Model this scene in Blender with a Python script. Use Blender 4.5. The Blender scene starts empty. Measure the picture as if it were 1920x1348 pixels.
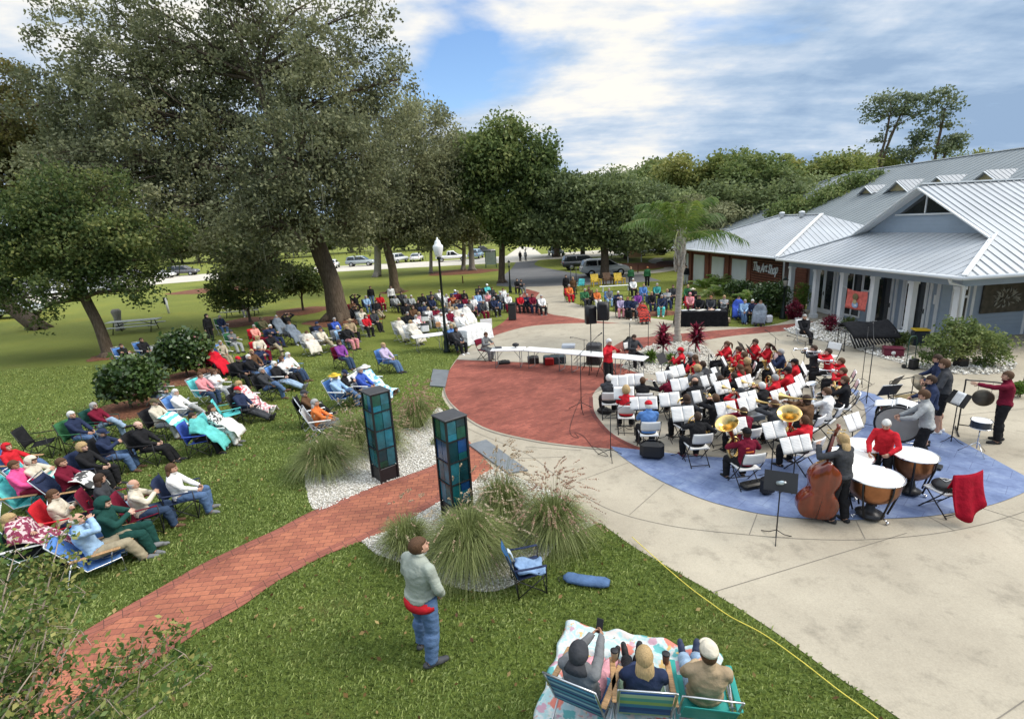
import bpy, bmesh, math, random
import numpy as np
from math import sin, cos, pi, radians, sqrt, atan2, hypot
from mathutils import Vector, Matrix
random.seed(7); RNG = np.random.default_rng(11)
scene = bpy.context.scene
# ---------------------------------------------------------------- camera
CF = 968.0; CH = 5.4                       # focal length in photo pixels (1920 wide), eye height on the balcony
CR = Matrix(((0.998562503, 0.0535997049, 0.0), (-0.0134594369, 0.250749309, -0.967958484), (-0.0518822891, 0.966567047, 0.251110279)))
cam_d = bpy.data.cameras.new("camera"); cam = bpy.data.objects.new("camera", cam_d)
scene.collection.objects.link(cam); scene.camera = cam
cam_d.sensor_width = 36; cam_d.lens = CF / 1920 * 36; cam_d.clip_start = 0.05; cam_d.clip_end = 5000
cam.matrix_world = Matrix.Translation((0, 0, CH)) @ CR.to_4x4()
# ---------------------------------------------------------------- light
SUN_EL, SUN_AZ = 42.0, 97.0               # azimuth clockwise from +Y (the view direction)
sd = Vector((sin(radians(SUN_AZ)) * cos(radians(SUN_EL)), cos(radians(SUN_AZ)) * cos(radians(SUN_EL)), sin(radians(SUN_EL))))
sun_d = bpy.data.lights.new("sun", 'SUN'); sun = bpy.data.objects.new("sun", sun_d); scene.collection.objects.link(sun)
sun_d.energy = 1.15; sun_d.angle = radians(22); sun_d.color = (1.0, 0.94, 0.84)
sun.rotation_euler = sd.to_track_quat('Z', 'Y').to_euler()
scene.view_settings.view_transform = 'Standard'; scene.view_settings.look = 'None'
scene.view_settings.gamma = 1; scene.view_settings.exposure = 1.4
world = bpy.data.worlds.new("World"); scene.world = world; world.use_nodes = True
def build_world():
    nt = world.node_tree; N = nt.nodes; L = nt.links; N.clear()
    def n(t, **k):
        o = N.new(t)
        for a, b in k.items(): setattr(o, a, b)
        return o
    def mth(op, a, b=None, c=None):
        o = n('ShaderNodeMath', operation=op)
        for i, v in enumerate((a, b, c)):
            if v is None: continue
            if isinstance(v, (int, float)): o.inputs[i].default_value = v
            else: L.new(v, o.inputs[i])
        return o.outputs[0]
    out = n('ShaderNodeOutputWorld'); bg = n('ShaderNodeBackground'); L.new(bg.outputs[0], out.inputs[0])
    sky = n('ShaderNodeTexSky', sky_type='NISHITA', sun_disc=False)
    sky.sun_elevation = radians(SUN_EL); sky.sun_rotation = radians(SUN_AZ); sky.air_density = 1.2; sky.dust_density = 0.6; sky.ozone_density = 3
    tc = n('ShaderNodeTexCoord'); sep = n('ShaderNodeSeparateXYZ'); L.new(tc.outputs['Generated'], sep.inputs[0])
    z = mth('MAXIMUM', sep.outputs[2], 0.0); den = mth('ADD', z, 0.20)
    u = mth('DIVIDE', sep.outputs[0], den); v = mth('DIVIDE', sep.outputs[1], den)
    cmb = n('ShaderNodeCombineXYZ'); L.new(u, cmb.inputs[0]); L.new(v, cmb.inputs[1])
    def noise(sx, sy, det, rough, off, dist=0.0):
        mp = n('ShaderNodeMapping'); mp.inputs['Scale'].default_value = (sx, sy, 1); mp.inputs['Location'].default_value = off
        mp.inputs['Rotation'].default_value = (0, 0, radians(24))
        L.new(cmb.outputs[0], mp.inputs[0]); t = n('ShaderNodeTexNoise'); t.inputs['Scale'].default_value = 1; t.inputs['Detail'].default_value = det
        t.inputs['Roughness'].default_value = rough; t.inputs['Distortion'].default_value = dist; L.new(mp.outputs[0], t.inputs['Vector']); return t.outputs[0]
    def dnoise(sx, sy, sz, det, rough, off):
        mp = n('ShaderNodeMapping'); mp.inputs['Scale'].default_value = (sx, sy, sz); mp.inputs['Location'].default_value = off; mp.inputs['Rotation'].default_value = (0.0, radians(-9), 0.0)
        L.new(tc.outputs['Generated'], mp.inputs[0]); t = n('ShaderNodeTexNoise'); t.inputs['Scale'].default_value = 1; t.inputs['Detail'].default_value = det; t.inputs['Roughness'].default_value = rough; t.inputs['Distortion'].default_value = 0.25
        L.new(mp.outputs[0], t.inputs['Vector']); return t.outputs[0]
    def ramp(f, stops):
        r = n('ShaderNodeValToRGB'); cr = r.color_ramp
        while len(cr.elements) < len(stops): cr.elements.new(0.5)
        for e, (p, c) in zip(cr.elements, stops): e.position = p; e.color = (*c, 1)
        L.new(f, r.inputs[0]); return r.outputs[0]
    def lobe(dx, dy, dz, k):                         # a soft patch of sky round one direction
        d = Vector((dx, dy, dz)).normalized(); vm = n('ShaderNodeVectorMath', operation='DOT_PRODUCT')
        nm = n('ShaderNodeVectorMath', operation='NORMALIZE'); L.new(tc.outputs['Generated'], nm.inputs[0])
        L.new(nm.outputs[0], vm.inputs[0]); vm.inputs[1].default_value = d
        a = mth('MULTIPLY', mth('SUBTRACT', vm.outputs['Value'], 1.0), k); return mth('POWER', 2.718, a)
    big = noise(0.9, 1.5, 6, 0.52, (3.1, 7.7, 0), 0.15); fine = dnoise(3.2, 3.2, 8.5, 7, 0.55, (1.3, 2.2, 4)); wisp = noise(3.0, 9.5, 5, 0.55, (9, 1, 2))
    cell = dnoise(10, 10, 30, 6, 0.62, (4, 4, 7))
    d1 = CR @ Vector(((880 - 960) / CF, -(80 - 674) / CF, -1)); d2 = CR @ Vector(((1110 - 960) / CF, -(110 - 674) / CF, -1)); d3 = CR @ Vector(((1290 - 960) / CF, (674 + 10) / CF, -1))
    d4 = CR @ Vector(((830 - 960) / CF, -(175 - 674) / CF, -1)); d5 = CR @ Vector(((100 - 960) / CF, -(60 - 674) / CF, -1))
    hole = mth('ADD', mth('MULTIPLY', lobe(*d1, 260), 0.19), mth('MULTIPLY', lobe(*d3, 500), 0.15)); hole = mth('ADD', hole, mth('MULTIPLY', lobe(*d4, 420), 0.10))
    cov = mth('SUBTRACT', mth('ADD', mth('MULTIPLY', big, 0.5), mth('MULTIPLY', fine, 0.5)), hole)
    mask = ramp(cov, [(0.29, (0, 0, 0)), (0.43, (1, 1, 1))])
    warm = mth('ADD', mth('MULTIPLY', lobe(*d2, 22), 0.26), mth('MULTIPLY', lobe(*d5, 10), 0.22))
    shade = mth('ADD', mth('ADD', mth('MULTIPLY', big, 0.50), mth('MULTIPLY', fine, 0.50)), mth('MULTIPLY', wisp, 0.20)); shade = mth('ADD', mth('MULTIPLY', cell, 0.22), shade); shade = mth('SUBTRACT', shade, 0.322); shade = mth('MULTIPLY', mth('SUBTRACT', shade, 0.44), 1.55); shade = mth('ADD', mth('ADD', shade, 0.44), warm)
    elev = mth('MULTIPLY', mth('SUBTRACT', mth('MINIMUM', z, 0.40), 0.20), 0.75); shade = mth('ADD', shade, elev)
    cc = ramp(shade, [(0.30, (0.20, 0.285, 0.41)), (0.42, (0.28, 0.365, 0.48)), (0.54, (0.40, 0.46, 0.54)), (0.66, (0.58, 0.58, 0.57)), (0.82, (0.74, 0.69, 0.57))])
    skm = n('ShaderNodeMixRGB', blend_type='MULTIPLY'); skm.inputs[0].default_value = 1; L.new(sky.outputs[0], skm.inputs[1]); skm.inputs[2].default_value = (0.10, 0.11, 0.125, 1)
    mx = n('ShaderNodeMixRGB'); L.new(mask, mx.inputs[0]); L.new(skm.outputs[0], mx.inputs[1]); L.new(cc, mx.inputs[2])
    hi = n('ShaderNodeMapRange', interpolation_type='SMOOTHSTEP'); hi.inputs[1].default_value = 0.38; hi.inputs[2].default_value = 0.85; L.new(sep.outputs[2], hi.inputs[0])
    up = n('ShaderNodeMixRGB'); L.new(hi.outputs[0], up.inputs[0]); up.inputs[1].default_value = (1, 1, 1, 1); up.inputs[2].default_value = (2.5, 2.38, 2.25, 1)   # unseen sky overhead brightened to add ambient light
    fin = n('ShaderNodeMixRGB', blend_type='MULTIPLY'); fin.inputs[0].default_value = 1; L.new(mx.outputs[0], fin.inputs[1]); L.new(up.outputs[0], fin.inputs[2])
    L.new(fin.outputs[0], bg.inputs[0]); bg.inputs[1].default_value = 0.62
build_world()
# ---------------------------------------------------------------- helpers
COL = scene.collection
def ray(x, y): return CR @ Vector(((x - 960) / CF, -(y - 674) / CF, -1))
def G(x, y, z=0.0):                        # the world point at height z seen at photo position (x, y)
    d = ray(x, y); t = (z - CH) / d.z; return Vector((d.x * t, d.y * t, z))
def tag(o, label=None, cat=None, group=None, kind=None):
    if label: o['label'] = label
    if cat: o['category'] = cat
    if group: o['group'] = group
    if kind: o['kind'] = kind
    return o
def empty(name, loc, rz=0.0, label=None, cat=None, group=None, s=1.0):
    o = bpy.data.objects.new(name, None); COL.objects.link(o); o.location = loc; o.rotation_euler = (0, 0, rz); o.scale = (s, s, s)
    o.empty_display_size = 0.1
    return tag(o, label, cat, group)
def link(name, me, parent=None, m=None, loc=None, rot=None, scl=None):
    o = bpy.data.objects.new(name, me); COL.objects.link(o)
    if parent: o.parent = parent
    if loc is not None: o.location = loc
    if rot is not None: o.rotation_euler = rot
    if scl is not None: o.scale = scl
    if m is not None: setm(o, m)
    return o
def setm(o, m):
    if not o.data.materials: o.data.materials.append(m)
    o.material_slots[0].link = 'OBJECT'; o.material_slots[0].material = m
def copy_tree(o, parent=None):
    c = o.copy(); COL.objects.link(c); c.parent = parent
    for ch in o.children: copy_tree(ch, c)
    return c
def wipe(o):
    for ch in list(o.children): wipe(ch)
    bpy.data.objects.remove(o)
class MB:
    def __init__(s): s.v = []; s.f = []; s.sm = []; s.mi = []; s.M = None; s.cur = 0
    def add(s, vs, fs, smooth=False):
        b = len(s.v)
        if s.M is not None: vs = [s.M @ Vector(p) for p in vs]
        s.v += [tuple(p) for p in vs]; s.f += [tuple(i + b for i in f) for f in fs]; s.sm += [smooth] * len(fs); s.mi += [s.cur] * len(fs); return s
    def box(s, x0, x1, y0, y1, z0, z1, bev=0.0):
        if bev <= 0:
            return s.add([(x0, y0, z0), (x1, y0, z0), (x1, y1, z0), (x0, y1, z0), (x0, y0, z1), (x1, y0, z1), (x1, y1, z1), (x0, y1, z1)],
                  [(0, 3, 2, 1), (4, 5, 6, 7), (0, 1, 5, 4), (1, 2, 6, 5), (2, 3, 7, 6), (3, 0, 4, 7)])
        b = bev; V = []; F = []
        for z, i in ((z0, b), (z0 + b, 0), (z1 - b, 0), (z1, b)):
            V += [(x0 + i + b, y0 + i, z), (x1 - i - b, y0 + i, z), (x1 - i, y0 + i + b, z), (x1 - i, y1 - i - b, z), (x1 - i - b, y1 - i, z), (x0 + i + b, y1 - i, z), (x0 + i, y1 - i - b, z), (x0 + i, y0 + i + b, z)]
        for k in range(3):
            for j in range(8): F.append((k * 8 + j, k * 8 + (j + 1) % 8, k * 8 + 8 + (j + 1) % 8, k * 8 + 8 + j))
        F.append(tuple(range(7, -1, -1))); F.append(tuple(range(24, 32))); return s.add(V, F)
    def beam(s, a, b, w, h, up=(0, 0, 1)):       # box between two points
        a = Vector(a); b = Vector(b); d = (b - a).normalized(); u = Vector(up)
        if abs(d.dot(u)) > 0.98: u = Vector((1, 0, 0))
        x = d.cross(u).normalized(); y = x.cross(d).normalized(); V = []
        for p in (a, b):
            for sx, sy in ((-1, -1), (1, -1), (1, 1), (-1, 1)): V.append(p + x * (w / 2 * sx) + y * (h / 2 * sy))
        return s.add(V, [(0, 3, 2, 1), (4, 5, 6, 7), (0, 1, 5, 4), (1, 2, 6, 5), (2, 3, 7, 6), (3, 0, 4, 7)])
    def tube(s, pts, r, n=8, caps=True, flat=1.0):
        P = [Vector(p) for p in pts]; m = len(P); R = r if hasattr(r, '__len__') else [r] * m
        V = []; F = []; up = None
        for i in range(m):
            d = (P[min(i + 1, m - 1)] - P[max(i - 1, 0)])
            d = d.normalized() if d.length > 1e-9 else Vector((0, 0, 1))
            if up is None:
                up = Vector((0, 0, 1)) if abs(d.z) < 0.9 else Vector((1, 0, 0))
            x = d.cross(up)
            if x.length < 1e-4: x = d.cross(Vector((0.3, 1, 0.2)))
            x.normalize(); y = x.cross(d).normalized(); up = y
            for k in range(n):
                a = 2 * pi * k / n; V.append(P[i] + x * (cos(a) * R[i]) + y * (sin(a) * R[i] * flat))
        for i in range(m - 1):
            for k in range(n): F.append((i * n + k, i * n + (k + 1) % n, (i + 1) * n + (k + 1) % n, (i + 1) * n + k))
        if caps: F.append(tuple(range(n - 1, -1, -1))); F.append(tuple((m - 1) * n + k for k in range(n)))
        return s.add(V, F, True)
    def lathe(s, prof, n=20, c=(0, 0, 0), axis=(0, 0, 1), close=True):   # prof: (radius, along)
        ax = Vector(axis).normalized(); u = Vector((1, 0, 0)) if abs(ax.x) < 0.9 else Vector((0, 1, 0)); x = ax.cross(u).normalized(); y = ax.cross(x)
        c = Vector(c); V = []; F = []; m = len(prof)
        for r, h in prof:
            for k in range(n):
                a = 2 * pi * k / n; V.append(c + ax * h + x * (cos(a) * r) + y * (sin(a) * r))
        for i in range(m - 1):
            for k in range(n): F.append((i * n + k, i * n + (k + 1) % n, (i + 1) * n + (k + 1) % n, (i + 1) * n + k))
        if close: F.append(tuple(range(n - 1, -1, -1))); F.append(tuple((m - 1) * n + k for k in range(n)))
        return s.add(V, F, True)
    def ell(s, c, r, n=12, rot=None):
        c = Vector(c); V = []; F = []; m = max(6, n // 2 + 1)
        for i in range(m + 1):
            t = pi * i / m
            for k in range(n):
                a = 2 * pi * k / n; p = Vector((sin(t) * cos(a) * r[0], sin(t) * sin(a) * r[1], cos(t) * r[2]))
                if rot is not None: p = rot @ p
                V.append(c + p)
        for i in range(m):
            for k in range(n): F.append((i * n + k, (i + 1) * n + k, (i + 1) * n + (k + 1) % n, i * n + (k + 1) % n))
        return s.add(V, F, True)
    def loft(s, rings, n=14):                    # rings: (centre, xvec, yvec)
        V = []; F = []; m = len(rings)
        for c, x, y in rings:
            for k in range(n):
                a = 2 * pi * k / n; V.append(Vector(c) + Vector(x) * cos(a) + Vector(y) * sin(a))
        for i in range(m - 1):
            for k in range(n): F.append((i * n + k, i * n + (k + 1) % n, (i + 1) * n + (k + 1) % n, (i + 1) * n + k))
        F.append(tuple(range(n - 1, -1, -1))); F.append(tuple((m - 1) * n + k for k in range(n)))
        return s.add(V, F, True)
    def grid(s, fn, nu, nv, smooth=True):
        V = [fn(i / nu, j / nv) for j in range(nv + 1) for i in range(nu + 1)]
        F = [(j * (nu + 1) + i, j * (nu + 1) + i + 1, (j + 1) * (nu + 1) + i + 1, (j + 1) * (nu + 1) + i) for j in range(nv) for i in range(nu)]
        return s.add(V, F, smooth)
    def sheet(s, fn, nu, nv, t=0.006):           # a thin closed slab following fn
        A = [[Vector(fn(i / nu, j / nv)) for i in range(nu + 1)] for j in range(nv + 1)]; V = []; W = []
        for j in range(nv + 1):
            for i in range(nu + 1):
                du = A[j][min(i + 1, nu)] - A[j][max(i - 1, 0)]; dv = A[min(j + 1, nv)][i] - A[max(j - 1, 0)][i]; nn = du.cross(dv)
                nn = nn.normalized() if nn.length > 1e-12 else Vector((0, 0, 1)); V.append(A[j][i] + nn * (t / 2)); W.append(A[j][i] - nn * (t / 2))
        a = (nu + 1) * (nv + 1); id = lambda i, j: j * (nu + 1) + i; F = []
        for j in range(nv):
            for i in range(nu):
                F.append((id(i, j), id(i + 1, j), id(i + 1, j + 1), id(i, j + 1))); F.append((a + id(i, j), a + id(i, j + 1), a + id(i + 1, j + 1), a + id(i + 1, j)))
        for i in range(nu):
            F.append((id(i, 0), a + id(i, 0), a + id(i + 1, 0), id(i + 1, 0))); F.append((id(i, nv), id(i + 1, nv), a + id(i + 1, nv), a + id(i, nv)))
        for j in range(nv):
            F.append((id(0, j), id(0, j + 1), a + id(0, j + 1), a + id(0, j))); F.append((id(nu, j), a + id(nu, j), a + id(nu, j + 1), id(nu, j + 1)))
        return s.add(V + W, F, True)
    def mesh(s, name, mats=None):
        me = bpy.data.meshes.new(name); me.from_pydata(s.v, [], s.f); me.polygons.foreach_set('use_smooth', s.sm)
        if mats:
            for m in (mats if isinstance(mats, (list, tuple)) else [mats]): me.materials.append(m)
        if max(s.mi or [0]) > 0: me.polygons.foreach_set('material_index', s.mi)
        me.update(); return me
    def build(s, name, m, parent=None, loc=None, rot=None):
        me = s.mesh(name, m); return link(name, me, parent, None, loc, rot)
def polyarea(me): pass
def npmesh(name, V, F, mat_=None, smooth=False, attr=None):
    V = np.asarray(V, np.float32); F = np.asarray(F, np.int32); k = F.shape[1]
    me = bpy.data.meshes.new(name); me.vertices.add(len(V)); me.vertices.foreach_set('co', V.ravel())
    me.loops.add(F.size); me.loops.foreach_set('vertex_index', F.ravel()); me.polygons.add(len(F))
    me.polygons.foreach_set('loop_start', np.arange(0, F.size, k, dtype=np.int32)); me.polygons.foreach_set('loop_total', np.full(len(F), k, np.int32))
    if smooth: me.polygons.foreach_set('use_smooth', np.ones(len(F), bool))
    if mat_: me.materials.append(mat_)
    if attr is not None:
        a = me.attributes.new('tint', 'FLOAT', 'POINT'); a.data.foreach_set('value', np.asarray(attr, np.float32))
    me.update(calc_edges=True); return me
# ---------------------------------------------------------------- materials
_mc = {}
def mat(name, col, rough=0.8, metal=0.0, var=0.12, scale=6.0, bump=0.0, bscale=40.0, spec=0.3, col2=None, thr=None, alpha=None, emit=None, aniso=(1, 1, 1), detail=4, trans=0.0, coat=0.0, coords='Object'):
    key = (name, tuple(col))
    if key in _mc: return _mc[key]
    m = bpy.data.materials.new(name); m.use_nodes = True; nt = m.node_tree; N = nt.nodes; L = nt.links; b = N['Principled BSDF']
    b.inputs['Roughness'].default_value = rough; b.inputs['Metallic'].default_value = metal; b.inputs['Specular IOR Level'].default_value = spec
    if coat: b.inputs['Coat Weight'].default_value = coat; b.inputs['Coat Roughness'].default_value = 0.06
    if trans: b.inputs['Transmission Weight'].default_value = trans
    tc = N.new('ShaderNodeTexCoord'); mp = N.new('ShaderNodeMapping'); mp.inputs['Scale'].default_value = aniso; L.new(tc.outputs[coords], mp.inputs[0])
    ns = N.new('ShaderNodeTexNoise'); ns.inputs['Scale'].default_value = scale; ns.inputs['Detail'].default_value = detail; L.new(mp.outputs[0], ns.inputs['Vector'])
    r = N.new('ShaderNodeValToRGB'); c = Vector(col[:3]); lo = c * (1 - var) if col2 is None else c; hi = c * (1 + var) if col2 is None else Vector(col2[:3])
    p0, p1 = thr if thr else (0.3, 0.7)
    r.color_ramp.elements[0].position = p0; r.color_ramp.elements[0].color = (*lo, 1); r.color_ramp.elements[1].position = p1; r.color_ramp.elements[1].color = (*[min(1, x) for x in hi], 1)
    L.new(ns.outputs[0], r.inputs[0]); L.new(r.outputs[0], b.inputs['Base Color'])
    if bump:
        n2 = N.new('ShaderNodeTexNoise'); n2.inputs['Scale'].default_value = bscale; n2.inputs['Detail'].default_value = 3; L.new(mp.outputs[0], n2.inputs['Vector'])
        bp = N.new('ShaderNodeBump'); bp.inputs['Strength'].default_value = bump; bp.inputs['Distance'].default_value = 0.02; L.new(n2.outputs[0], bp.inputs['Height']); L.new(bp.outputs[0], b.inputs['Normal'])
    if emit: b.inputs['Emission Color'].default_value = (*emit[0], 1); b.inputs['Emission Strength'].default_value = emit[1]
    _mc[key] = m; return m
def cloth(c, name='cloth'): return mat(name, c, 0.9, var=0.2, scale=7, bump=0.9, bscale=15, spec=0.12)
def metal(c, r=0.35, name='metal'): return mat(name, c, r, 1.0, var=0.08, scale=12, spec=0.5)
def plastic(c, r=0.45, name='plastic'): return mat(name, c, r, 0.0, var=0.07, scale=8, spec=0.4)
BLACK = plastic((0.018, 0.018, 0.02), 0.5, 'black_plastic'); DARKM = mat('black_metal', (0.022, 0.022, 0.025), 0.4, 0.3, spec=0.4)
ALU = metal((0.55, 0.56, 0.58), 0.35, 'aluminium'); CHROME = metal((0.7, 0.7, 0.72), 0.18, 'chrome'); WHITEP = plastic((0.72, 0.72, 0.71), 0.5, 'white_plastic')
WHITEPAINT = mat('white_paint', (0.74, 0.75, 0.75), 0.55, var=0.05, scale=3); PAPER = mat('paper', (0.80, 0.80, 0.79), 0.85, var=0.04, scale=14)
WOOD = mat('wood', (0.42, 0.25, 0.12), 0.5, var=0.3, scale=4, aniso=(1, 14, 14)); RUBBER = plastic((0.02, 0.02, 0.02), 0.85, 'rubber')
def poly_mesh(name, pts, z, m, ears=True, sub=None):       # flat sheet from a list of plan points
    from mathutils.geometry import tessellate_polygon
    V = [Vector((p[0], p[1], 0)) for p in pts]; T = tessellate_polygon([V]); V = [(p.x, p.y, z) for p in V]
    me = bpy.data.meshes.new(name)
    F = []
    for t in T:
        a, b, c = (Vector(V[i]) for i in t); F.append(t if (b - a).cross(c - a).z > 0 else t[::-1])
    me.from_pydata(V, [], F); me.materials.append(m); me.update(); return me
def spl(pts, n=6, closed=False):
    P = [Vector(p) for p in pts]; O = []; m = len(P); rng = range(m if closed else m - 1)
    for i in rng:
        if closed: p0, p1, p2, p3 = P[(i - 1) % m], P[i], P[(i + 1) % m], P[(i + 2) % m]
        else: p0, p1, p2, p3 = P[max(i - 1, 0)], P[i], P[i + 1], P[min(i + 2, m - 1)]
        for k in range(n):
            t = k / n; O.append(0.5 * ((2 * p1) + (p2 - p0) * t + (2 * p0 - 5 * p1 + 4 * p2 - p3) * t * t + (3 * p1 - p0 - 3 * p2 + p3) * t ** 3))
    if not closed: O.append(P[-1])
    return O
def pix(*segs):                              # plan outline from runs of photo points: ('s', ...) smooth, ('l', ...) straight
    out = []
    for k, pts in segs:
        w = [G(x, y) for x, y in pts]; out += spl(w, 6) if k == 's' else w
    return out
def inpoly(px, py, poly):                    # vectorised point in polygon
    x = np.asarray(px); y = np.asarray(py); c = np.zeros(x.shape, bool); n = len(poly); j = n - 1
    for i in range(n):
        xi, yi, xj, yj = poly[i][0], poly[i][1], poly[j][0], poly[j][1]
        if yi != yj: c ^= ((yi > y) != (yj > y)) & (x < (xj - xi) * (y - yi) / (yj - yi) + xi)
        j = i
    return c
# ---------------------------------------------------------------- ground
def nodes_mat(name):
    m = bpy.data.materials.new(name); m.use_nodes = True; return m, m.node_tree.nodes, m.node_tree.links, m.node_tree.nodes['Principled BSDF']
def mixramp(N, L, fac, stops):
    r = N.new('ShaderNodeValToRGB'); cr = r.color_ramp
    while len(cr.elements) < len(stops): cr.elements.new(0.5)
    for e, (p, c) in zip(cr.elements, stops): e.position = p; e.color = (*c, 1)
    L.new(fac, r.inputs[0]); return r.outputs[0]
def noise_out(N, L, scale, detail=4, rough=0.55, mp=None, sc=(1, 1, 1), rz=0):
    tc = N.new('ShaderNodeTexCoord'); m = N.new('ShaderNodeMapping'); m.inputs['Scale'].default_value = sc; m.inputs['Rotation'].default_value = (0, 0, rz); L.new(tc.outputs['Object'], m.inputs[0])
    t = N.new('ShaderNodeTexNoise'); t.inputs['Scale'].default_value = scale; t.inputs['Detail'].default_value = detail; t.inputs['Roughness'].default_value = rough
    L.new(m.outputs[0], t.inputs['Vector']); return t.outputs[0]
def mixc(N, L, a, b, fac, mode='MIX'):
    x = N.new('ShaderNodeMixRGB'); x.blend_type = mode
    for i, v in ((0, fac), (1, a), (2, b)):
        if isinstance(v, (int, float)): x.inputs[i].default_value = v
        elif isinstance(v, tuple): x.inputs[i].default_value = (*v, 1)
        else: L.new(v, x.inputs[i])
    return x.outputs[0]
def bumpit(N, L, b, h, s, d):
    bp = N.new('ShaderNodeBump'); bp.inputs['Strength'].default_value = s; bp.inputs['Distance'].default_value = d; L.new(h, bp.inputs['Height']); L.new(bp.outputs[0], b.inputs['Normal'])
def grass_mat():
    m, N, L, b = nodes_mat('lawn_grass'); b.inputs['Roughness'].default_value = 0.9; b.inputs['Specular IOR Level'].default_value = 0.15
    f = noise_out(N, L, 22, 5, 0.75); c = mixramp(N, L, f, [(0.25, (0.035, 0.05, 0.010)), (0.5, (0.115, 0.15, 0.032)), (0.72, (0.24, 0.27, 0.075))])
    g = noise_out(N, L, 0.16, 5, 0.65); c2 = mixramp(N, L, g, [(0.33, (0.75, 0.82, 0.7)), (0.55, (1.0, 1.05, 0.9)), (0.72, (1.28, 1.12, 0.8))])
    c = mixc(N, L, c, c2, 1.0, 'MULTIPLY')
    dry = noise_out(N, L, 0.55, 6, 0.7); dm = mixramp(N, L, dry, [(0.56, (0, 0, 0)), (0.72, (1, 1, 1))]); c = mixc(N, L, c, (0.17, 0.14, 0.06), mixc(N, L, (0, 0, 0), dm, 0.5))
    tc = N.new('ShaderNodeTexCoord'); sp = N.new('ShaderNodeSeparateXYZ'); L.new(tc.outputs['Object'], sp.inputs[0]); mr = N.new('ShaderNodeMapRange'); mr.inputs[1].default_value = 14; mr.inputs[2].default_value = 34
    L.new(sp.outputs[1], mr.inputs[0]); far = mixramp(N, L, f, [(0.3, (0.15, 0.17, 0.035)), (0.7, (0.24, 0.25, 0.06))]); far = mixc(N, L, far, c2, 0.8, 'MULTIPLY'); c = mixc(N, L, c, far, mr.outputs[0])  # sunlit look of the far lawn put into its colour
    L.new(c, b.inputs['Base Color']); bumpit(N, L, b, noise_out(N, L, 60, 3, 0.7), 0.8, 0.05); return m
def brick_mat(name, c1, c2, mortar, rz, bw=0.22, bh=0.11, blotch=0.35):
    m, N, L, b = nodes_mat(name); b.inputs['Roughness'].default_value = 0.85; b.inputs['Specular IOR Level'].default_value = 0.2
    tc = N.new('ShaderNodeTexCoord'); mp = N.new('ShaderNodeMapping'); mp.inputs['Rotation'].default_value = (0, 0, rz); L.new(tc.outputs['Object'], mp.inputs[0])
    t = N.new('ShaderNodeTexBrick'); t.inputs['Scale'].default_value = 1; t.inputs['Brick Width'].default_value = bw; t.inputs['Row Height'].default_value = bh; t.inputs['Mortar Size'].default_value = 0.0055; t.inputs['Mortar Smooth'].default_value = 0.3
    t.inputs['Bias'].default_value = 0; t.inputs['Color1'].default_value = (*c1, 1); t.inputs['Color2'].default_value = (*c2, 1); t.inputs['Mortar'].default_value = (*mortar, 1); L.new(mp.outputs[0], t.inputs[0])
    g = noise_out(N, L, 0.7, 5, 0.65); k = mixramp(N, L, g, [(0.3, (1 - blotch, 1 - blotch, 1 - blotch)), (0.7, (1.15, 1.15, 1.12))]); c = mixc(N, L, t.outputs[0], k, 1.0, 'MULTIPLY')
    h = noise_out(N, L, 30, 3); c = mixc(N, L, c, mixramp(N, L, h, [(0.3, (0.85, 0.85, 0.85)), (0.7, (1.12, 1.12, 1.12))]), 1.0, 'MULTIPLY')
    L.new(c, b.inputs['Base Color']); bumpit(N, L, b, t.outputs['Fac'], -0.25, 0.01); return m
def conc_mat(name, c1, c2, stain=0.25, fine=45):
    m, N, L, b = nodes_mat(name); b.inputs['Roughness'].default_value = 0.88; b.inputs['Specular IOR Level'].default_value = 0.2
    g = noise_out(N, L, 0.45, 7, 0.62); c = mixramp(N, L, g, [(0.3, c1), (0.7, c2)])
    h = noise_out(N, L, fine, 4, 0.7); c = mixc(N, L, c, mixramp(N, L, h, [(0.25, (0.84, 0.84, 0.84)), (0.75, (1.1, 1.1, 1.1))]), 1.0, 'MULTIPLY')
    s = noise_out(N, L, 1.7, 8, 0.75); c = mixc(N, L, c, mixramp(N, L, s, [(0.52, (1, 1, 1)), (0.76, (1 - stain, 1 - stain, 1 - stain))]), 1.0, 'MULTIPLY')
    L.new(c, b.inputs['Base Color']); bumpit(N, L, b, h, 0.15, 0.01); return m
def blue_mat():
    m, N, L, b = nodes_mat('blue_stamped_paving'); b.inputs['Roughness'].default_value = 0.7
    g = noise_out(N, L, 2.2, 7, 0.72); c = mixramp(N, L, g, [(0.28, (0.085, 0.12, 0.23)), (0.5, (0.15, 0.20, 0.345)), (0.75, (0.27, 0.335, 0.47))])
    tc = N.new('ShaderNodeTexCoord'); mp = N.new('ShaderNodeMapping'); mp.inputs['Rotation'].default_value = (0, 0, radians(48)); L.new(tc.outputs['Object'], mp.inputs[0])
    t = N.new('ShaderNodeTexBrick'); t.inputs['Scale'].default_value = 1; t.inputs['Brick Width'].default_value = 0.62; t.inputs['Row Height'].default_value = 0.42; t.inputs['Mortar Size'].default_value = 0.008; t.inputs['Mortar Smooth'].default_value = 0.6
    t.inputs['Color1'].default_value = (1, 1, 1, 1); t.inputs['Color2'].default_value = (0.86, 0.9, 0.94, 1); t.inputs['Mortar'].default_value = (0.6, 0.62, 0.68, 1); L.new(mp.outputs[0], t.inputs[0])
    c = mixc(N, L, c, t.outputs[0], 1.0, 'MULTIPLY'); L.new(c, b.inputs['Base Color']); bumpit(N, L, b, g, 0.4, 0.02); return m
M_GRASS = grass_mat(); M_CONC = conc_mat('plaza_concrete', (0.33, 0.29, 0.225), (0.46, 0.41, 0.32), 0.42); M_CONC2 = conc_mat('band_concrete', (0.31, 0.28, 0.225), (0.43, 0.385, 0.31), .4)
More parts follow.
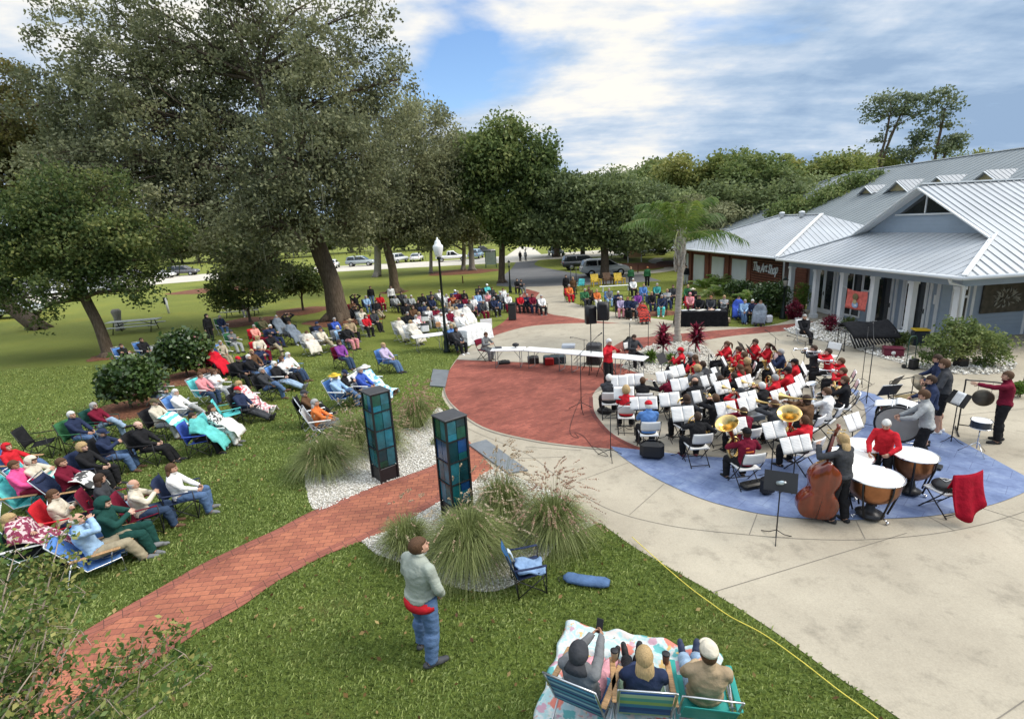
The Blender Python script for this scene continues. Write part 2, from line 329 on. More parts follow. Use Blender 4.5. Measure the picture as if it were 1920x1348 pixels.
M_PATH = brick_mat('path_brick', (0.42, 0.155, 0.092), (0.30, 0.105, 0.070), (0.12, 0.055, 0.045), radians(-4), 0.23, 0.115, .28)
M_BRICK = brick_mat('disc_brick', (0.34, 0.105, 0.075), (0.235, 0.070, 0.053), (0.17, 0.08, 0.068), radians(-30), .22, .11, .42); M_ASPH = conc_mat('asphalt', (0.13, 0.13, 0.135), (0.17, 0.17, 0.172), 0.15)
M_SAND = conc_mat('pale_road', (0.50, 0.46, 0.39), (0.60, 0.56, 0.48)); M_MULCH = mat('mulch', (0.075, 0.028, 0.015), 0.95, col2=(0.26, 0.11, 0.06), scale=14, bump=0.8, bscale=40)
M_GRAVELB = mat('gravel_bed', (0.30, 0.27, 0.22), 0.95, col2=(0.6, 0.57, 0.5), scale=30, bump=0.8, bscale=60)
def structure(name, me): return tag(link(name, me), kind='structure')
# lawn sheet to the horizon, slightly finer near the camera
gm = MB(); gm.add([(-900, -60, 0), (900, -60, 0), (900, 1500, 0), (-900, 1500, 0)], [(0, 1, 2, 3)]); structure('lawn', gm.mesh('lawn', M_GRASS))
CUR_L = [(1062, 564), (1111, 578), (1212, 595), (1292, 605), (1391, 614), (1459, 607), (1500, 592), (1530, 575)]
plaza = pix(('s', [(1108, 976), (1131, 985), (1186, 1024), (1259, 1067), (1336, 1111), (1440, 1176), (1560, 1262), (1690, 1350), (1900, 1500)]), ('l', [(2600, 1500), (2600, 1000)]))
plaza += [Vector((34, 15, 0)), Vector((34, 34, 0)), Vector((15.2, 34, 0))] + pix(('s', CUR_L[::-1]), ('l', [(1056, 552), (1057, 536), (987, 538)]),
    ('s', [(952, 596), (941, 608), (918, 621), (893, 640), (870, 662), (856, 674), (842, 696), (835, 727), (829, 735), (831, 748), (846, 770), (872, 800)]), ('l', [(879, 838), (925, 879), (954, 889), (1040, 925)]))
structure('plaza', poly_mesh('plaza', plaza, 0.008, M_CONC)); PLAZA = plaza
path = pix(('s', [(876, 823), (817, 871), (716, 908), (595, 955), (520, 993), (460, 1020), (374, 1061), (288, 1110), (201, 1159), (121, 1207), (63, 1239), (-60, 1330), (-160, 1440)]), ('l', [(30, 1440)]),
    ('s', [(120, 1350), (213, 1294), (343, 1205), (403, 1167), (460, 1133), (520, 1091), (602, 1046), (677, 1016), (748, 986), (814, 947), (870, 915), (925, 879)]))
structure('path', poly_mesh('path', path, 0.012, M_PATH)); PATH = path
disc = pix(('s', [(858, 673), (842, 696), (837, 715), (835, 735), (850, 760), (905, 800), (1000, 825), (1100, 838), (1190, 845)]), ('s', [(1230, 850), (1300, 820), (1330, 780), (1340, 740), (1320, 710), (1260, 690), (1180, 684), (1060, 676), (950, 672)]))
structure('paving', poly_mesh('brick_disc', disc, 0.012, M_BRICK))
inner = pix(('s', [(1210, 838), (1195, 838), (1150, 815), (1125, 790), (1112, 770), (1110, 745), (1130, 722), (1180, 704), (1300, 690), (1500, 690), (1590, 720), (1620, 760), (1610, 800), (1560, 840), (1460, 858), (1340, 856), (1260, 848)]))
structure('paving', poly_mesh('band_floor', inner, 0.016, M_CONC2))
blue = pix(('s', [(1145, 838), (1170, 860), (1225, 895), (1300, 930), (1370, 952), (1450, 968), (1560, 976), (1650, 974), (1750, 968), (1850, 950), (1925, 922), (2000, 880)]), ('l', [(1920, 893), (1742, 795), (1640, 740), (1590, 728)]),
    ('s', [(1620, 760), (1620, 800), (1560, 840), (1460, 860), (1340, 858), (1240, 849)]))
structure('paving', poly_mesh('blue_paving', blue, 0.020, blue_mat()))
band = pix(('s', [(893, 651), (913, 636), (941, 625), (987, 613), (1040, 608), (1100, 606), (1166, 607)]), ('s', [(1108, 602), (1064, 594), (1040, 591), (1021, 585), (1004, 574), (1004, 560), (1012, 549)]), ('s', [(987, 542), (975, 560), (955, 592), (941, 606), (918, 620), (893, 640)]))
structure('paving', poly_mesh('brick_band', band, 0.012, M_BRICK))
band2 = pix(('s', [(1160, 672), (1200, 660), (1260, 648), (1322, 638), (1384, 629), (1480, 620), (1560, 609)]), ('s', [(1545, 601), (1480, 608), (1407, 615), (1317, 622), (1240, 630), (1180, 636), (1150, 650)]))
structure('paving', poly_mesh('brick_band_right', band2, 0.012, M_BRICK))
slab = pix(('l', [(866, 660), (900, 659), (1130, 678), (1126, 690), (1000, 681), (856, 675)])); structure('paving', poly_mesh('slab', slab, 0.020, M_CONC2))
# dark border course round the inner edge of the brick disc and joints in the concrete
def ribbon(pts, w, z, m, name='paving_joint'):
    P = [Vector((p[0], p[1], 0)) for p in pts]; V = []; F = []
    for i, p in enumerate(P):
        d = (P[min(i + 1, len(P) - 1)] - P[max(i - 1, 0)]).normalized(); nn = Vector((-d.y, d.x, 0)) * (w / 2); V += [(p - nn).xy.to_3d() + Vector((0, 0, z)), (p + nn).xy.to_3d() + Vector((0, 0, z))]
    for i in range(len(P) - 1): F.append((2 * i, 2 * i + 2, 2 * i + 3, 2 * i + 1))
    me = bpy.data.meshes.new(name); me.from_pydata(V, [], F); me.materials.append(m); me.update()
    if me.polygons[0].normal.z < 0: me.flip_normals()
    return structure(name, me)
M_JOINT = mat('joint', (0.19, 0.17, 0.14), 0.95); M_DBRICK = brick_mat('border_brick', (0.20, 0.06, 0.05), (0.15, 0.05, 0.045), (0.1, 0.05, 0.04), radians(20))
S = lambda pts: spl([G(x, y) for x, y in pts], 8)
ribbon(S([(830, 770), (880, 805), (985, 850), (1040, 890), (1130, 950), (1250, 985), (1400, 1003), (1530, 1012), (1650, 1011), (1790, 995), (1920, 960), (2100, 890)]), 0.014, 0.0125, M_JOINT)
for a, b in [((1178, 868), (1085, 902)), ((1420, 963), (1405, 1003)), ((1245, 908), (1180, 966)), ((1605, 977), (1622, 1011)), ((1740, 969), (1790, 996)), ((1840, 953), (1920, 978)), ((1336, 1111), (1700, 1000)), ((1780, 1410), (2000, 1260)), ((1790, 780), (1990, 760)), ((905, 862), (1062, 857)), ((1090, 845), (985, 838)), ((1840, 640), (1925, 640)), ((1150, 626), (1255, 632))]:
    ribbon([G(*a), G(*b)], 0.013, 0.0125, M_JOINT)
ribbon(S([(1108, 745), (1110, 770), (1123, 792), (1148, 817), (1195, 842)]), 0.12, 0.0165, M_DBRICK, 'paving')
ribbon(S([(835, 718), (833, 735), (848, 762), (903, 803), (1000, 828), (1100, 841), (1150, 845)]), 0.05, 0.0165, M_JOINT, 'paving')
M_EDGEB = brick_mat('edge_brick', (0.36, 0.13, 0.09), (0.27, 0.095, 0.07), (0.10, 0.05, 0.04), radians(52), 0.115, 0.23)
pl_ = S([(868, 829), (817, 871), (716, 908), (595, 955), (520, 993), (460, 1020), (374, 1061), (288, 1110), (201, 1159), (121, 1207), (63, 1239), (-60, 1330)]); pr_ = S([(120, 1350), (213, 1294), (343, 1205), (403, 1167), (460, 1133), (520, 1091), (602, 1046), (677, 1016), (748, 986), (814, 947), (870, 915)])
off = lambda L_, d: [p + Vector((-(L_[min(i + 1, len(L_) - 1)] - L_[max(i - 1, 0)]).normalized().y, (L_[min(i + 1, len(L_) - 1)] - L_[max(i - 1, 0)]).normalized().x, 0)) * d for i, p in enumerate(L_)]
ribbon(off(pl_, .11), .22, .0165, M_EDGEB, 'paving'); ribbon(off(pr_, .11), .22, .0165, M_EDGEB, 'paving')
# roads
asph = pix(('s', [(968, 491), (958, 505), (940, 520), (930, 536)]), ('l', [(987, 540), (1060, 537), (1240, 527), (1180, 508), (1087, 514)]), ('s', [(1019, 502), (1002, 496), (1010, 488)]))
structure('road', poly_mesh('asphalt_road', asph, 0.006, M_ASPH))
far = [G(-300, 640), G(0, 592), G(140, 556), G(300, 533), G(500, 517), G(700, 506), G(850, 498), G(968, 492), G(1020, 487), G(1080, 484), G(1200, 476), G(1300, 466), G(1300, 458), G(1100, 471), G(1015, 477), G(1000, 465), G(975, 462), G(950, 480), G(850, 488), G(700, 496), G(560, 503), G(300, 519), G(120, 540), G(0, 566), G(-300, 610)]
structure('road', poly_mesh('pale_road', far, 0.010, M_SAND))
lot = [G(-200, 600), G(0, 567), G(140, 545), G(300, 522), G(330, 512), G(250, 505), G(-200, 540)]
structure('road', poly_mesh('parking', lot, 0.006, M_ASPH))
walk = pix(('s', [(1165, 518), (1230, 512), (1265, 507), (1280, 500), (1262, 493), (1240, 488), (1245, 484)]), ('s', [(1228, 484), (1215, 490), (1232, 497), (1245, 503), (1215, 508), (1160, 512)])); structure('path', poly_mesh('walkway', walk, 0.010, M_SAND))
# mulch rings and beds
def blob(c, rx, ry, z, m, name, seed=0, n=40):
    r = random.Random(seed); ph = [r.uniform(0, 6.28) for _ in range(4)]; P = []
    for k in range(n):
        a = 2 * pi * k / n; w = 1 + 0.07 * sin(3 * a + ph[0]) + 0.05 * sin(5 * a + ph[1]) + 0.03 * sin(9 * a + ph[2]); P.append((c[0] + cos(a) * rx * w, c[1] + sin(a) * ry * w))
    V = [(c[0], c[1], z + 0.06)] + [(p[0] * .5 + c[0] * .5, p[1] * .5 + c[1] * .5, z + 0.045) for p in P] + [(p[0], p[1], z) for p in P]; F = []
    for k in range(n): j = (k + 1) % n; F += [(0, 1 + k, 1 + j), (1 + k, 1 + n + k, 1 + n + j, 1 + j)]
    me = bpy.data.meshes.new(name); me.from_pydata(V, [], F); me.materials.append(m); me.update(); return tag(link(name, me), kind='structure')
for i, (x, y, rx, ry) in enumerate([(640, 602, 2.3, 2.0), (208, 668, 1.0, 1.0), (568, 583, 2.0, 2.2), (470, 603, 2.2, 2.0), (245, 768, 1.4, 1.3), (352, 708, 1.4, 1.4), (740, 548, 1.3, 1.3), (868, 510, 4.5, 4.0), (500, 538, 5.5, 5.0), (385, 545, 3.5, 3.5), (1225, 588, 1.6, 1.0), (1180, 500, 4.5, 5.0), (1290, 494, 4.0, 5.0)]):
    blob(G(x, y), rx, ry, 0.009 + 0.0005 * i, M_MULCH, 'mulch_bed', i)
# ---------------------------------------------------------------- buildings (local x = away from the plaza, local y = along the facade)
BRZ = radians(4.38)
def bframe(label, name='building', cat='building'):
    return empty(name, (0, 0, 0), BRZ, label, cat)
def siding(name, c, pitch=0.16):
    m, N, L, b = nodes_mat(name); b.inputs['Roughness'].default_value = 0.6
    g = noise_out(N, L, 1.2, 4); c0 = mixramp(N, L, g, [(0.3, tuple(v * 0.92 for v in c)), (0.7, tuple(v * 1.06 for v in c))]); L.new(c0, b.inputs['Base Color'])
    tc = N.new('ShaderNodeTexCoord'); w = N.new('ShaderNodeTexWave'); w.wave_type = 'BANDS'; w.bands_direction = 'Z'; w.wave_profile = 'SAW'; w.inputs['Scale'].default_value = 1 / pitch / 3.14159 * 0.5 * 3.14159 / 3.14159 * 1.0
    w.inputs['Scale'].default_value = 0.314 / pitch; L.new(tc.outputs['Object'], w.inputs[0]); bumpit(N, L, b, w.outputs[1], 0.9, 0.02); return m
M_BLUE = siding('blue_siding', (0.30, 0.37, 0.46)); M_ROOF = mat('metal_roof', (0.41, 0.43, 0.45), 0.42, 0.15, var=0.10, scale=0.6, aniso=(1, 1, 1), spec=0.5)
M_ROOFG = mat('grey_metal_roof', (0.19, 0.215, 0.225), 0.5, 0.1, var=0.08, scale=0.5); M_TRIM = mat('trim_white', (0.70, 0.72, 0.73), 0.5, var=0.05, scale=2)
M_GLASS = mat('window_glass', (0.02, 0.024, 0.028), 0.06, 0.0, var=0.3, scale=1.5, spec=0.8); M_CREAM = siding('cream_siding', (0.46, 0.38, 0.20)); M_BRICKW = brick_mat('wall_brick', (0.24, 0.085, 0.05), (0.17, 0.06, 0.04), (0.16, 0.11, 0.09), 0, 0.24, 0.08)
M_SHUT = siding('shutter_white', (0.62, 0.65, 0.66), 0.11); M_SLAT = mat('slat_wood', (0.15, 0.055, 0.035), 0.6, var=0.25, scale=5); M_SLATD = mat('slat_gap', (0.012, 0.010, 0.009), 0.9)
M_DORM = mat('dormer_metal', (0.33, 0.345, 0.36), 0.5, 0.1, var=.08)
M_PCEIL = mat('porch_ceiling', (0.45, 0.47, 0.49), 0.7)  # even grey of the porch ceiling
def roof_plane(mb, pts, down, pitch=0.36, rib=0.022, th=0.06):   # closed slab + standing seams running along 'down'
    P = [Vector(p) for p in pts]; nn = (P[1] - P[0]).cross(P[2] - P[0]).normalized()
    if nn.z < 0: P = P[::-1]; nn = -nn
    m = len(P); V = P + [p - nn * th for p in P]
    F = [tuple(range(m)), tuple(range(2 * m - 1, m - 1, -1))] + [(i, m + i, m + (i + 1) % m, (i + 1) % m) for i in range(m)]; mb.add(V, F)
    d = Vector(down); d = (d - nn * d.dot(nn)).normalized(); s = nn.cross(d).normalized()
    q = [(p.dot(s), p.dot(d)) for p in P]; o = P[0] - s * q[0][0] - d * q[0][1]; lo = min(a for a, _ in q); hi = max(a for a, _ in q)
    k = math.ceil((lo + 0.1) / pitch)
    while k * pitch < hi - 0.1:
        x = k * pitch; ys = []
        for i in range(m):
            (a0, b0), (a1, b1) = q[i], q[(i + 1) % m]
            if (a0 - x) * (a1 - x) < 0: ys.append(b0 + (b1 - b0) * (x - a0) / (a1 - a0))
        if len(ys) >= 2:
            y0, y1 = min(ys) + 0.02, max(ys) - 0.02
            if y1 - y0 > 0.1: mb.beam(o + s * x + d * y0 + nn * rib * 0.45, o + s * x + d * y1 + nn * rib * 0.45, 0.035, rib, up=nn)
        k += 1
# ---- the blue shop with a columned porch
B = bframe('blue sided building with white porch columns, big gable and white metal roof')
EN, EZ, GN, GZ, RZ_, UC = 16.74, 2.92, 20.0, 4.15, 6.14, 21.6
UL, UR = 27.0, 16.2; g0, g1 = 18.25, 24.95
mb = MB(); roof_plane(mb, [(EN, UR, EZ), (EN, UL, EZ), (GN, g1, GZ), (GN, g0, GZ)], (-1, 0, -0.38)); mb.build('porch_roof', M_ROOF, B)
mb = MB(); X2 = 42
roof_plane(mb, [(GN - 0.45, UC, RZ_ + 0.02), (X2, UC, RZ_ + 0.02), (X2, UR, EZ), (EN + 0.02, UR, EZ), (GN - 0.45, g0 - 0.12, GZ - 0.05)], (0, -1, -0.6))
roof_plane(mb, [(X2, UC, RZ_ + 0.02), (GN - 0.45, UC, RZ_ + 0.02), (GN - 0.45, g1 + 0.12, GZ - 0.05), (EN + 0.02, UL, EZ), (X2, UL, EZ)], (0, 1, -0.6)); mb.build('roof', M_ROOF, B)
mb = MB(); mb.beam((GN - 0.47, UC, RZ_ + 0.06), (X2, UC, RZ_ + 0.06), 0.22, 0.06); mb.beam((EN, UR, EZ + .04), (GN - .1, g0 + .05, GZ + .03), 0.16, 0.05); mb.beam((EN, UL, EZ + .04), (GN - .1, g1 - .05, GZ + .03), 0.16, 0.05)
for e in (g0 - 0.2, g1 + 0.2): mb.beam((GN - 0.5, UC, RZ_ - 0.09), (GN - 0.5, e, GZ - 0.14), 0.05, 0.2, up=(1, 0, 0)); mb.beam((GN - 0.25, UC, RZ_ - 0.13), (GN - 0.25, e, GZ - 0.18), 0.42, 0.03, up=(0, 0, 1))
mb.build('ridge_trim', M_TRIM, B)
mb = MB(); mb.tube([(EN - 0.06, UR, EZ - 0.06), (EN - 0.06, UL, EZ - 0.06)], 0.07, 8); mb.tube([(EN - 0.06, UR, EZ - 0.06), (X2, UR - 0.06, EZ - 0.06)], 0.07, 8)
mb.tube([(EN, 16.75, EZ - .08), (EN + .1, 16.75, EZ - .28), (EN + .6, 16.75, EZ - .42), (EN + .62, 16.75, 0.1)], 0.055, 8); mb.build('gutter', M_TRIM, B)
mb = MB(); mb.add([(GN, g0, GZ - .1), (GN, g1, GZ - .1), (GN, UC, RZ_ - 0.05)], [(2, 1, 0)]); mb.add([(GN + .2, g0, GZ - .1), (GN + .2, g1, GZ - .1), (GN + .2, UC, RZ_ - 0.05)], [(0, 1, 2)]); mb.build('gable_wall', M_BLUE, B)
gw = MB(); y0, y1, zb, zt = UC - 1.32, UC + 1.36, 4.98, 5.82; gw.add([(GN - .02, y0, zb), (GN - .02, UC - .03, zb), (GN - .02, UC - .03, zt - .02)], [(0, 2, 1)]); gw.add([(GN - .02, UC + .03, zb), (GN - .02, y1, zb), (GN - .02, UC + .03, zt)], [(0, 2, 1)])
gwo = gw.build('gable_window', M_GLASS, B); fr = MB(); fr.beam((GN - .03, y0 - .2, zb - .05), (GN - .03, y1 + .2, zb - .05), 0.06, 0.1, up=(1, 0, 0)); fr.beam((GN - .03, UC, zb), (GN - .03, UC, zt), 0.05, 0.06, up=(1, 0, 0)); fr.build('window_frame', M_TRIM, gwo)
WN = 18.6
mb = MB(); mb.box(WN, WN + .2, 18.8, 26.9, 0, 2.78); mb.box(WN + .2, X2, 18.8, 18.99, 0, 2.78); mb.box(WN + .2, X2, 26.7, 26.9, 0, 2.78); mb.build('wall', M_BLUE, B)
mb = MB(); mb.box(EN + .05, WN + .3, UR + .1, UL - .1, 2.80, 2.84); mb.box(WN + .3, X2, UR + .1, 19.2, 2.80, 2.84); mb.build('porch_ceiling', M_PCEIL, B)
mb = MB(); mb.box(17.33, 17.57, UR + .6, UL - .15, 2.48, 2.79); mb.box(17.57, X2, UR + .6, UR + .84, 2.48, 2.79); mb.build('porch_beam', M_BLUE, B)
mb = MB(); mb.box(17.0, WN, UR + .4, UL, 0.01, 0.035); mb.build('porch_floor', M_CONC2, B)
for u in (26.72, 24.68, 22.77, 20.89, 18.92, 16.95):
    c = MB(); c.box(17.34, 17.56, u - .11, u + .11, 0.03, 2.475); c.box(17.30, 17.60, u - .15, u + .15, 0.03, 0.22); c.box(17.31, 17.59, u - .14, u + .14, 2.36, 2.47); c.build('column', M_TRIM, B)
def leaf_door(u0, u1, double=True, hz=2.33):
    d = MB(); d.box(WN - .05, WN - .004, u0, u1, 0.06, hz + .08); o = d.build('door', M_TRIM, B); g = MB(); w = u1 - u0
    if double:
        g.box(WN - .056, WN - .05, u0 + .12, u0 + w * .42, 0.3, hz - .05); g.box(WN - .056, WN - .05, u0 + w * .58, u1 - .12, 0.3, hz - .05)
    else: g.box(WN - .056, WN - .05, u0 + .12, u1 - .12, 0.3, hz - .05)
    g.build('pane', M_GLASS, o); h = MB(); hy = (u0 + u1) / 2 if double else u0 + .07; h.box(WN - .07, WN - .051, hy - .02, hy + .02, 1.0, 1.2); h.tube([(WN - .075, hy, 1.1), (WN - .1, hy, 1.1), (WN - .1, hy + .1, 1.1)], .012, 6); h.build('handle', DARKM, o)
leaf_door(24.85, 26.3); leaf_door(21.15, 22.1, False); leaf_door(19.4, 20.25, False)
def pwin(u0, u1, z0, z1, split=0):
    d = MB(); d.box(WN - .045, WN - .003, u0 - .09, u1 + .09, z0 - .09, z1 + .09); o = d.build('window', M_TRIM, B); g = MB(); n = split + 1; w = (u1 - u0) / n
    for i in range(n): g.box(WN - .052, WN - .045, u0 + i * w + (.05 if i else 0), u0 + (i + 1) * w - (.05 if i < n - 1 else 0), z0, z1)
    g.build('pane', M_GLASS, o)
pwin(23.02, 24.05, 0.3, 2.3, 1); pwin(20.32, 20.42, .3, 2.3); pwin(22.5, 22.85, 1.6, 2.3)
mb = MB()
for u in (24.72, 24.3, 22.3, 21.0, 20.62, 19.28, 18.95): mb = MB(); mb.box(WN - .03, WN - .003, u - .07, u + .07, 0.05, 2.77); mb.build('wall_trim', M_TRIM, B)
mb = MB(); mb.box(WN - .012, WN - .004, 18.98, 19.13, 1.45, 1.82); mb.build('notice', PAPER, B)
# end wall facing the camera: window, white trim, carved panel, camera lamp
mb = MB(); mb.box(19.0, 19.75, 18.76, 18.797, 0.4, 2.4); o = mb.build('window', M_TRIM, B); g = MB(); g.box(19.08, 19.67, 18.752, 18.76, 0.5, 1.68); g.box(19.08, 19.67, 18.752, 18.76, 1.78, 2.3); g.build('pane', M_GLASS, o)
mb = MB(); mb.box(19.9, 20.02, 18.77, 18.798, 0.02, 2.5); mb.build('wall_trim', M_TRIM, B); mb = MB(); mb.box(22.3, 22.42, 18.77, 18.798, 0.02, 2.5); mb.build('wall_trim', M_TRIM, B)
mb = MB(); mb.box(20.3, 22.2, 18.70, 18.796, 1.0, 2.15, 0.02); p = tag(mb.build('carved_panel', mat('bronze_panel', (0.09, 0.08, 0.06), 0.6, 0.2, var=0.3), None), 'dark carved panel with pale relief on the blue end wall', 'wall art'); p.rotation_euler = (0, 0, BRZ)
mb = MB(); r = random.Random(5)
for k in range(46):
    a = r.uniform(0, 6.28); q = sqrt(r.random()); c = Vector((21.25 + cos(a) * .62 * q, 18.69, 1.58 + sin(a) * .34 * q)); w = Vector((cos(a + r.uniform(-.6, .6)), 0, sin(a + r.uniform(-.6, .6)))) * r.uniform(.05, .13); mb.tube([c - w, c + Vector((0, -.02, 0)), c + w], [.008, r.uniform(.02, .035), .006], 6)
mb.build('relief', mat('relief_pale', (0.34, 0.33, 0.27), 0.6), p)
mb = MB(); mb.tube([(19.3, 18.5, 2.62), (19.3, 18.2, 2.55)], .06, 8); mb.tube([(19.55, 18.5, 2.64), (19.6, 18.15, 2.6)], .05, 8); mb.box(19.15, 19.7, 18.5, 18.7, 2.6, 2.7); mb.build('security_light', DARKM, B)
# ---- banner between the columns
M_BAN = cloth((0.68, 0.17, 0.14)); bn = MB()
bn.sheet(lambda u, v: (17.28 + 0.03 * sin(u * 9) + .02 * sin(v * 5), 21.02 + 1.26 * u, 1.80 - v * 0.88 - (0.05 * sin(pi * u)) * (1 - v)), 14, 8, .006)
fl = bn.build('banner', M_BAN); fl.rotation_euler = (0, 0, BRZ); tag(fl, 'salmon pink banner with a round emblem hung between two white porch columns', 'banner')
for nm, c, cy, cz, ry, rz2, dx in [('emblem', (0.20, 0.17, 0.09), 21.66, 1.50, .17, .15, .03), ('emblem_ring', (0.42, 0.36, 0.20), 21.66, 1.27, .13, .10, .034), ('emblem_base', (0.30, 0.42, 0.62), 21.64, 1.14, .20, .15, .026), ('emblem_wave', (0.7, 0.72, 0.72), 21.60, 1.12, .10, .05, .03)]:
    e = MB(); e.ell((17.26 - dx, cy, cz), (.012, ry, rz2), 14); e.build(nm, cloth(c), fl)
rp = MB(); rp.tube([(17.33, 20.95, 1.98), (17.28, 21.02, 1.8)], .008, 5); rp.build('rope', PAPER, fl); rp = MB(); rp.tube([(17.33, 22.72, 1.92), (17.28, 22.28, 1.8)], .008, 5); rp.build('rope', PAPER, fl)
# ---- the brick shop with white shutters
Sh = bframe('brick shop with white roller shutters, slatted sign wall and grey metal roof')
SE, SN, SL, SR = 17.4, 18.3, 43.2, 28.15; PK, PKz = 22.5, 5.05; P0, P1 = 31.9, 36.6
mb = MB(); roof_plane(mb, [(SE, SR, 2.9), (SE, SL, 2.9), (PK, P1, PKz), (PK, P0, PKz)], (-1, 0, -.4)); mb.build('roof', M_ROOF, Sh)
mb = MB(); roof_plane(mb, [(SE, SR, 2.9), (PK, P0, PKz), (27.6, SR, 2.9)], (0, -1, -.5)); roof_plane(mb, [(27.6, SL, 2.9), (27.6, SR, 2.9), (PK, P0, PKz), (PK, P1, PKz)], (1, 0, -.4)); roof_plane(mb, [(SE, SL, 2.9), (27.6, SL, 2.9), (PK, P1, PKz)], (0, 1, -.4)); mb.build('end_roof', M_ROOF, Sh)
mb = MB(); mb.beam((SE, SR, 2.93), (PK, P0, PKz + .05), .2, .05); mb.beam((PK, P0, PKz + .04), (PK, P1, PKz + .04), .22, .06); mb.beam((SE, SL, 2.93), (PK, P1, PKz + .05), .2, .05); mb.build('ridge_trim', M_TRIM, Sh)
mb = MB(); mb.tube([(SE - .05, SR, 2.84), (SE - .05, SL, 2.84)], .07, 8); mb.tube([(SE, SR, 2.84), (27.6, SR - .05, 2.84)], .07, 8); mb.tube([(SE, 28.6, 2.82), (SE + .75, 28.6, 2.6), (SE + .78, 28.6, .1)], .05, 8); mb.build('gutter', M_TRIM, Sh)
mb = MB(); mb.box(SN, 26.8, 28.8, 42.3, 0, 2.78); mb.build('wall', M_BRICKW, Sh)
for i in (0, 1): v = MB(); v.lathe([(.14, 0), (.14, .25), (.2, .27), (.16, .36), (.02, .4)], 12, (PK - .35, 35.6 - 2.2 * i, PKz - .12)); v.build('roof_vent', M_TRIM, Sh)
for u0, u1 in [(41.95, 42.25), (39.0, 40.85), (35.9, 37.7), (32.85, 34.7)]:
    s_ = MB(); s_.box(SN - .06, SN - .003, u0, u1, 0.02, 2.38); s_.build('shutter', M_SHUT, Sh)
for u in (41.4, 38.35, 35.3, 32.4): pb = MB(); pb.box(SN - .12, SN - .002, u - .22, u + .22, 0, 2.6); pb.build('pier', M_BRICKW, Sh)
fb = MB(); fb.box(SN - .14, SN - .001, 28.82, 42.3, 2.60, 2.76); fb.build('fascia', M_SLAT, Sh)
sw = MB(); sw.box(SN - .05, SN - .002, 28.85, 32.1, 0.02, 2.58); sw.build('sign_wall', M_SLATD, Sh)
sl = MB(); [sl.box(SN - .11, SN - .051, 28.86, 32.09, .1 + .155 * k, .1 + .155 * k + .1) for k in range(16)]; sl.build('slat', M_SLAT, Sh)
tx = bpy.data.curves.new('shop_sign', 'FONT'); tx.body = 'The Art Shop'; tx.size = 0.78; tx.extrude = 0.015; tx.shear = 0.25; tx.offset = 0.012; tx.space_character = .92; to = bpy.data.objects.new('tmp', tx); COL.objects.link(to)
dg = bpy.context.evaluated_depsgraph_get(); me = bpy.data.meshes.new_from_object(to.evaluated_get(dg)); bpy.data.objects.remove(to); me.materials.clear(); me.materials.append(M_TRIM)
co = np.zeros(len(me.vertices) * 3, np.float32); me.vertices.foreach_get('co', co); co = co.reshape(-1, 3); w = co[:, 0].max(); co[:, 0] *= 2.75 / w
co[:, 1] += 0.05 * np.sin(co[:, 0] * 5.1); co2 = np.stack([SN - .14 - co[:, 2], 31.9 - co[:, 0], 1.80 + co[:, 1] * 1.0], 1); me.vertices.foreach_set('co', co2.ravel()); me.update()
sg = link('shop_sign', me); sg.rotation_euler = (0, 0, BRZ); tag(sg, 'white handwritten lettering reading The Art Shop on the dark slats', 'sign')
# fence of brown slats between the two buildings
mb = MB(); [mb.box(18.45, 18.5, 26.98, 28.3, .06 + .15 * k, .16 + .15 * k) for k in range(16)]; mb.box(18.5, 18.55, 26.95, 28.35, 0, 2.46); f = mb.build('slat_fence', M_SLAT); f.rotation_euler = (0, 0, BRZ); tag(f, 'brown horizontal slat screen between the blue and the brick buildings', 'fence')
# ---- the long cream hall behind
H3 = bframe('long cream hall with grey metal roof and small white dormers behind')
mb = MB(); rn, rzz, en, ez = 37.0, 8.55, 25.6, 3.92; uL, uR = 62, -6
roof_plane(mb, [(en, uR, ez), (en, uL, ez), (rn, 49.0, rzz), (rn, uR, rzz)], (-1, 0, -.4), 0.5); roof_plane(mb, [(en, uL, ez), (rn + 9, uL, ez), (rn, 49.0, rzz)], (0, 1, -.3), .5); roof_plane(mb, [(rn, uR, rzz), (rn, 49, rzz), (rn + 9, uL, ez), (rn + 9, uR, ez)], (1, 0, -.4), .5); mb.build('roof', M_ROOFG, H3)
mb = MB(); mb.beam((rn, uR, rzz + .04), (rn, 49, rzz + .04), .26, .06); mb.beam((rn, 49, rzz + .04), (en, uL, ez + .05), .2, .06); mb.tube([(en - .05, uR, ez - .05), (en - .05, uL, ez - .05)], .08, 6); mb.build('ridge_trim', M_TRIM, H3)
mb = MB(); mb.box(en + .5, rn + 8.5, uR + .5, uL - .5, 0, ez - .12); mb.build('wall', M_CREAM, H3)
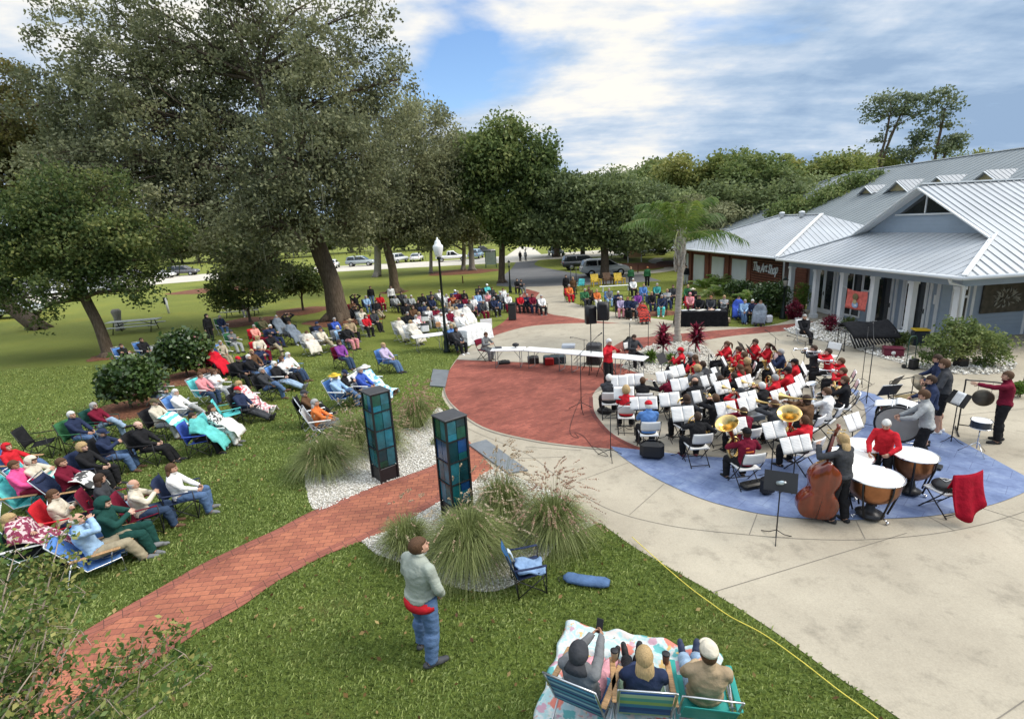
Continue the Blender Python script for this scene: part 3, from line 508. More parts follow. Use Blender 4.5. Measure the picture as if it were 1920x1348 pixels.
for u, ap, hw in [(36.6, 7.1, 1.0), (33.3, 7.1, .85), (30.1, 7.12, .95), (39.6, 6.95, .7)]:
    d = MB(); x0 = 31.6; bz = ap - hw * .72; d.add([(x0, u - hw * .85, bz - .8), (x0, u + hw * .85, bz - .8), (x0, u + hw * .85, bz + .1), (x0, u, ap - .1), (x0, u - hw * .85, bz + .1)], [(4, 3, 2, 1, 0)]); d.add([(x0 + 2.2, u - hw * .85, bz - .8), (x0 + 2.2, u - hw * .85, bz + .1), (x0, u - hw * .85, bz + .1), (x0, u - hw * .85, bz - .8)], [(0, 1, 2, 3)]); dm = d.build('dormer', M_CREAM, H3)
    t = MB(); xb = 31.3
    for s_ in (-1, 1): roof_plane(t, [(xb, u, ap), (xb + 2.9, u, ap), (xb + 2.9, u + s_ * hw * 1.15, ap - hw * .82), (xb, u + s_ * hw * 1.15, ap - hw * .82)], (0, s_, -.7), .35)
    t.build('dormer_roof', M_DORM, dm); t = MB()
    for s_ in (-1, 1): t.beam((xb - .02, u, ap - .07), (xb - .02, u + s_ * hw * 1.15, ap - hw * .82 - .07), .04, .16, up=(1, 0, 0))
    t.build('dormer_trim', M_TRIM, dm)
# ---------------------------------------------------------------- vegetation
def atY(x, y, Y): d = ray(x, y); t = Y / d.y; return Vector((d.x * t, Y, CH + d.z * t))
def leaf_mat(name, lo, mid, hi, rough=0.6, tr=0.40, spec=0.3):
    m, N, L, b = nodes_mat(name); b.inputs['Roughness'].default_value = rough; b.inputs['Specular IOR Level'].default_value = spec
    a = N.new('ShaderNodeAttribute'); a.attribute_name = 'tint'; c = mixramp(N, L, a.outputs['Fac'], [(0.0, lo), (0.5, mid), (1.0, hi)]); L.new(c, b.inputs['Base Color'])
    t = N.new('ShaderNodeBsdfTranslucent'); L.new(c, t.inputs[0]); mx = N.new('ShaderNodeMixShader'); mx.inputs[0].default_value = tr
    L.new(b.outputs[0], mx.inputs[1]); L.new(t.outputs[0], mx.inputs[2]); L.new(mx.outputs[0], N['Material Output'].inputs[0]); return m
M_OAK = leaf_mat('oak_leaf', (0.10, 0.115, 0.06), (0.25, 0.26, 0.135), (0.46, 0.46, 0.26)); M_DARK = leaf_mat('dark_leaf', (0.04, 0.075, 0.022), (0.125, 0.165, 0.05), (0.28, 0.28, 0.09))
M_MID = leaf_mat('mid_leaf', (0.07, 0.11, 0.035), (0.165, 0.22, 0.07), (0.33, 0.36, 0.13)); M_YEL = leaf_mat('yellow_green_leaf', (0.09, 0.13, 0.035), (0.20, 0.24, 0.065), (0.36, 0.35, 0.11))
M_OLIVE = leaf_mat('olive_leaf', (0.09, 0.10, 0.03), (0.19, 0.17, 0.055), (0.34, 0.27, 0.10)); M_PINE = leaf_mat('pine_needle', (0.08, 0.115, 0.07), (0.16, 0.20, 0.11), (0.30, 0.33, 0.19))
M_SAGE = leaf_mat('sage_leaf', (0.065, 0.095, 0.04), (0.15, 0.19, 0.075), (0.28, 0.33, 0.14)); M_YEL2 = leaf_mat('light_leaf', (0.07, 0.11, 0.035), (0.165, 0.21, 0.065), (0.32, 0.34, 0.12))
M_BUSH = leaf_mat('camellia_leaf', (0.018, 0.042, 0.010), (0.045, 0.085, 0.018), (0.12, 0.17, 0.05), 0.35, 0.12, 0.5); M_LIME = leaf_mat('bright_leaf', (0.05, 0.10, 0.015), (0.11, 0.19, 0.03), (0.24, 0.33, 0.07))
M_FROND = leaf_mat('frond', (0.05, 0.105, 0.02), (0.11, 0.19, 0.035), (0.26, 0.31, 0.07), 0.4); M_RED = leaf_mat('red_leaf', (0.05, 0.006, 0.015), (0.16, 0.015, 0.035), (0.50, 0.06, 0.12), 0.35)
M_MOSS = leaf_mat('moss', (0.12, 0.125, 0.08), (0.19, 0.195, 0.13), (0.27, 0.27, 0.19), 0.9, 0.3); M_MYRT = leaf_mat('myrtle_leaf', (0.035, 0.075, 0.015), (0.12, 0.19, 0.045), (0.36, 0.34, 0.11), 0.5, 0.3)
M_BARK = mat('bark', (0.065, 0.045, 0.03), 0.95, col2=(0.16, 0.12, 0.085), scale=3, aniso=(6, 6, 1), bump=0.8, bscale=9, detail=6); M_BARKG = mat('grey_bark', (0.20, 0.18, 0.15), 0.95, col2=(0.34, 0.31, 0.27), scale=4, aniso=(5, 5, 1), bump=0.6, bscale=12)
def leaves(C, T, n, spread, size, rng, elong=1.6, flat=0.75, droop=0.0):     # C clump centres, n leaves each
    k = len(C); c = np.repeat(C, n, 0); t = np.repeat(T, n); m = len(c); off = rng.normal(0, 1, (m, 3)); off /= np.maximum(1, np.linalg.norm(off, axis=1)[:, None] / 2.0)
    sp = np.repeat(spread, n)[:, None] if hasattr(spread, '__len__') else spread
    p = c + off * sp * np.array([1, 1, flat]); a = rng.normal(0, 1, (m, 3)); a[:, 2] -= droop; a /= np.linalg.norm(a, axis=1)[:, None]
    b = rng.normal(0, 1, (m, 3)); b = np.cross(a, b); b /= np.linalg.norm(b, axis=1)[:, None]; s = size * rng.uniform(0.6, 1.35, (m, 1)); L_ = a * s * elong / 2; W_ = b * s / 2
    V = np.stack([p - L_, p + W_, p + L_, p - W_], 1).reshape(-1, 3); F = np.arange(4 * m).reshape(-1, 4); tint = np.clip(t + rng.normal(0, 0.14, m), 0, 1)
    return V, F, np.repeat(tint, 4)
def bez(a, b, bend, n=5):
    a = Vector(a); b = Vector(b); m = (a + b) / 2 + Vector(bend); return [a * (1 - t) ** 2 + m * 2 * t * (1 - t) + b * t * t for t in [i / n for i in range(n + 1)]]
def make_tree(name, label, cat, base, trunk, lobes, m, clumps, nleaf, size, bark=None, seed=0, spread=0.55, group=None, moss=0, gap=0.0, limb=0.13, twig=0.3, tintshift=0.0, flat=0.75, droop=0.0, shell=0.45, root=None, mossm=None):
    rng = np.random.default_rng(seed); base = Vector(base)
    r = root or empty(name, base, 0, label, cat, group); tb = MB(); tr = [Vector(p) - base for p, _ in trunk]; rad = [q for _, q in trunk]
    tb.tube(spl(tr, 4), list(np.interp(np.linspace(0, len(tr) - 1, 4 * (len(tr) - 1) + 1), range(len(tr)), rad)), 12)
    fl = rad[0]; [tb.tube([Vector((cos(a) * fl * 1.7, sin(a) * fl * 1.7, -.05)), Vector((cos(a) * fl * .95, sin(a) * fl * .95, fl * .35)), tr[0].lerp(tr[1], 0.45) * 1.0], [fl * .18, fl * .38, fl * .5], 7) for a in rng.uniform(0, 6.28, 5)]
    vol = np.array([l[1] * l[2] * l[3] for l in lobes]) ** 0.72; vol = vol / vol.sum(); CC = []; TT = []; top = tr[-1]
    for li, l in enumerate(lobes):
        c = Vector(l[0]) - base; k = max(3, int(round(clumps * vol[li] * (l[4] if len(l) > 4 else 1)))); d = rng.normal(0, 1, (k, 3)); d /= np.linalg.norm(d, axis=1)[:, None]
        rr = rng.uniform(shell ** 3, 1, k) ** (1 / 3); q = np.array(c) + d * rr[:, None] * np.array([l[1], l[2], l[3]]); q = q[q[:, 2] > 0.12 * size]
        t = 0.42 + 0.16 * rng.normal(0, 1, len(q)) + 0.12 * rng.normal() + tintshift; CC.append(q); TT.append(t)
        # limb from the nearest trunk node that is lower than the lobe
        node = min(range(len(tr) // 2, len(tr)), key=lambda i: (tr[i] - c).length + (6 if tr[i].z > c.z + .5 else 0)); st = tr[node]; rn = min(rad[node] * 0.55, limb * (1 + (c - st).length * 0.05) * 2.2)
        lp = bez(st, c, (rng.normal() * .6, rng.normal() * .6, 0.14 * (c - st).length), 5); tb.tube(lp, [rn * (1 - 0.15 * j) for j in range(6)], 7)
        for j in range(len(q)):
            if rng.random() < twig:
                s0 = lp[int(rng.integers(2, 6))]; e = Vector(q[j]); tb.tube(bez(s0, e, rng.normal(0, .25, 3) * (e - s0).length * .5, 3), [rn * .26, rn * .19, rn * .13, rn * .06], 5, caps=False)
    C = np.concatenate(CC); T = np.concatenate(TT)
    if gap: keep = rng.random(len(C)) > gap; C = C[keep]; T = T[keep]
    sp = rng.uniform(0.5, 1.5, len(C)) * spread * .72; nleaf = int(nleaf * .54); V, F, A = leaves(C, T, nleaf, sp, size, rng, flat=flat, droop=droop)
    tm = tb.build('trunk', bark or M_BARK, r); link('crown', npmesh('crown', V, F, m, attr=A), r)
    if moss:
        idx = rng.integers(0, len(C), moss); V = []; F = []; A = []
        for i in idx:
            p = C[i] + rng.normal(0, spread * .6, 3); w = rng.uniform(.012, .04) * (size / .15); h = rng.uniform(.3, 1.5) * (size / .15); a = rng.uniform(0, 3.14); dx, dy = cos(a) * w, sin(a) * w; o = rng.normal(0, .05, 2); b0 = len(V)
            V += [(p[0] - dx, p[1] - dy, p[2]), (p[0] + dx, p[1] + dy, p[2]), (p[0] + o[0] + dx * .8, p[1] + o[1] + dy, p[2] - h * .55), (p[0] + o[0] - dx * .8, p[1] + o[1] - dy, p[2] - h * .55), (p[0] + o[0] * 2, p[1] + o[1] * 2, p[2] - h), (p[0] + o[0] * 2 + .01, p[1] + o[1] * 2, p[2] - h)]
            F += [(b0, b0 + 1, b0 + 2, b0 + 3), (b0 + 3, b0 + 2, b0 + 5, b0 + 4)]; A += [rng.random()] * 6
        link('moss', npmesh('moss', V, F, M_MOSS, attr=A), r)
    return r
def lobes(Y, L, k=1.0):            # (px, py, rx px, rz px, depth offset, depth radius factor, density)
    out = []
    for l in L:
        yy = Y + l[4]; c = atY(l[0], l[1], yy); s = (c - Vector((0, 0, CH))).length / CF / (1 + ((l[0] - 960) / CF) ** 2 * .35); rx = l[2] * s * .9; rz = l[3] * s * .88; out.append((c, rx, (rx + rz) / 2 * (l[5] if len(l) > 5 else .9), rz, l[6] if len(l) > 6 else 1))
    return out
def tpath(Y, pts): return [(atY(x, y, Y + dy), r) for x, y, dy, r in pts]
# the big live oak
bo = G(637, 601); Y = bo.y
make_tree('oak_tree', 'huge live oak hung with grey moss, its thick trunk amid the lawn audience', 'tree', bo, [(bo, .78), (bo + Vector((-.1, 0, 1.2)), .64)] + tpath(Y, [(622, 530, 0, .56), (603, 480, 0, .54), (585, 430, 0, .47), (560, 350, 0, .45), (520, 250, .5, .35), (480, 150, 0, .22)]),
    lobes(Y, [(130, 330, 85, 70, 0, .9, .9), (60, 200, 50, 70, 1, .8, .5), (190, 410, 80, 55, -1, .9, .9), (300, 450, 70, 45, -1, .9, .8), (430, 330, 130, 120, 1), (310, 230, 120, 110, 0), (200, 170, 95, 85, 1, .9, .8), (120, 90, 60, 75, 0, .8, .38), (250, 60, 90, 70, -1, .9, .5), (360, 120, 100, 80, 1), (500, 120, 100, 90, 2), (470, 20, 110, 60, 0, .9, .42), (600, 190, 90, 90, 0), (600, 90, 70, 60, -1, .9, .55), (690, 120, 60, 55, 1, .9, .45), (745, 150, 38, 45, 0, .9, .4),
        (560, 310, 120, 100, -3), (640, 300, 90, 90, -2), (520, 410, 100, 70, -4), (430, 450, 70, 65, -2), (330, 380, 90, 70, -1), (230, 330, 90, 80, 0), (650, 420, 55, 55, -1), (700, 340, 70, 70, 1), (590, 0, 120, 50, 1, .9, .3), (200, -20, 140, 60, 1, .9, .3), (390, -40, 120, 60, 0, .9, .5), (150, 240, 70, 70, 2), (690, 230, 70, 60, 2), (690, 20, 50, 45, 1, .9, .35), (475, 505, 70, 38, -1, .9, .8)]),
    M_OAK, 2500, 140, 0.125, seed=3, spread=0.60, moss=2600, limb=.22, twig=.3, flat=.7)
# right-hand oaks of the same row
b2 = G(741, 549); make_tree('oak_tree', 'mossy oak with a shaggy boot-patterned trunk behind the back rows of the audience', 'tree', b2, [(b2, .55), (b2 + Vector((0, 0, 1.0)), .42)] + tpath(b2.y, [(735, 500, 0, .38), (722, 450, 0, .34), (712, 390, 0, .26)]),
    lobes(b2.y, [(760, 330, 85, 80, 2), (820, 370, 80, 85, 4), (735, 420, 70, 50, 0), (700, 380, 60, 60, 0), (800, 250, 55, 60, 6, .9, .8), (850, 310, 60, 55, 5), (760, 230, 50, 50, 2, .9, .7), (800, 430, 60, 40, 3)]), M_OAK, 950, 100, 0.17, seed=5, spread=.7, moss=900, bark=M_BARK, limb=.16)
b3 = G(885, 508); make_tree('oak_tree', 'rounded olive green oak on pale twin trunks in the mulch bed beyond the street lamp', 'tree', b3, [(b3, .42)] + tpath(b3.y, [(884, 480, 0, .34), (880, 440, 0, .3), (870, 400, 0, .22)]),
    lobes(b3.y, [(870, 370, 50, 70, 0), (830, 400, 45, 50, 0), (895, 390, 30, 55, 0), (860, 300, 48, 45, 0), (880, 430, 40, 28, 0)]), M_OAK, 520, 100, 0.24, bark=M_BARKG, seed=6, spread=.9, tintshift=.06)
b3b = G(868, 507); make_tree('oak_tree', 'slimmer pale trunked oak just left of the twin trunks in the mulch bed', 'tree', b3b + Vector((0, .6, 0)), [(b3b + Vector((0, .6, 0)), .3)] + tpath(b3b.y + .6, [(870, 470, 0, .25), (868, 430, 0, .2)]), lobes(b3b.y + 2, [(845, 350, 50, 60, 2), (820, 440, 30, 26, 0)]), M_OAK, 200, 90, 0.24, bark=M_BARKG, seed=61, spread=.9)
b4 = G(708, 519); make_tree('oak_tree', 'straight trunked oak beside the far road left of the shaggy trunk', 'tree', b4, [(b4, .5)] + tpath(b4.y, [(708, 480, 0, .42), (706, 430, 0, .36)]), lobes(b4.y, [(700, 400, 60, 50, 0), (660, 420, 50, 40, 2), (740, 390, 60, 50, 2)]), M_OAK, 330, 90, 0.27, bark=M_BARKG, seed=62, spread=1.0)
b4b = G(808, 513); make_tree('oak_tree', 'small slim trunked oak beside the parked cars beyond the street lamp', 'tree', b4b, [(b4b, .24)] + tpath(b4b.y, [(808, 485, 0, .2), (808, 450, 0, .16)]), lobes(b4b.y, [(808, 420, 45, 35, 0)]), M_OAK, 130, 90, 0.27, bark=M_BARKG, seed=63, spread=1.0)
b5 = G(941, 530); make_tree('elm_tree', 'tall green tree with a dark straight trunk left of the asphalt drive', 'tree', b5, [(b5, .42), (b5 + Vector((0, 0, .6)), .32)] + tpath(b5.y, [(941, 490, 0, .3), (941, 430, 0, .27), (935, 340, 0, .2)]),
    lobes(b5.y, [(930, 300, 62, 52, 0), (950, 250, 40, 26, 0, .9, .6), (1000, 340, 48, 60, 0), (900, 350, 45, 50, 0), (950, 400, 60, 40, 0), (975, 430, 60, 26, 0), (1010, 285, 30, 30, 0, .9, .5), (900, 285, 40, 25, 0, .9, .6)]), M_MID, 800, 100, 0.22, seed=7, spread=.8, tintshift=-.08)
b6 = G(1134, 524); make_tree('cedar_tree', 'broad dark green tree spreading over the white parked car', 'tree', b6, [(b6, .55), (b6 + Vector((0, 0, .8)), .42)] + tpath(b6.y, [(1134, 480, 0, .36), (1130, 440, 0, .3)]),
    lobes(b6.y, [(1090, 420, 90, 48, 0), (1030, 430, 60, 30, 0), (1180, 430, 70, 45, 0), (1130, 370, 90, 45, 0), (1060, 370, 55, 40, 0), (1210, 380, 55, 40, 2), (1250, 430, 40, 35, 3)]), M_SAGE, 900, 110, 0.20, seed=8, spread=.85, flat=.5, tintshift=-.02)
# left: dark leaning maple close by, and the olive crown at the frame edge
b7 = G(208, 668); make_tree('maple_tree', 'dark leaved tree with a leaning trunk at the left of the lawn', 'tree', b7, [(b7, .36), (b7 + Vector((-.1, 0, .4)), .28)] + tpath(b7.y, [(185, 610, 0, .24), (160, 560, 0, .23), (140, 510, 0, .18), (110, 440, 0, .12)]),
    lobes(b7.y, [(290, 490, 26, 40, 1, .9, .4), (320, 430, 36, 34, 1, .9, .5), (200, 350, 60, 36, 1, .9, .5), (90, 340, 60, 34, 0, .9, .5), (70, 590, 30, 26, 0, .9, .3), (60, 470, 85, 60, 0), (160, 470, 80, 70, 0), (230, 500, 60, 55, 0, .9, .9), (110, 400, 90, 50, 0), (220, 430, 60, 45, -1), (-20, 520, 60, 70, 1), (110, 545, 60, 38, -1, .9, .6), (10, 410, 60, 50, 0), (40, 560, 40, 35, 0, .9, .3), (265, 545, 28, 24, 0, .9, .6)]), M_DARK, 950, 95, 0.105, seed=9, spread=.42, limb=.1, droop=.5)
b8 = G(-30, 640); make_tree('maple_tree', 'olive and rust tinged tree at the left edge of the photo', 'tree', b8 + Vector((0, 4, 0)), [(b8 + Vector((0, 4, 0)), .5)] + tpath(b8.y + 4, [(-30, 520, 0, .4), (-20, 400, 0, .3), (0, 300, 0, .2)]),
    lobes(b8.y + 4, [(10, 230, 80, 70, 0), (-10, 140, 60, 50, 0, .9, .6), (45, 170, 40, 36, 0, .9, .35), (90, 260, 60, 50, 1, .9, .7), (60, 300, 70, 60, 1), (-20, 330, 90, 80, 0), (110, 340, 60, 50, 2), (20, 180, 45, 35, 0, .9, .5), (-60, 250, 80, 80, 0), (60, 380, 60, 40, 2)]), M_OLIVE, 700, 95, 0.14, seed=10, spread=.5, twig=.4)
# two little trees in mulch rings, a dark stump-like palm, dense evergreen
for (bx, by), lb, lab, sd, hh in [((470, 605), [(430, 535, 42, 32, 0), (470, 510, 38, 36, 0), (420, 560, 45, 20, 0), (500, 545, 24, 24, 0), (455, 570, 30, 12, 0, .9, .6)], 'small young tree in a mulch ring beside the picnic table with a sitter', 21, 0), ((569, 583), [(560, 520, 34, 28, 0), (540, 540, 28, 14, 0), (585, 535, 26, 18, 0)], 'small young tree in a mulch ring left of the great oak trunk', 22, 0)]:
    b = G(bx, by); make_tree('young_tree', lab, 'tree', b, [(b, .10), (b + Vector((0, 0, .8)), .07), (atY(bx - 4, by - 60, b.y), .05)], lobes(b.y, lb), M_DARK, 170, 70, 0.13, seed=sd, spread=.4, limb=.04, flat=.5, tintshift=.05)
b = G(497, 536); make_tree('evergreen_tree', 'dense black green evergreen in a mulch bed far behind the picnic tables', 'tree', b, [(b, .3), (b + Vector((0, 0, 2)), .2)], lobes(b.y, [(497, 505, 28, 28, 0), (480, 520, 22, 14, 0), (455, 480, 30, 30, 3)]), M_DARK, 160, 90, 0.3, seed=23, spread=1.0, tintshift=-.35)
b = G(222, 622); tb = MB(); tb.lathe([(.30, 0), (.24, .15), (.26, .4), (.2, .7), (.24, 1.0), (.3, 1.25), (.2, 1.4)], 9); t_ = tag(tb.build('tree_stump', M_BARKG, None, b + Vector((-.3, .6, 0))), 'rough grey trunk stub behind the long picnic table', 'stump')
for k in range(9): q = MB(); a = k * .7; q.tube([Vector((0, 0, .9)), Vector((cos(a) * .3, sin(a) * .3, 1.3)), Vector((cos(a) * .55, sin(a) * .5, 1.55))], [.09, .06, .03], 6)
# ---- woods: shared meshes, each tree its own object
def proto_tree(seed, m, ht, wd, clumps=430, size=0.24, spread=.95, flat=.75, rough=1):
    rg = random.Random(seed); L_ = [(Vector((rg.uniform(-.45, .45) * wd, rg.uniform(-.45, .45) * wd, ht * rg.uniform(.35, .85))), wd * rg.uniform(.22, .36), wd * rg.uniform(.22, .36), ht * rg.uniform(.13, .22)) for _ in range(9)]
    L_.append((Vector((0, 0, ht * .6)), wd * .38, wd * .38, ht * .3))
    return make_tree('wood_tree', 'x', 'tree', (0, 0, 0), [((0, 0, 0), wd * .035), ((0, 0, ht * .25), wd * .028), ((.2, 0, ht * .55), wd * .02)], L_, m, clumps, 210, size, seed=seed, spread=spread, flat=flat, twig=.15, gap=.08, tintshift=.24)
PT = [proto_tree(31, M_MID, 12, 9), proto_tree(32, M_YEL, 13, 8), proto_tree(33, M_SAGE, 11, 10), proto_tree(34, M_YEL2, 14, 8, size=.30, spread=.9), proto_tree(35, M_OAK, 12, 12)]
WT = [(1180, 1310, 90, 1, 2, 310, 'slim mid green tree rising behind the broad dark tree'), ]
def wood(k, px, pytop, Y, ht, wmul, label, group, rot=0):
    o = copy_tree(PT[k]); top = atY(px, pytop, Y); o.location = (top.x, Y, 0); s = max(.2, top.z) / ht; o.scale = (s * wmul, s * wmul, s); o.rotation_euler = (0, 0, rot); o['label'] = label; o['group'] = group; return o
HTS = [12, 13, 11, 14, 12]; gW = 'trees in the belt of woods behind the shops'
for i, (k, px, py, Y, w, lab) in enumerate([(0, 1175, 322, 74, 1.1, 'low rounded tree directly behind the left part of the broad dark tree'), (3, 1240, 293, 80, 1.15, 'tall pale topped tree in the woods left of the queen palm crown'), (1, 1322, 284, 66, 1.15, 'tall yellow green tree above the queen palm crown'), (0, 1385, 300, 62, 1.2, 'mid green tree in the woods just right of the yellow green tree above the palm'),
    (2, 1440, 322, 58, 1.2, 'dark green tree in the woods behind the brick shop roof'), (3, 1475, 300, 66, 1.2, 'ragged mid green tree in the woods above the brick shop roof vents'), (1, 1545, 288, 64, 1.2, 'bright yellow green tree in the woods above the far end of the cream hall'), (1, 1625, 283, 70, .8, 'narrow yellow green tree at the foot of the left pair of pines'), (2, 1280, 350, 60, 1.3, 'low dark tree in the woods behind the queen palm'),
    (4, 1350, 365, 56, 1.2, 'low olive tree in the woods behind the left end of the brick shop'), (2, 1500, 345, 56, 1.1, 'low dark tree touching the left eave of the cream hall'), (0, 1090, 325, 72, 1.25, 'mid green tree behind the middle of the broad dark tree'), (4, 1040, 345, 86, 1.2, 'distant olive tree right of the tall tree by the drive'), (1, 1805, 282, 74, .7, 'olive tree peeping over the cream hall roof right of the pines')]):
    wood(k, px, py, Y, HTS[k] * 1.02, w, lab, gW, i * 1.3)
rg = random.Random(4); names = ['dark', 'olive', 'mid green', 'pale green', 'grey green']
for i in range(46):
    px = -140 + i * 28 + rg.uniform(-8, 8); k = rg.choice([0, 2, 4, 3, 4]); wood(k, px, 436 - (px - 870) * -.0 + rg.uniform(-28, 12) + (870 - px) * .02, 150 + rg.uniform(-12, 25), HTS[k], 1.35, 'far tree in the hazy line beyond the parked cars', 'far tree line beyond the cars', i)
for p in PT: wipe(p)
# tree in front of the cream hall
b = G(1600, 476); Yh = 46.0; b = Vector((atY(1595, 400, Yh).x, Yh, 0)); make_tree('oak_tree', 'rounded tree with thin foliage between the brick shop roof and the cream hall', 'tree', b, [(b, .3), (b + Vector((0, 0, 2.5)), .2), (b + Vector((0, 0, 4.2)), .12)],
    lobes(Yh, [(1500, 392, 42, 22, 0), (1465, 398, 28, 14, 0), (1545, 405, 40, 20, 0), (1655, 395, 22, 16, 0), (1590, 385, 55, 28, 0), (1640, 365, 32, 30, 0), (1560, 375, 38, 26, 0), (1600, 350, 32, 22, 0), (1640, 340, 22, 16, 0, .9, .8), (1530, 390, 30, 18, 0, .9, .8)]), M_MID, 520, 100, 0.15, seed=41, spread=.5, tintshift=.02)
# pines
def pine(base_px, top, crown, label, seed, Y=66, r=.15):
    b = Vector((atY(base_px[0], base_px[1], Y).x, Y, 0)); pts = [(b, r * 1.4), (atY(base_px[0], base_px[1], Y), r)] + [(atY(x, y, Y), r * f) for x, y, f in top]
    make_tree('pine_tree', label, 'tree', b, pts, lobes(Y, crown), M_PINE, 40, 70, 0.20, seed=seed, spread=.72, group='tall slender pines', limb=.07, twig=.45, flat=.45, shell=.6)
pine((1640, 330), [(1658, 270, .9), (1668, 220, .7)], [(1648, 200, 22, 16, 0), (1665, 185, 22, 12, 0), (1640, 222, 18, 9, 0), (1650, 265, 12, 10, 0), (1680, 210, 18, 10, 0), (1635, 208, 12, 8, 0)], 'left pine of the leaning pair above the cream hall', 51)
pine((1651, 320), [(1678, 240, .8), (1700, 195, .6)], [(1700, 185, 20, 10, 0), (1690, 210, 18, 9, 0), (1718, 182, 12, 7, 0), (1665, 285, 8, 12, 0, .9, .6), (1722, 212, 12, 8, 0), (1680, 235, 10, 6, 0)], 'right pine of the leaning pair above the cream hall', 52)
pine((1753, 300), [(1765, 240, .9), (1772, 205, .6)], [(1770, 180, 24, 16, 0), (1748, 192, 16, 8, 0), (1790, 200, 14, 9, 0), (1745, 232, 18, 9, 0), (1785, 235, 12, 12, 0), (1762, 215, 18, 8, 0)], 'tallest single pine standing right of the leaning pair', 53)
pine((1709, 310), [(1716, 275, .8)], [(1722, 258, 15, 12, 0), (1700, 284, 12, 8, 0), (1727, 283, 10, 6, 0), (1698, 298, 8, 6, 0, .9, .6)], 'short pine between the tall pines', 54, r=.16)
pine((1768, 305), [(1778, 280, .8)], [(1785, 262, 16, 9, 0), (1768, 278, 12, 10, 0), (1790, 275, 12, 8, 0)], 'low dark pine at the foot of the tallest pine', 55, r=.14)
# ---------------------------------------------------------------- lawn blades, gravel, ornamental grasses, bushes, palms
def npl(pts): return np.array([[p[0], p[1]] for p in pts])
BED1 = pix(('s', [(572, 885), (574, 915), (592, 957), (655, 934), (716, 908), (817, 871), (872, 825), (868, 808), (845, 790), (822, 765), (800, 790), (780, 800), (735, 810), (660, 830), (600, 850)]))
BED2 = pix(('s', [(677, 1015), (748, 986), (814, 947), (870, 915), (925, 880), (954, 890), (1040, 926), (1108, 976), (1112, 985), (1080, 1000), (1042, 1024), (1022, 1048), (985, 1085), (920, 1110), (833, 1097), (785, 1075), (748, 1055), (705, 1040)]))
for bd in (BED1, BED2): structure('gravel_bed', poly_mesh('gravel_bed', bd, 0.010 if bd is BED1 else 0.011, M_GRAVELB))
def scatter_in(poly, n, rng, avoid=()):
    P = npl(poly); lo, hi = P.min(0), P.max(0); out = np.zeros((0, 2))
    while len(out) < n:
        q = rng.uniform(lo, hi, (n * 2, 2)); k = inpoly(q[:, 0], q[:, 1], poly)
        for a in avoid: k &= ~inpoly(q[:, 0], q[:, 1], a)
        out = np.vstack([out, q[k]])
    return out[:n]
rng = np.random.default_rng(77)
M_STONE = leaf_mat('white_stone', (0.42, 0.39, 0.33), (0.68, 0.65, 0.58), (0.84, 0.82, 0.78), 0.8, 0.0, 0.2)
def stones(name, polyg, n, s0, s1, z=0.012):
    q = scatter_in(polyg, n, rng); s = rng.uniform(s0, s1, n); base = np.array([(1, 0, 0), (0, 1, 0), (-1, 0, 0), (0, -1, 0), (0, 0, .75), (0, 0, -.4)], float)
    F0 = np.array([(0, 1, 4), (1, 2, 4), (2, 3, 4), (3, 0, 4), (1, 0, 5), (2, 1, 5), (3, 2, 5), (0, 3, 5)]); V = base[None] * (s[:, None, None]) * rng.uniform(.6, 1.3, (n, 6, 1)); a = rng.uniform(0, 6.28, n)
    x = V[..., 0] * np.cos(a)[:, None] - V[..., 1] * np.sin(a)[:, None]; y = V[..., 0] * np.sin(a)[:, None] + V[..., 1] * np.cos(a)[:, None]
    V = np.stack([x + q[:, 0:1], y + q[:, 1:2], V[..., 2] + z + s[:, None] * rng.uniform(.1, .7, (n, 1))], -1).reshape(-1, 3); F = (F0[None] + 6 * np.arange(n)[:, None, None]).reshape(-1, 3)
    o = link(name, npmesh(name, V, F, M_STONE, attr=np.repeat(rng.random(n), 6))); return tag(o, 'loose white gravel', 'gravel', kind='stuff')
stones('gravel', BED1, 15000, .012, .026); stones('gravel', BED2, 11000, .012, .026)
BED3 = pix(('s', [(1505, 612), (1560, 600), (1620, 640), (1650, 655), (1700, 665), (1720, 680), (1780, 685), (1860, 668), (1905, 682), (1880, 700), (1800, 702), (1740, 695), (1690, 682), (1640, 668), (1590, 650), (1540, 640), (1490, 628), (1470, 618)])); structure('gravel_bed', poly_mesh('rock_bed', BED3, 0.0125, M_GRAVELB)); stones('rocks', BED3, 2600, .03, .075)
BED4 = pix(('s', [(1180, 668), (1215, 650), (1270, 640), (1320, 650), (1345, 675), (1320, 700), (1260, 705), (1200, 700), (1165, 690)])); structure('gravel_bed', poly_mesh('rock_bed', BED4, 0.0225, M_GRAVELB)); stones('rocks', BED4, 1500, .025, .06, .022)
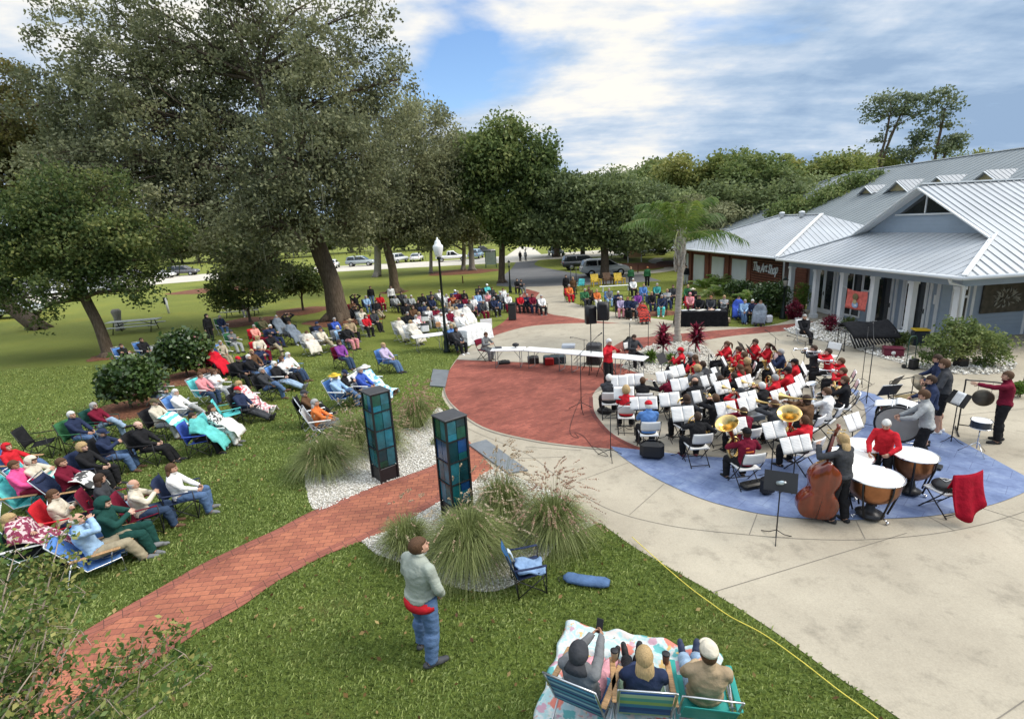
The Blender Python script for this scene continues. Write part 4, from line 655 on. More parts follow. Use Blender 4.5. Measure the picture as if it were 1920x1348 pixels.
# lawn blades near the balcony
EXCL = [PLAZA, PATH, BED1, BED2]
def blades(n, poly, h0, h1, w, seed):
    rg = np.random.default_rng(seed); q = scatter_in(poly, n, rg, EXCL); q[:, :] += 0; a = rg.uniform(0, 6.28, n); ln = rg.uniform(.2, 1.0, n); h = rg.uniform(h0, h1, n); pat = 0.5 + 0.5 * np.sin(q[:, 0] * 1.9 + 2 * np.sin(q[:, 1] * 1.3)) * np.sin(q[:, 1] * 2.3 + np.sin(q[:, 0] * 2.1))
    fine_ = 0.5 + 0.5 * np.sin(q[:, 0] * 13 + 3 * np.sin(q[:, 1] * 9)) * np.sin(q[:, 1] * 15 + 2 * np.sin(q[:, 0] * 11)); h *= .6 + .6 * fine_
    dx, dy = np.cos(a) * h * ln * 1.3, np.sin(a) * h * ln * 1.3; px, py = -np.sin(a) * w, np.cos(a) * w; z = np.zeros(n)
    V = np.stack([np.stack([q[:, 0] - px, q[:, 1] - py, z], 1), np.stack([q[:, 0] + px, q[:, 1] + py, z], 1), np.stack([q[:, 0] + dx * .45 + px, q[:, 1] + dy * .45 + py, h * .7], 1), np.stack([q[:, 0] + dx, q[:, 1] + dy, h * (1.05 - ln * .6)], 1)], 1).reshape(-1, 3)
    t = np.clip(0.30 + .22 * pat + .2 * fine_ + rg.normal(0, .2, n), 0, 1); return npmesh('lawn_blades', V, np.arange(4 * n).reshape(-1, 4), M_BLADE, attr=np.repeat(t, 4))
M_BLADE = leaf_mat('grass_blade', (0.055, 0.085, 0.018), (0.17, 0.235, 0.055), (0.46, 0.52, 0.19), 0.6, 0.3, 0.25)
Z1 = [(-8, 1.8), (9, 1.8), (9, 9.2), (-2, 9.2), (-10, 9.2)]; Z2 = [(-10, 9.2), (1, 9.2), (1, 16), (-17, 16)]; Z3 = [(-17, 16), (0, 16), (-1, 24), (-26, 24)]
for zone, n, h0, h1, w, sd in ((Z1, 120000, .03, .065, .0055, 1), (Z2, 70000, .03, .06, .009, 2), (Z3, 42000, .03, .06, .013, 3)): tag(link('grass', blades(n, zone, h0, h1, w, sd)), 'short green lawn grass', 'grass', kind='stuff')
qf = np.vstack([scatter_in([(-15, 3), (-1, 3), (-1, 18), (-16, 18)], 1500, rng, EXCL), scatter_in([(-3, 3), (5, 3), (5, 9), (-3, 9)], 160, rng, EXCL)]); Vl, Fl, Al = leaves(np.c_[qf, np.full(len(qf), .055)], rng.random(len(qf)), 1, .004, .045, rng, 1.6)
M_FALL = leaf_mat('fallen_leaf', (0.10, 0.05, 0.02), (0.30, 0.18, 0.07), (0.50, 0.38, 0.16)); tag(link('fallen_leaves', npmesh('fallen_leaves', Vl, Fl, M_FALL, attr=Al)), 'dry fallen leaves on the lawn', 'leaves', kind='stuff')
# ornamental fountain grasses
M_FG = leaf_mat('fountain_grass', (0.08, 0.10, 0.035), (0.17, 0.21, 0.06), (0.40, 0.42, 0.18), 0.5, 0.3); M_SEED = leaf_mat('seed_head', (0.30, 0.21, 0.14), (0.48, 0.36, 0.24), (0.66, 0.56, 0.42), 0.8, 0.3); M_SEEDP = leaf_mat('pink_seed_head', (0.28, 0.15, 0.11), (0.46, 0.29, 0.21), (0.62, 0.45, 0.34), 0.8, 0.3)
def ribbons(n, R, H, rg, w=.006, segs=6, arch=1.0, base_r=.16, tilt=(0, 0), up=0.35):
    a = rg.uniform(0, 6.28, n); rr = rg.uniform(0, 1, n) ** .5; b = np.stack([np.cos(a), np.sin(a)], 1) * (rr * base_r)[:, None]; out = rg.uniform(up, 1.0, n) ** 1.0; Lr = R * out * (0.35 + .65 * rr); hh = H * rg.uniform(.6, 1.05, n) * (1.1 - .45 * out)
    ja = a + rg.normal(0, .35, n); t = np.linspace(0, 1, segs + 1)[None, :]; X = b[:, 0:1] + np.cos(ja)[:, None] * Lr[:, None] * t ** 1.25 + tilt[0] * t ** 2; Y_ = b[:, 1:2] + np.sin(ja)[:, None] * Lr[:, None] * t ** 1.25 + tilt[1] * t ** 2
    Z_ = hh[:, None] * (1 - (1 - t) ** 2) - arch * (out * rg.uniform(.5, 1.3, n))[:, None] * H * .55 * t ** 3.2; Z_ = np.maximum(Z_, .015)
    return np.stack([X, Y_, Z_], -1), ja
def ribmesh(P, ja, w, rg, name, m):
    n, k, _ = P.shape; tw = ja + 1.57 + rg.normal(0, .5, n); wd = w * rg.uniform(.6, 1.3, n)[:, None] * np.linspace(1, .12, k)[None]; off = np.stack([np.cos(tw)[:, None] * wd, np.sin(tw)[:, None] * wd, wd * 0], -1)
    V = np.stack([P - off, P + off], 2).reshape(-1, 3); i = (np.arange(n)[:, None] * k + np.arange(k - 1)[None]) * 2; F = np.stack([i, i + 1, i + 3, i + 2], -1).reshape(-1, 4)
    t = np.clip(np.linspace(-.1, .18, k)[None] + .45 + rg.normal(0, .22, n)[:, None], 0, 1); return npmesh(name, V, F, m, attr=np.repeat(t.ravel(), 2))
def fountain(px, R, H, n, seeds, label, seed, pink=False, bladem=None):
    rg = np.random.default_rng(seed); b = G(*px); r = empty('ornamental_grass', b, 0, label, 'ornamental grass', 'ornamental grasses round the glass columns')
    P, ja = ribbons(n, R, H, rg); link('blades', ribmesh(P, ja, .006, rg, 'blades', bladem or M_FG), r)
    P2, j2 = ribbons(seeds, R * .95, H * 1.5, rg, arch=.45, segs=8, tilt=(.12, .02), up=.15); link('stems', ribmesh(P2, j2, .0022, rg, 'stems', M_FG), r)
    nb = 22; e0 = P2[:, -3]; e1 = P2[:, -1]; t = rg.random((seeds, nb, 1)); c = (e0[:, None] * (1 - t) + e1[:, None] * t).reshape(-1, 3); T = rg.uniform(.2, .9, seeds).repeat(nb)
    V, F, A = leaves(c, T, 1, .006, .016, rg, elong=2.2); link('seed_heads', npmesh('seed_heads', V, F, M_SEEDP if pink else M_SEED, attr=A), r); return r
fountain((612, 885), 1.1, 1.05, 3600, 60, 'big green grass clump with fuzzy seed heads left of the left glass column', 1); fountain((668, 838), .95, 1.1, 2400, 90, 'pale seeding grass clump directly behind the left glass column', 2)
fountain((728, 850), .75, .95, 1400, 80, 'blond grass clump just right of the left glass column', 3); fountain((783, 800), .85, 1.0, 2000, 170, 'pink brown grass clump between the glass columns and the brick circle', 4, True)
fountain((765, 1035), .6, .8, 2000, 25, 'smallest grass clump beside the brick path nearest the standing man', 5); fountain((882, 1060), 1.05, 1.2, 5200, 60, 'largest green grass clump behind the blue camping chair', 6)
fountain((945, 985), .85, 1.2, 2400, 150, 'golden seeded grass clump hiding the foot of the right glass column', 7); fountain((1040, 1012), .95, 1.05, 3200, 150, 'pinkish grass clump nearest the plaza edge', 8, True)
fountain((820, 832), .12, .3, 120, 0 + 4, 'tiny tuft of grass in the white gravel by the left glass column', 9)
# camellia bushes on the left lawn, shrubs by the shop
def bush(name, label, px, L_, m, clumps, nl, size, seed, spread=.25, group=None, flowers=None, tr=.05, dY=0):
    b = G(*px); r = make_tree(name, label, 'shrub', b, [(b, tr), (b + Vector((0, 0, .25)), tr * .8), (b + Vector((0.02, 0, .6)), tr * .6)], lobes(b.y + dY, L_), m, clumps, nl, size, seed=seed, spread=spread, limb=.02, twig=.35, group=group, shell=.5)
    if flowers:
        rg = np.random.default_rng(seed); cr = [c for c in r.children if c.name.startswith('crown')][0]; co = np.zeros(len(cr.data.vertices) * 3, np.float32); cr.data.vertices.foreach_get('co', co); co = co.reshape(-1, 3); i = rg.integers(0, len(co), flowers)
        V, F, A = leaves(co[i] + rg.normal(0, .03, (flowers, 3)), rg.random(flowers), 4, .02, .06, rg, 1.1); link('blossoms', npmesh('blossoms', V, F, M_BLOS, attr=A), r)
    return r
M_BLOS = leaf_mat('blossom', (0.5, 0.16, 0.2), (0.65, 0.3, 0.33), (0.8, 0.5, 0.5))
bush('camellia_bush', 'glossy round bush nearer the camera, in a mulch ring left of the audience', (247, 768), [(240, 710, 48, 34, 0), (215, 720, 32, 28, 0), (265, 715, 34, 34, 0), (240, 690, 34, 20, 0)], M_BUSH, 230, 60, .10, 61, .22, 'camellia bushes in mulch rings', 26)
bush('camellia_bush', 'taller glossy bush with a few pink blooms farther back by the hooded figures', (352, 708), [(345, 655, 42, 34, 0), (320, 665, 28, 28, 0), (368, 660, 26, 30, 0), (345, 640, 30, 20, 0)], M_BUSH, 240, 60, .11, 62, .25, 'camellia bushes in mulch rings', 30)
bush('shrub', 'large pale green shrub beside the carved panel wall', (1800, 690), [(1790, 640, 45, 34, 0), (1755, 655, 26, 30, 0), (1830, 635, 44, 26, 0), (1865, 650, 30, 28, 0), (1800, 612, 40, 16, 0), (1850, 675, 22, 16, 0)], M_MID, 230, 55, .06, 63, .17)
bush('shrub', 'dark low shrub against the first porch column', (1557, 622), [(1557, 606, 11, 15, 0)], M_RED, 40, 60, .05, 64, .12, tr=.02); bush('shrub', 'dark low shrub in the rocks between the middle porch columns', (1594, 625), [(1594, 608, 13, 12, 0)], M_DARK, 40, 60, .05, 65, .12, tr=.02)
bush('shrub', 'dark bushy shrub behind the maroon tub', (1690, 655), [(1690, 636, 14, 14, 0)], M_DARK, 50, 60, .05, 66, .12, tr=.02)
bush('shrub', 'reddish dark shrub at the corner of the slatted wall', (1492, 598), [(1490, 582, 13, 18, 0)], M_RED, 50, 60, .06, 67, .14, tr=.02)
bush('hedge', 'large dark green clipped shrub before the slatted sign wall', (1446, 592), [(1432, 560, 16, 30, 0), (1458, 558, 20, 32, 0), (1446, 546, 30, 14, 0), (1425, 575, 12, 20, 0)], M_BUSH, 260, 60, .08, 68, .2, tr=.06)
bush('shrub', 'yellow green vine like shrub on the slat screen', (1508, 588), [(1505, 555, 8, 26, 0)], M_LIME, 50, 50, .06, 69, .14, tr=.02); bush('shrub', 'mid green leafy shrub under the shop shutter left of the hedge', (1395, 575), [(1385, 540, 26, 14, 0), (1400, 553, 22, 16, 0)], M_BUSH, 120, 60, .09, 70, .2, tr=.04)
bush('shrub', 'orange flowering low plants at the right edge of the plaza', (1912, 745), [(1912, 728, 10, 14, 0)], M_LIME, 30, 50, .04, 71, .08, tr=.02)
# fronds
def frondset(r, n, L_, rise, m, seed, leaf=.32, lw=.022, tipdrop=1.0, z0=0.0, name='fronds', pairs=26, vert=0.0):
    rg = np.random.default_rng(seed); V = []; A = []; sp = MB()
    for k in range(n):
        a = 2 * pi * k / n * 1.618 * 3 + rg.uniform(-.25, .25); el = rg.uniform(.1, .95) if vert == 0 else rg.uniform(.35, 1.42); ln = L_ * rg.uniform(.8, 1.1); d = Vector((cos(a), sin(a), 0)); pts = []
        for i in range(9):
            t = i / 8; pts.append(d * (ln * t * cos(el * .9) * (1 + .1 * t)) + Vector((0, 0, z0 + ln * sin(el) * rise * t - tipdrop * ln * .62 * t ** 2.4)))
        sp.tube(pts, [.022 * (1 - .08 * i) for i in range(9)], 5); side = Vector((-d.y, d.x, 0)); tint = rg.uniform(.2, .8)
        for j in range(pairs):
            t = .12 + .86 * j / pairs; f = t * 8; i = min(7, int(f)); p = pts[i].lerp(pts[i + 1], f - i); ax = (pts[i + 1] - pts[i]).normalized(); ll = leaf * (0.55 + .9 * sin(pi * min(1, t * .9 + .08))) * rg.uniform(.85, 1.1)
            for s_ in (-1, 1):
                q = (side * s_ * .75 + ax * .55 + Vector((0, 0, rg.uniform(-.5, .1)))).normalized(); e = p + q * ll + Vector((0, 0, -ll * rg.uniform(.15, .75) * tipdrop)); mid = p + q * ll * .5; w = ax * lw * .5; V += [p - w * .5, mid + w + Vector((0, 0, .01)), e, mid - w]; A += [min(1, max(0, tint + rg.normal(0, .12)))] * 4
    sp.build('stalks', M_STALK, r); V = np.array([tuple(v) for v in V]); link(name, npmesh(name, V, np.arange(len(V)).reshape(-1, 4), m, attr=A), r)
M_STALK = mat('stalk', (0.22, 0.24, 0.08), 0.6)
pb_ = G(1270, 642); r = empty('palm_tree', pb_, 0, 'feather palm with a pale ringed trunk rising among the rocks in the plaza', 'palm tree')
t = MB(); pth = [Vector((0, 0, 0)), Vector((-.02, 0, 1.2)), Vector((.02, 0, 2.4)), Vector((.05, 0, 3.5)), Vector((.02, 0, 4.35)), Vector((0, 0, 4.9))]; cs = spl(pth, 10); rad_ = [(.18 if i < 4 else .125) + .012 * (i % 2) + (.05 * sin(max(0, i - 26) / 20 * pi) if i > 26 else 0) for i in range(len(cs))]; t.tube(cs, rad_, 14); t.build('trunk', mat('palm_trunk', (0.24, 0.21, 0.18), 0.9, col2=(0.42, 0.38, 0.33), scale=5, aniso=(1, 1, 5), bump=.7, bscale=14), r)
bt = MB(); rr = random.Random(3)
for k in range(36):
    a = k * 2.4; z = 3.05 + k * .048; bt.tube([Vector((cos(a) * .14, sin(a) * .14, z)), Vector((cos(a) * .22, sin(a) * .22, z + .2)), Vector((cos(a + .1) * (.2 + rr.uniform(0, .12)), sin(a + .1) * .22, z + .42))], [.05, .035, .01], 5)
bt.build('boots', mat('palm_boot', (0.33, 0.30, 0.26), .9, col2=(.52, .49, .44), scale=8), r); frondset(r, 18, 2.8, 1.15, M_FROND, 5, leaf=.48, lw=.04, z0=4.5, tipdrop=.85, pairs=50, vert=1.0)
def spiky(px, n, L_, m, label, seed, name='cordyline_plant', stem=0.5, lw=.10, group=None, updir=.5, cat='plant'):
    b = G(*px); r = empty(name, b, 0, label, cat, group); rg = np.random.default_rng(seed); V = []; A = []
    for k in range(n):
        a = rg.uniform(0, 6.28); h0 = stem * rg.uniform(.35, 1); el = rg.uniform(-.1, 1.35) * (.6 + updir); d = Vector((cos(a) * cos(el), sin(a) * cos(el), sin(el))); s_ = Vector((-sin(a), cos(a), 0)) * lw * .5; p = Vector((0, 0, h0)); L2 = L_ * rg.uniform(.6, 1.1); c1 = p + d * L2 * .45; c2 = p + d * L2 + Vector((0, 0, -L2 * .25)); t_ = rg.uniform(0, 1)
        V += [p, c1 + s_, c2, c1 - s_]; A += [t_] * 4
    V = np.array([tuple(v) for v in V]); link('foliage', npmesh('foliage', V, np.arange(len(V)).reshape(-1, 4), m, attr=A), r); tb = MB(); tb.tube([(0, 0, 0), (0, 0, stem)], .03, 6); tb.build('stem', M_BARK, r); return r
spiky((1243, 668), 170, .62, M_RED, 'red leaved spiky plant left of the palm trunk', 1, stem=1.0, group='red spiky plants'); spiky((1304, 664), 170, .62, M_RED, 'red leaved spiky plant right of the palm trunk', 2, stem=1.0, group='red spiky plants')
spiky((1220, 680), 150, .5, M_LIME, 'green grassy spiky plant beside the seated musician left of the palm', 3, name='yucca_plant', stem=.25, lw=.07, group='green spiky plants'); spiky((1258, 684), 130, .45, M_LIME, 'green grassy spiky plant at the foot of the palm trunk', 4, name='yucca_plant', stem=.22, lw=.07, group='green spiky plants')
for i, (px, L_) in enumerate([((1322, 556), 1.5), ((1345, 550), 1.5), ((1362, 566), 1.4), ((1388, 570), 1.4), ((1412, 584), 1.3), ((1336, 570), 1.0)]):
    r = empty('sago_palm', G(*px), 0, ['leftmost sago palm under the brick shop shutters', 'sago palm behind the leftmost one under the shutters', 'middle sago palm in front of the shutters', 'sago palm left of the dark hedge', 'rightmost low sago palm at the foot of the hedge', 'small sago palm behind the tan ornamental grass'][i], 'shrub', 'sago palms by the brick shop'); frondset(r, 22, L_, .9, M_FROND if i % 2 else M_LIME, 20 + i, leaf=.22, lw=.035, z0=.55, pairs=24, tipdrop=.6, vert=1.0)
fountain((1330, 575), .4, .6, 500, 60, 'tan tuft of grass beside the sago palms', 12)
# crape myrtle branches reaching in from the lower left
def myrtle():
    rg = np.random.default_rng(17); b = Vector((-4.9, 3.1, 0)); r = empty('crape_myrtle', b, 0, 'crape myrtle with fading leaves and seed pods reaching in from the lower left corner', 'tree')
    tb = MB(); fork = [Vector((-4.85, 3.15, .3)), Vector((-4.7, 3.2, .8))]; tips = []; ends = [(30, 1030, 4.6), (75, 1075, 4.5), (110, 1010, 4.8), (20, 1110, 4.3), (160, 1110, 4.3), (90, 1160, 4.1), (150, 1180, 4.0), (30, 1200, 3.9), (60, 1260, 3.7), (230, 1235, 3.8), (320, 1190, 3.9), (290, 1215, 3.8), (400, 1250, 3.75), (345, 1225, 3.9), (200, 1310, 3.5), (60, 1130, 4.2), (130, 1060, 4.6)]
    for i, (x, y, Y_) in enumerate(ends):
        e = atY(x, y, Y_); s0 = fork[i % 2] + Vector((rg.uniform(-.1, .1), 0, 0)); pts = bez(s0, e, (rg.uniform(-.2, .3), rg.uniform(-.2, .2), .25), 7); tb.tube([b] + pts if i < 3 else pts, [.05] * (i < 3) + [.024 - .0028 * j for j in range(8)], 6)
        for j in range(3, 8):
            for _ in range(3):
                p = pts[j]; q = p + Vector(rg.normal(0, .10, 3)) + Vector((0, 0, .04)); tb.tube([p, q], [.004, .002], 4); tips.append(q); tips.append(p.lerp(q, .5))
    for t_ in tips: t_ -= b
    M = Matrix.Translation(-b); tb.v = [tuple(M @ Vector(v)) for v in tb.v]; tb.build('trunk', mat('myrtle_bark', (0.36, 0.29, 0.22), .7, var=.2), r)
    C = np.array([tuple(t_) for t_ in tips]); T = np.clip(.5 + rg.normal(0, .25, len(C)), 0, 1); V, F, A = leaves(C, T, 8, .075, .036, rg, 1.7); link('crown', npmesh('crown', V, F, M_MYRT, attr=A), r)
    V, F, A = leaves(C + rg.normal(0, .03, C.shape), T, 6, .04, .014, rg, 1.0); link('seed_pods', npmesh('seed_pods', V, F, M_OLIVE, attr=A), r)
myrtle()
# ---------------------------------------------------------------- people: pose prototypes shared between figures
CO = dict(black=(.018, .018, .02), charcoal=(.05, .052, .058), gray=(.16, .165, .17), ltgray=(.36, .37, .37), white=(.78, .77, .75), cream=(.62, .56, .45), beige=(.42, .36, .27), tan=(.36, .27, .17), khaki=(.34, .29, .20), brown=(.12, .065, .035), navy=(.025, .035, .075),
    denim=(.09, .15, .27), ltdenim=(.28, .38, .50), dkdenim=(.04, .065, .12), blue=(.10, .22, .50), royal=(.05, .10, .42), ltblue=(.32, .48, .68), teal=(.06, .30, .28), turq=(.12, .55, .55), green=(.04, .14, .06), dkgreen=(.015, .06, .05), red=(.52, .02, .03), maroon=(.16, .012, .03),
    pink=(.68, .28, .30), hotpink=(.80, .10, .30), salmon=(.75, .33, .27), purple=(.22, .06, .28), lavender=(.50, .42, .58), orange=(.65, .18, .05), rust=(.40, .12, .05), yellow=(.6, .42, .05), skin=(.52, .30, .21), skin2=(.36, .19, .12), skin3=(.60, .38, .29),
    blond=(.42, .29, .14), dkbrown=(.045, .025, .015), brunette=(.09, .045, .022), grayhair=(.36, .35, .34), whitehair=(.66, .65, .62), ginger=(.30, .11, .04), stripe=(.35, .52, .55), camo=(.10, .09, .05), sage=(.33, .36, .31), floral=(.62, .30, .34))
HUM = dict(ltgray='light gray', ltdenim='pale denim', dkdenim='dark denim', ltblue='light blue', turq='turquoise', dkgreen='dark green', hotpink='hot pink', dkbrown='dark', brunette='brown', grayhair='gray', whitehair='white', blond='blond', ginger='ginger')
hum = lambda c: HUM.get(c, c)
def cl(c): return cloth(CO[c], c + '_cloth')
def skinm(c='skin'): return mat(c, CO[c], 0.55, var=0.06, scale=14, spec=0.35)
def ik(s, t, l1, l2, pole):
    s = Vector(s); t = Vector(t); d = t - s; L_ = min(d.length, (l1 + l2) * .995); d.normalize(); t = s + d * L_; a = (l1 * l1 - l2 * l2 + L_ * L_) / (2 * L_); h = sqrt(max(1e-6, l1 * l1 - a * a)); p = Vector(pole); p = (p - d * p.dot(d)).normalized(); return s + d * a + p * h, t
POSES = {}
M_EYE = plastic((.03, .018, .015), .4, 'eye'); M_LIP = plastic((.35, .12, .10), .6, 'lip')
def capsule(mb, a, b, ra, rb, n=12, flat=1.0):
    a = Vector(a); b = Vector(b); d = (b - a).normalized(); mb.tube([a - d * ra * .9, a - d * ra * .6, a, a.lerp(b, .3), a.lerp(b, .7), b, b + d * rb * .6, b + d * rb * .9], [ra * .35, ra * .8, ra, ra * .7 + rb * .3, ra * .3 + rb * .7, rb, rb * .8, rb * .35], n, flat=flat)
def make_pose(key, hipz=.48, lean=12, feet=((-.12, .48, .07), (.12, .50, .07)), hands=((-.1, .32, .62), (.1, .32, .62)), kp=((-.15, .5, 1), (.15, .5, 1)), ep=((-1, -.6, -.4), (1, -.6, -.4)), hp=0, hy=0, short=False, belly=1.0, shorts=False, toe=None, hips=.09, fingers='curl', shoulder=0.0):
    le = radians(lean); up = Vector((0, -sin(le), cos(le))); bk = Vector((0, -cos(le), -sin(le))) * -1; X = Vector((1, 0, 0)); pel = Vector((0, 0, hipz)); seg = []; mb = MB()
    le2 = radians(lean * .55); up2 = Vector((0, -sin(le2), cos(le2))); ch = pel + up * .30; sh = ch + up2 * .16; nk = sh + up2 * .075 + Vector((0, .012, 0)); hc = nk + Vector((0, .035 - .3 * sin(le2) * .1, .125))
    R_ = [(pel - up * .09, .13, .09), (pel - up * .03, .172, .115), (pel + up * .06, .165, .112), (pel + up * .16, .148 * belly, .105 * belly), (ch, .168, .118), (ch + up2 * .09, .186, .115), (sh - up2 * .01, .186, .090), (sh + up2 * .04, .135, .070), (sh + up2 * .075, .062, .058), (nk, .05, .054)]
    mb.loft([(c, X * a, bk * b) for c, a, b in R_], 20); [seg.append((R_[i][0], R_[i + 1][0], .13, 'pelvis' if i < 2 else 'torso')) for i in range(7)]; seg.append((sh + up2 * .06, nk, .045, 'neck'))
    capsule(mb, sh + up2 * .05, hc - Vector((0, .015, .05)), .052, .05); seg.append((nk, hc - Vector((0, 0, .07)), .05, 'neck'))
    RH = Matrix.Rotation(radians(hy), 3, 'Z') @ Matrix.Rotation(radians(-hp), 3, 'X')
    hm = Matrix.Translation(hc) @ RH.to_4x4(); hd = lambda x, y, z: hm @ Vector((x, y, z))
    mb.ell(hc + RH @ Vector((0, -.01, .02)), (.076, .094, .095), 18, RH); mb.ell(hd(0, .018, -.045), (.056, .066, .066), 14, RH); mb.ell(hd(0, .055, -.085), (.028, .028, .022), 10, RH); capsule(mb, hd(0, .084, .012), hd(0, .104, -.022), .009, .013, 8); seg.append((hc, hc + Vector((0, 0, .04)), .09, 'head'))
    for s_ in (-1, 1): mb.ell(hd(s_ * .077, -.005, -.008), (.012, .02, .03), 8, RH); mb.ell(hd(s_ * .04, .062, -.028), (.024, .02, .02), 8, RH)
    mb.ell(hd(0, .08, .036), (.05, .014, .012), 8, RH)
    HN = []
    for i, s_ in enumerate((-1, 1)):
        S_ = sh + X * (s_ * .175) + up2 * .005 + Vector((0, shoulder, 0)); E, W = ik(S_, hands[i], .285, .25, ep[i]); capsule(mb, S_, E, .048, .040); capsule(mb, E, W, .041, .028); mb.ell(S_ - X * (s_ * .03), (.056, .05, .048), 12)
        seg.append((S_, E, .045, 'upper')); seg.append((E.lerp(W, .08), W, .035, 'fore')); d = (W - E).normalized(); n_ = Vector((-s_ * .9, 0, -.4)); n_ = (n_ - d * n_.dot(d)).normalized(); side = d.cross(n_).normalized(); K = W + d * .085
        mb.loft([(W - d * .01, side * .027, n_ * .021), (W + d * .03, side * .038, n_ * .016), (W + d * .07, side * .042, n_ * .014), (K, side * .038, n_ * .012)], 10); seg.append((W + d * .02, K + d * .05, .02, 'hand')); HN.append((W, d, n_, side, K, s_))
    for i, s_ in enumerate((-1, 1)):
        H_ = pel + X * (s_ * hips); f = Vector(feet[i]); Kn, A = ik(H_, f, .43, .41, kp[i]); capsule(mb, H_ + Vector((0, .01, 0)), Kn, .084, .057, 14); capsule(mb, Kn, A, .056, .040, 12); c = Kn.lerp(A, .3); dd = (A - Kn).normalized(); mb.ell(c + Vector((0, -.02, 0)), (.052, .056, .09), 10, dd.to_track_quat('Z', 'Y').to_matrix())
        seg.append((H_.lerp(Kn, .12), Kn, .07, 'thigh')); seg.append((Kn, A.lerp(Kn, .04), .05, 'shin')); t = Vector(toe[i]) if toe else Vector((s_ * .22, 1, -.05)); dn = abs(dd.z)
        if not toe and dn < .75: t = Vector((s_ * .25, .55, .8))
        t.normalize(); heel = A - t * .055 + dd * .035; capsule(mb, heel, A + t * .13 + dd * .045, .037, .036, 10); capsule(mb, A + t * .06 + dd * .03, A + t * .165 + dd * .05, .038, .030, 10); seg.append((A + dd * .03 - t * .05, A + t * .17 + dd * .045, .03, 'foot' + 'LR'[i])); 
    me0 = mb.mesh('fig'); o = bpy.data.objects.new('tmp', me0); COL.objects.link(o); m1 = o.modifiers.new('r', 'REMESH'); m1.mode = 'VOXEL'; m1.voxel_size = .0135; m2 = o.modifiers.new('s', 'SMOOTH'); m2.factor = .5; m2.iterations = 3
    dg = bpy.context.evaluated_depsgraph_get(); me = bpy.data.meshes.new_from_object(o.evaluated_get(dg)); bpy.data.objects.remove(o); bpy.data.meshes.remove(me0)
    nv = len(me.vertices); V = np.zeros(nv * 3, np.float32); me.vertices.foreach_get('co', V); V = V.reshape(-1, 3); Nn = np.zeros(nv * 3, np.float32); me.vertices.foreach_get('normal', Nn); Nn = Nn.reshape(-1, 3); P4 = np.zeros(len(me.loops), np.int32); me.loops.foreach_get('vertex_index', P4)
    tot = np.zeros(len(me.polygons), np.int32); me.polygons.foreach_get('loop_total', tot)
    if (tot == 4).all(): F = P4.reshape(-1, 4)
    else: F = np.array([list(p.vertices) if len(p.vertices) == 4 else list(p.vertices) + [p.vertices[-1]] for p in me.polygons if len(p.vertices) in (3, 4)])
    bpy.data.meshes.remove(me); best = np.full(nv, 9e9); lab = np.zeros(nv, object)
    for a, b, r, l in seg:
        a = np.array(a); b = np.array(b); ab = b - a; t = np.clip(((V - a) @ ab) / max(1e-9, ab @ ab), 0, 1); d = np.linalg.norm(V - (a + t[:, None] * ab), axis=1) - r; k = d < best; best[k] = d[k]; lab[k] = l
    wr = (np.sin(V[:, 0] * 31 + 3 * np.sin(V[:, 2] * 17)) * np.sin(V[:, 2] * 37 + 2 * np.sin(V[:, 1] * 23)) + .6 * np.sin(V[:, 1] * 53 + V[:, 2] * 41 + np.sin(V[:, 0] * 29) * 2)) * .003
    def shell(name, labs, th, extra=None, cutz=None):
        inn = np.isin(lab, labs)
        if cutz is not None: inn &= cutz
        fk = inn[F].all(1); f = F[fk]
        if len(f) == 0: return None
        used = np.unique(f); cnt = np.zeros(nv, int); 
        outf = F[~fk]; edge = np.intersect1d(used, np.unique(outf)); T = np.full(nv, th) + wr
        if extra is not None: T = T + extra
        T[edge] = np.minimum(T[edge], .006); W_ = V + Nn * T[:, None]; mp = -np.ones(nv, int); mp[used] = np.arange(len(used)); return npmesh(name, W_[used], mp[f], None, True)
    along = np.array([1.0]); upper_t = ((V - np.array(pel)) @ np.array(up))
    res = dict(hm=hm, head=np.array(hc)); arms = ['upper'] if short else ['upper', 'fore']
    res['shirt'] = shell('shirt', ['torso'] + arms + ['pelvis', 'neckx'], .017, np.where(lab == 'pelvis', .012, 0), ~((lab == 'pelvis') & (upper_t < -.02)))
    sh_extra = np.where(lab == 'shin', .020, 0) + np.where(lab == 'thigh', .010, 0)
    zk = None
    res['trousers'] = shell('trousers', ['pelvis', 'thigh'] + ([] if shorts else ['shin']), .012, sh_extra)
    res['shoes'] = [shell('shoe', ['foot' + c], .008) for c in 'LR']
    # body with separate fingers rooted in the palm
    fb = MB()
    for W, d, n_, side, K, s_ in HN:
        for j, (o_, L_) in enumerate(((-.030, .062), (-.010, .074), (.011, .070), (.030, .055))):
            p0 = K + side * o_ - d * .02; c1, c2 = (.55, 1.25) if fingers == 'curl' else (.15, .35); d1 = (d * cos(c1) + n_ * sin(c1)); d2 = (d * cos(c2) + n_ * sin(c2)); p1 = p0 + d * .02 + d1 * L_ * .5; p2 = p1 + d2 * L_ * .5; fb.tube([p0, p0 + d * .02, p1, p2, p2 + d2 * .004], [.009, .009, .0085, .0072, .003], 6)
        th = -side if s_ > 0 else side; th = (th * .7 + d * .75 + n_ * .35).normalized(); b0 = W + d * .025 - (side * .028 if s_ > 0 else -side * .028); fb.tube([b0, b0 + th * .032, b0 + th * .032 + (th * .4 + d * .6 + n_ * .4).normalized() * .032], [.0125, .0105, .007], 6)
    nf0 = len(fb.f); fb.M = hm; [fb.ell((s2 * .031, .081, .008), (.011, .006, .006), 8) for s2 in (-1, 1)]; [fb.tube([(s2 * .018, .088, .026), (s2 * .045, .08, .026)], .004, 4) for s2 in (-1, 1)]; nf1 = len(fb.f); fb.ell((0, .083, -.052), (.022, .006, .004), 8)
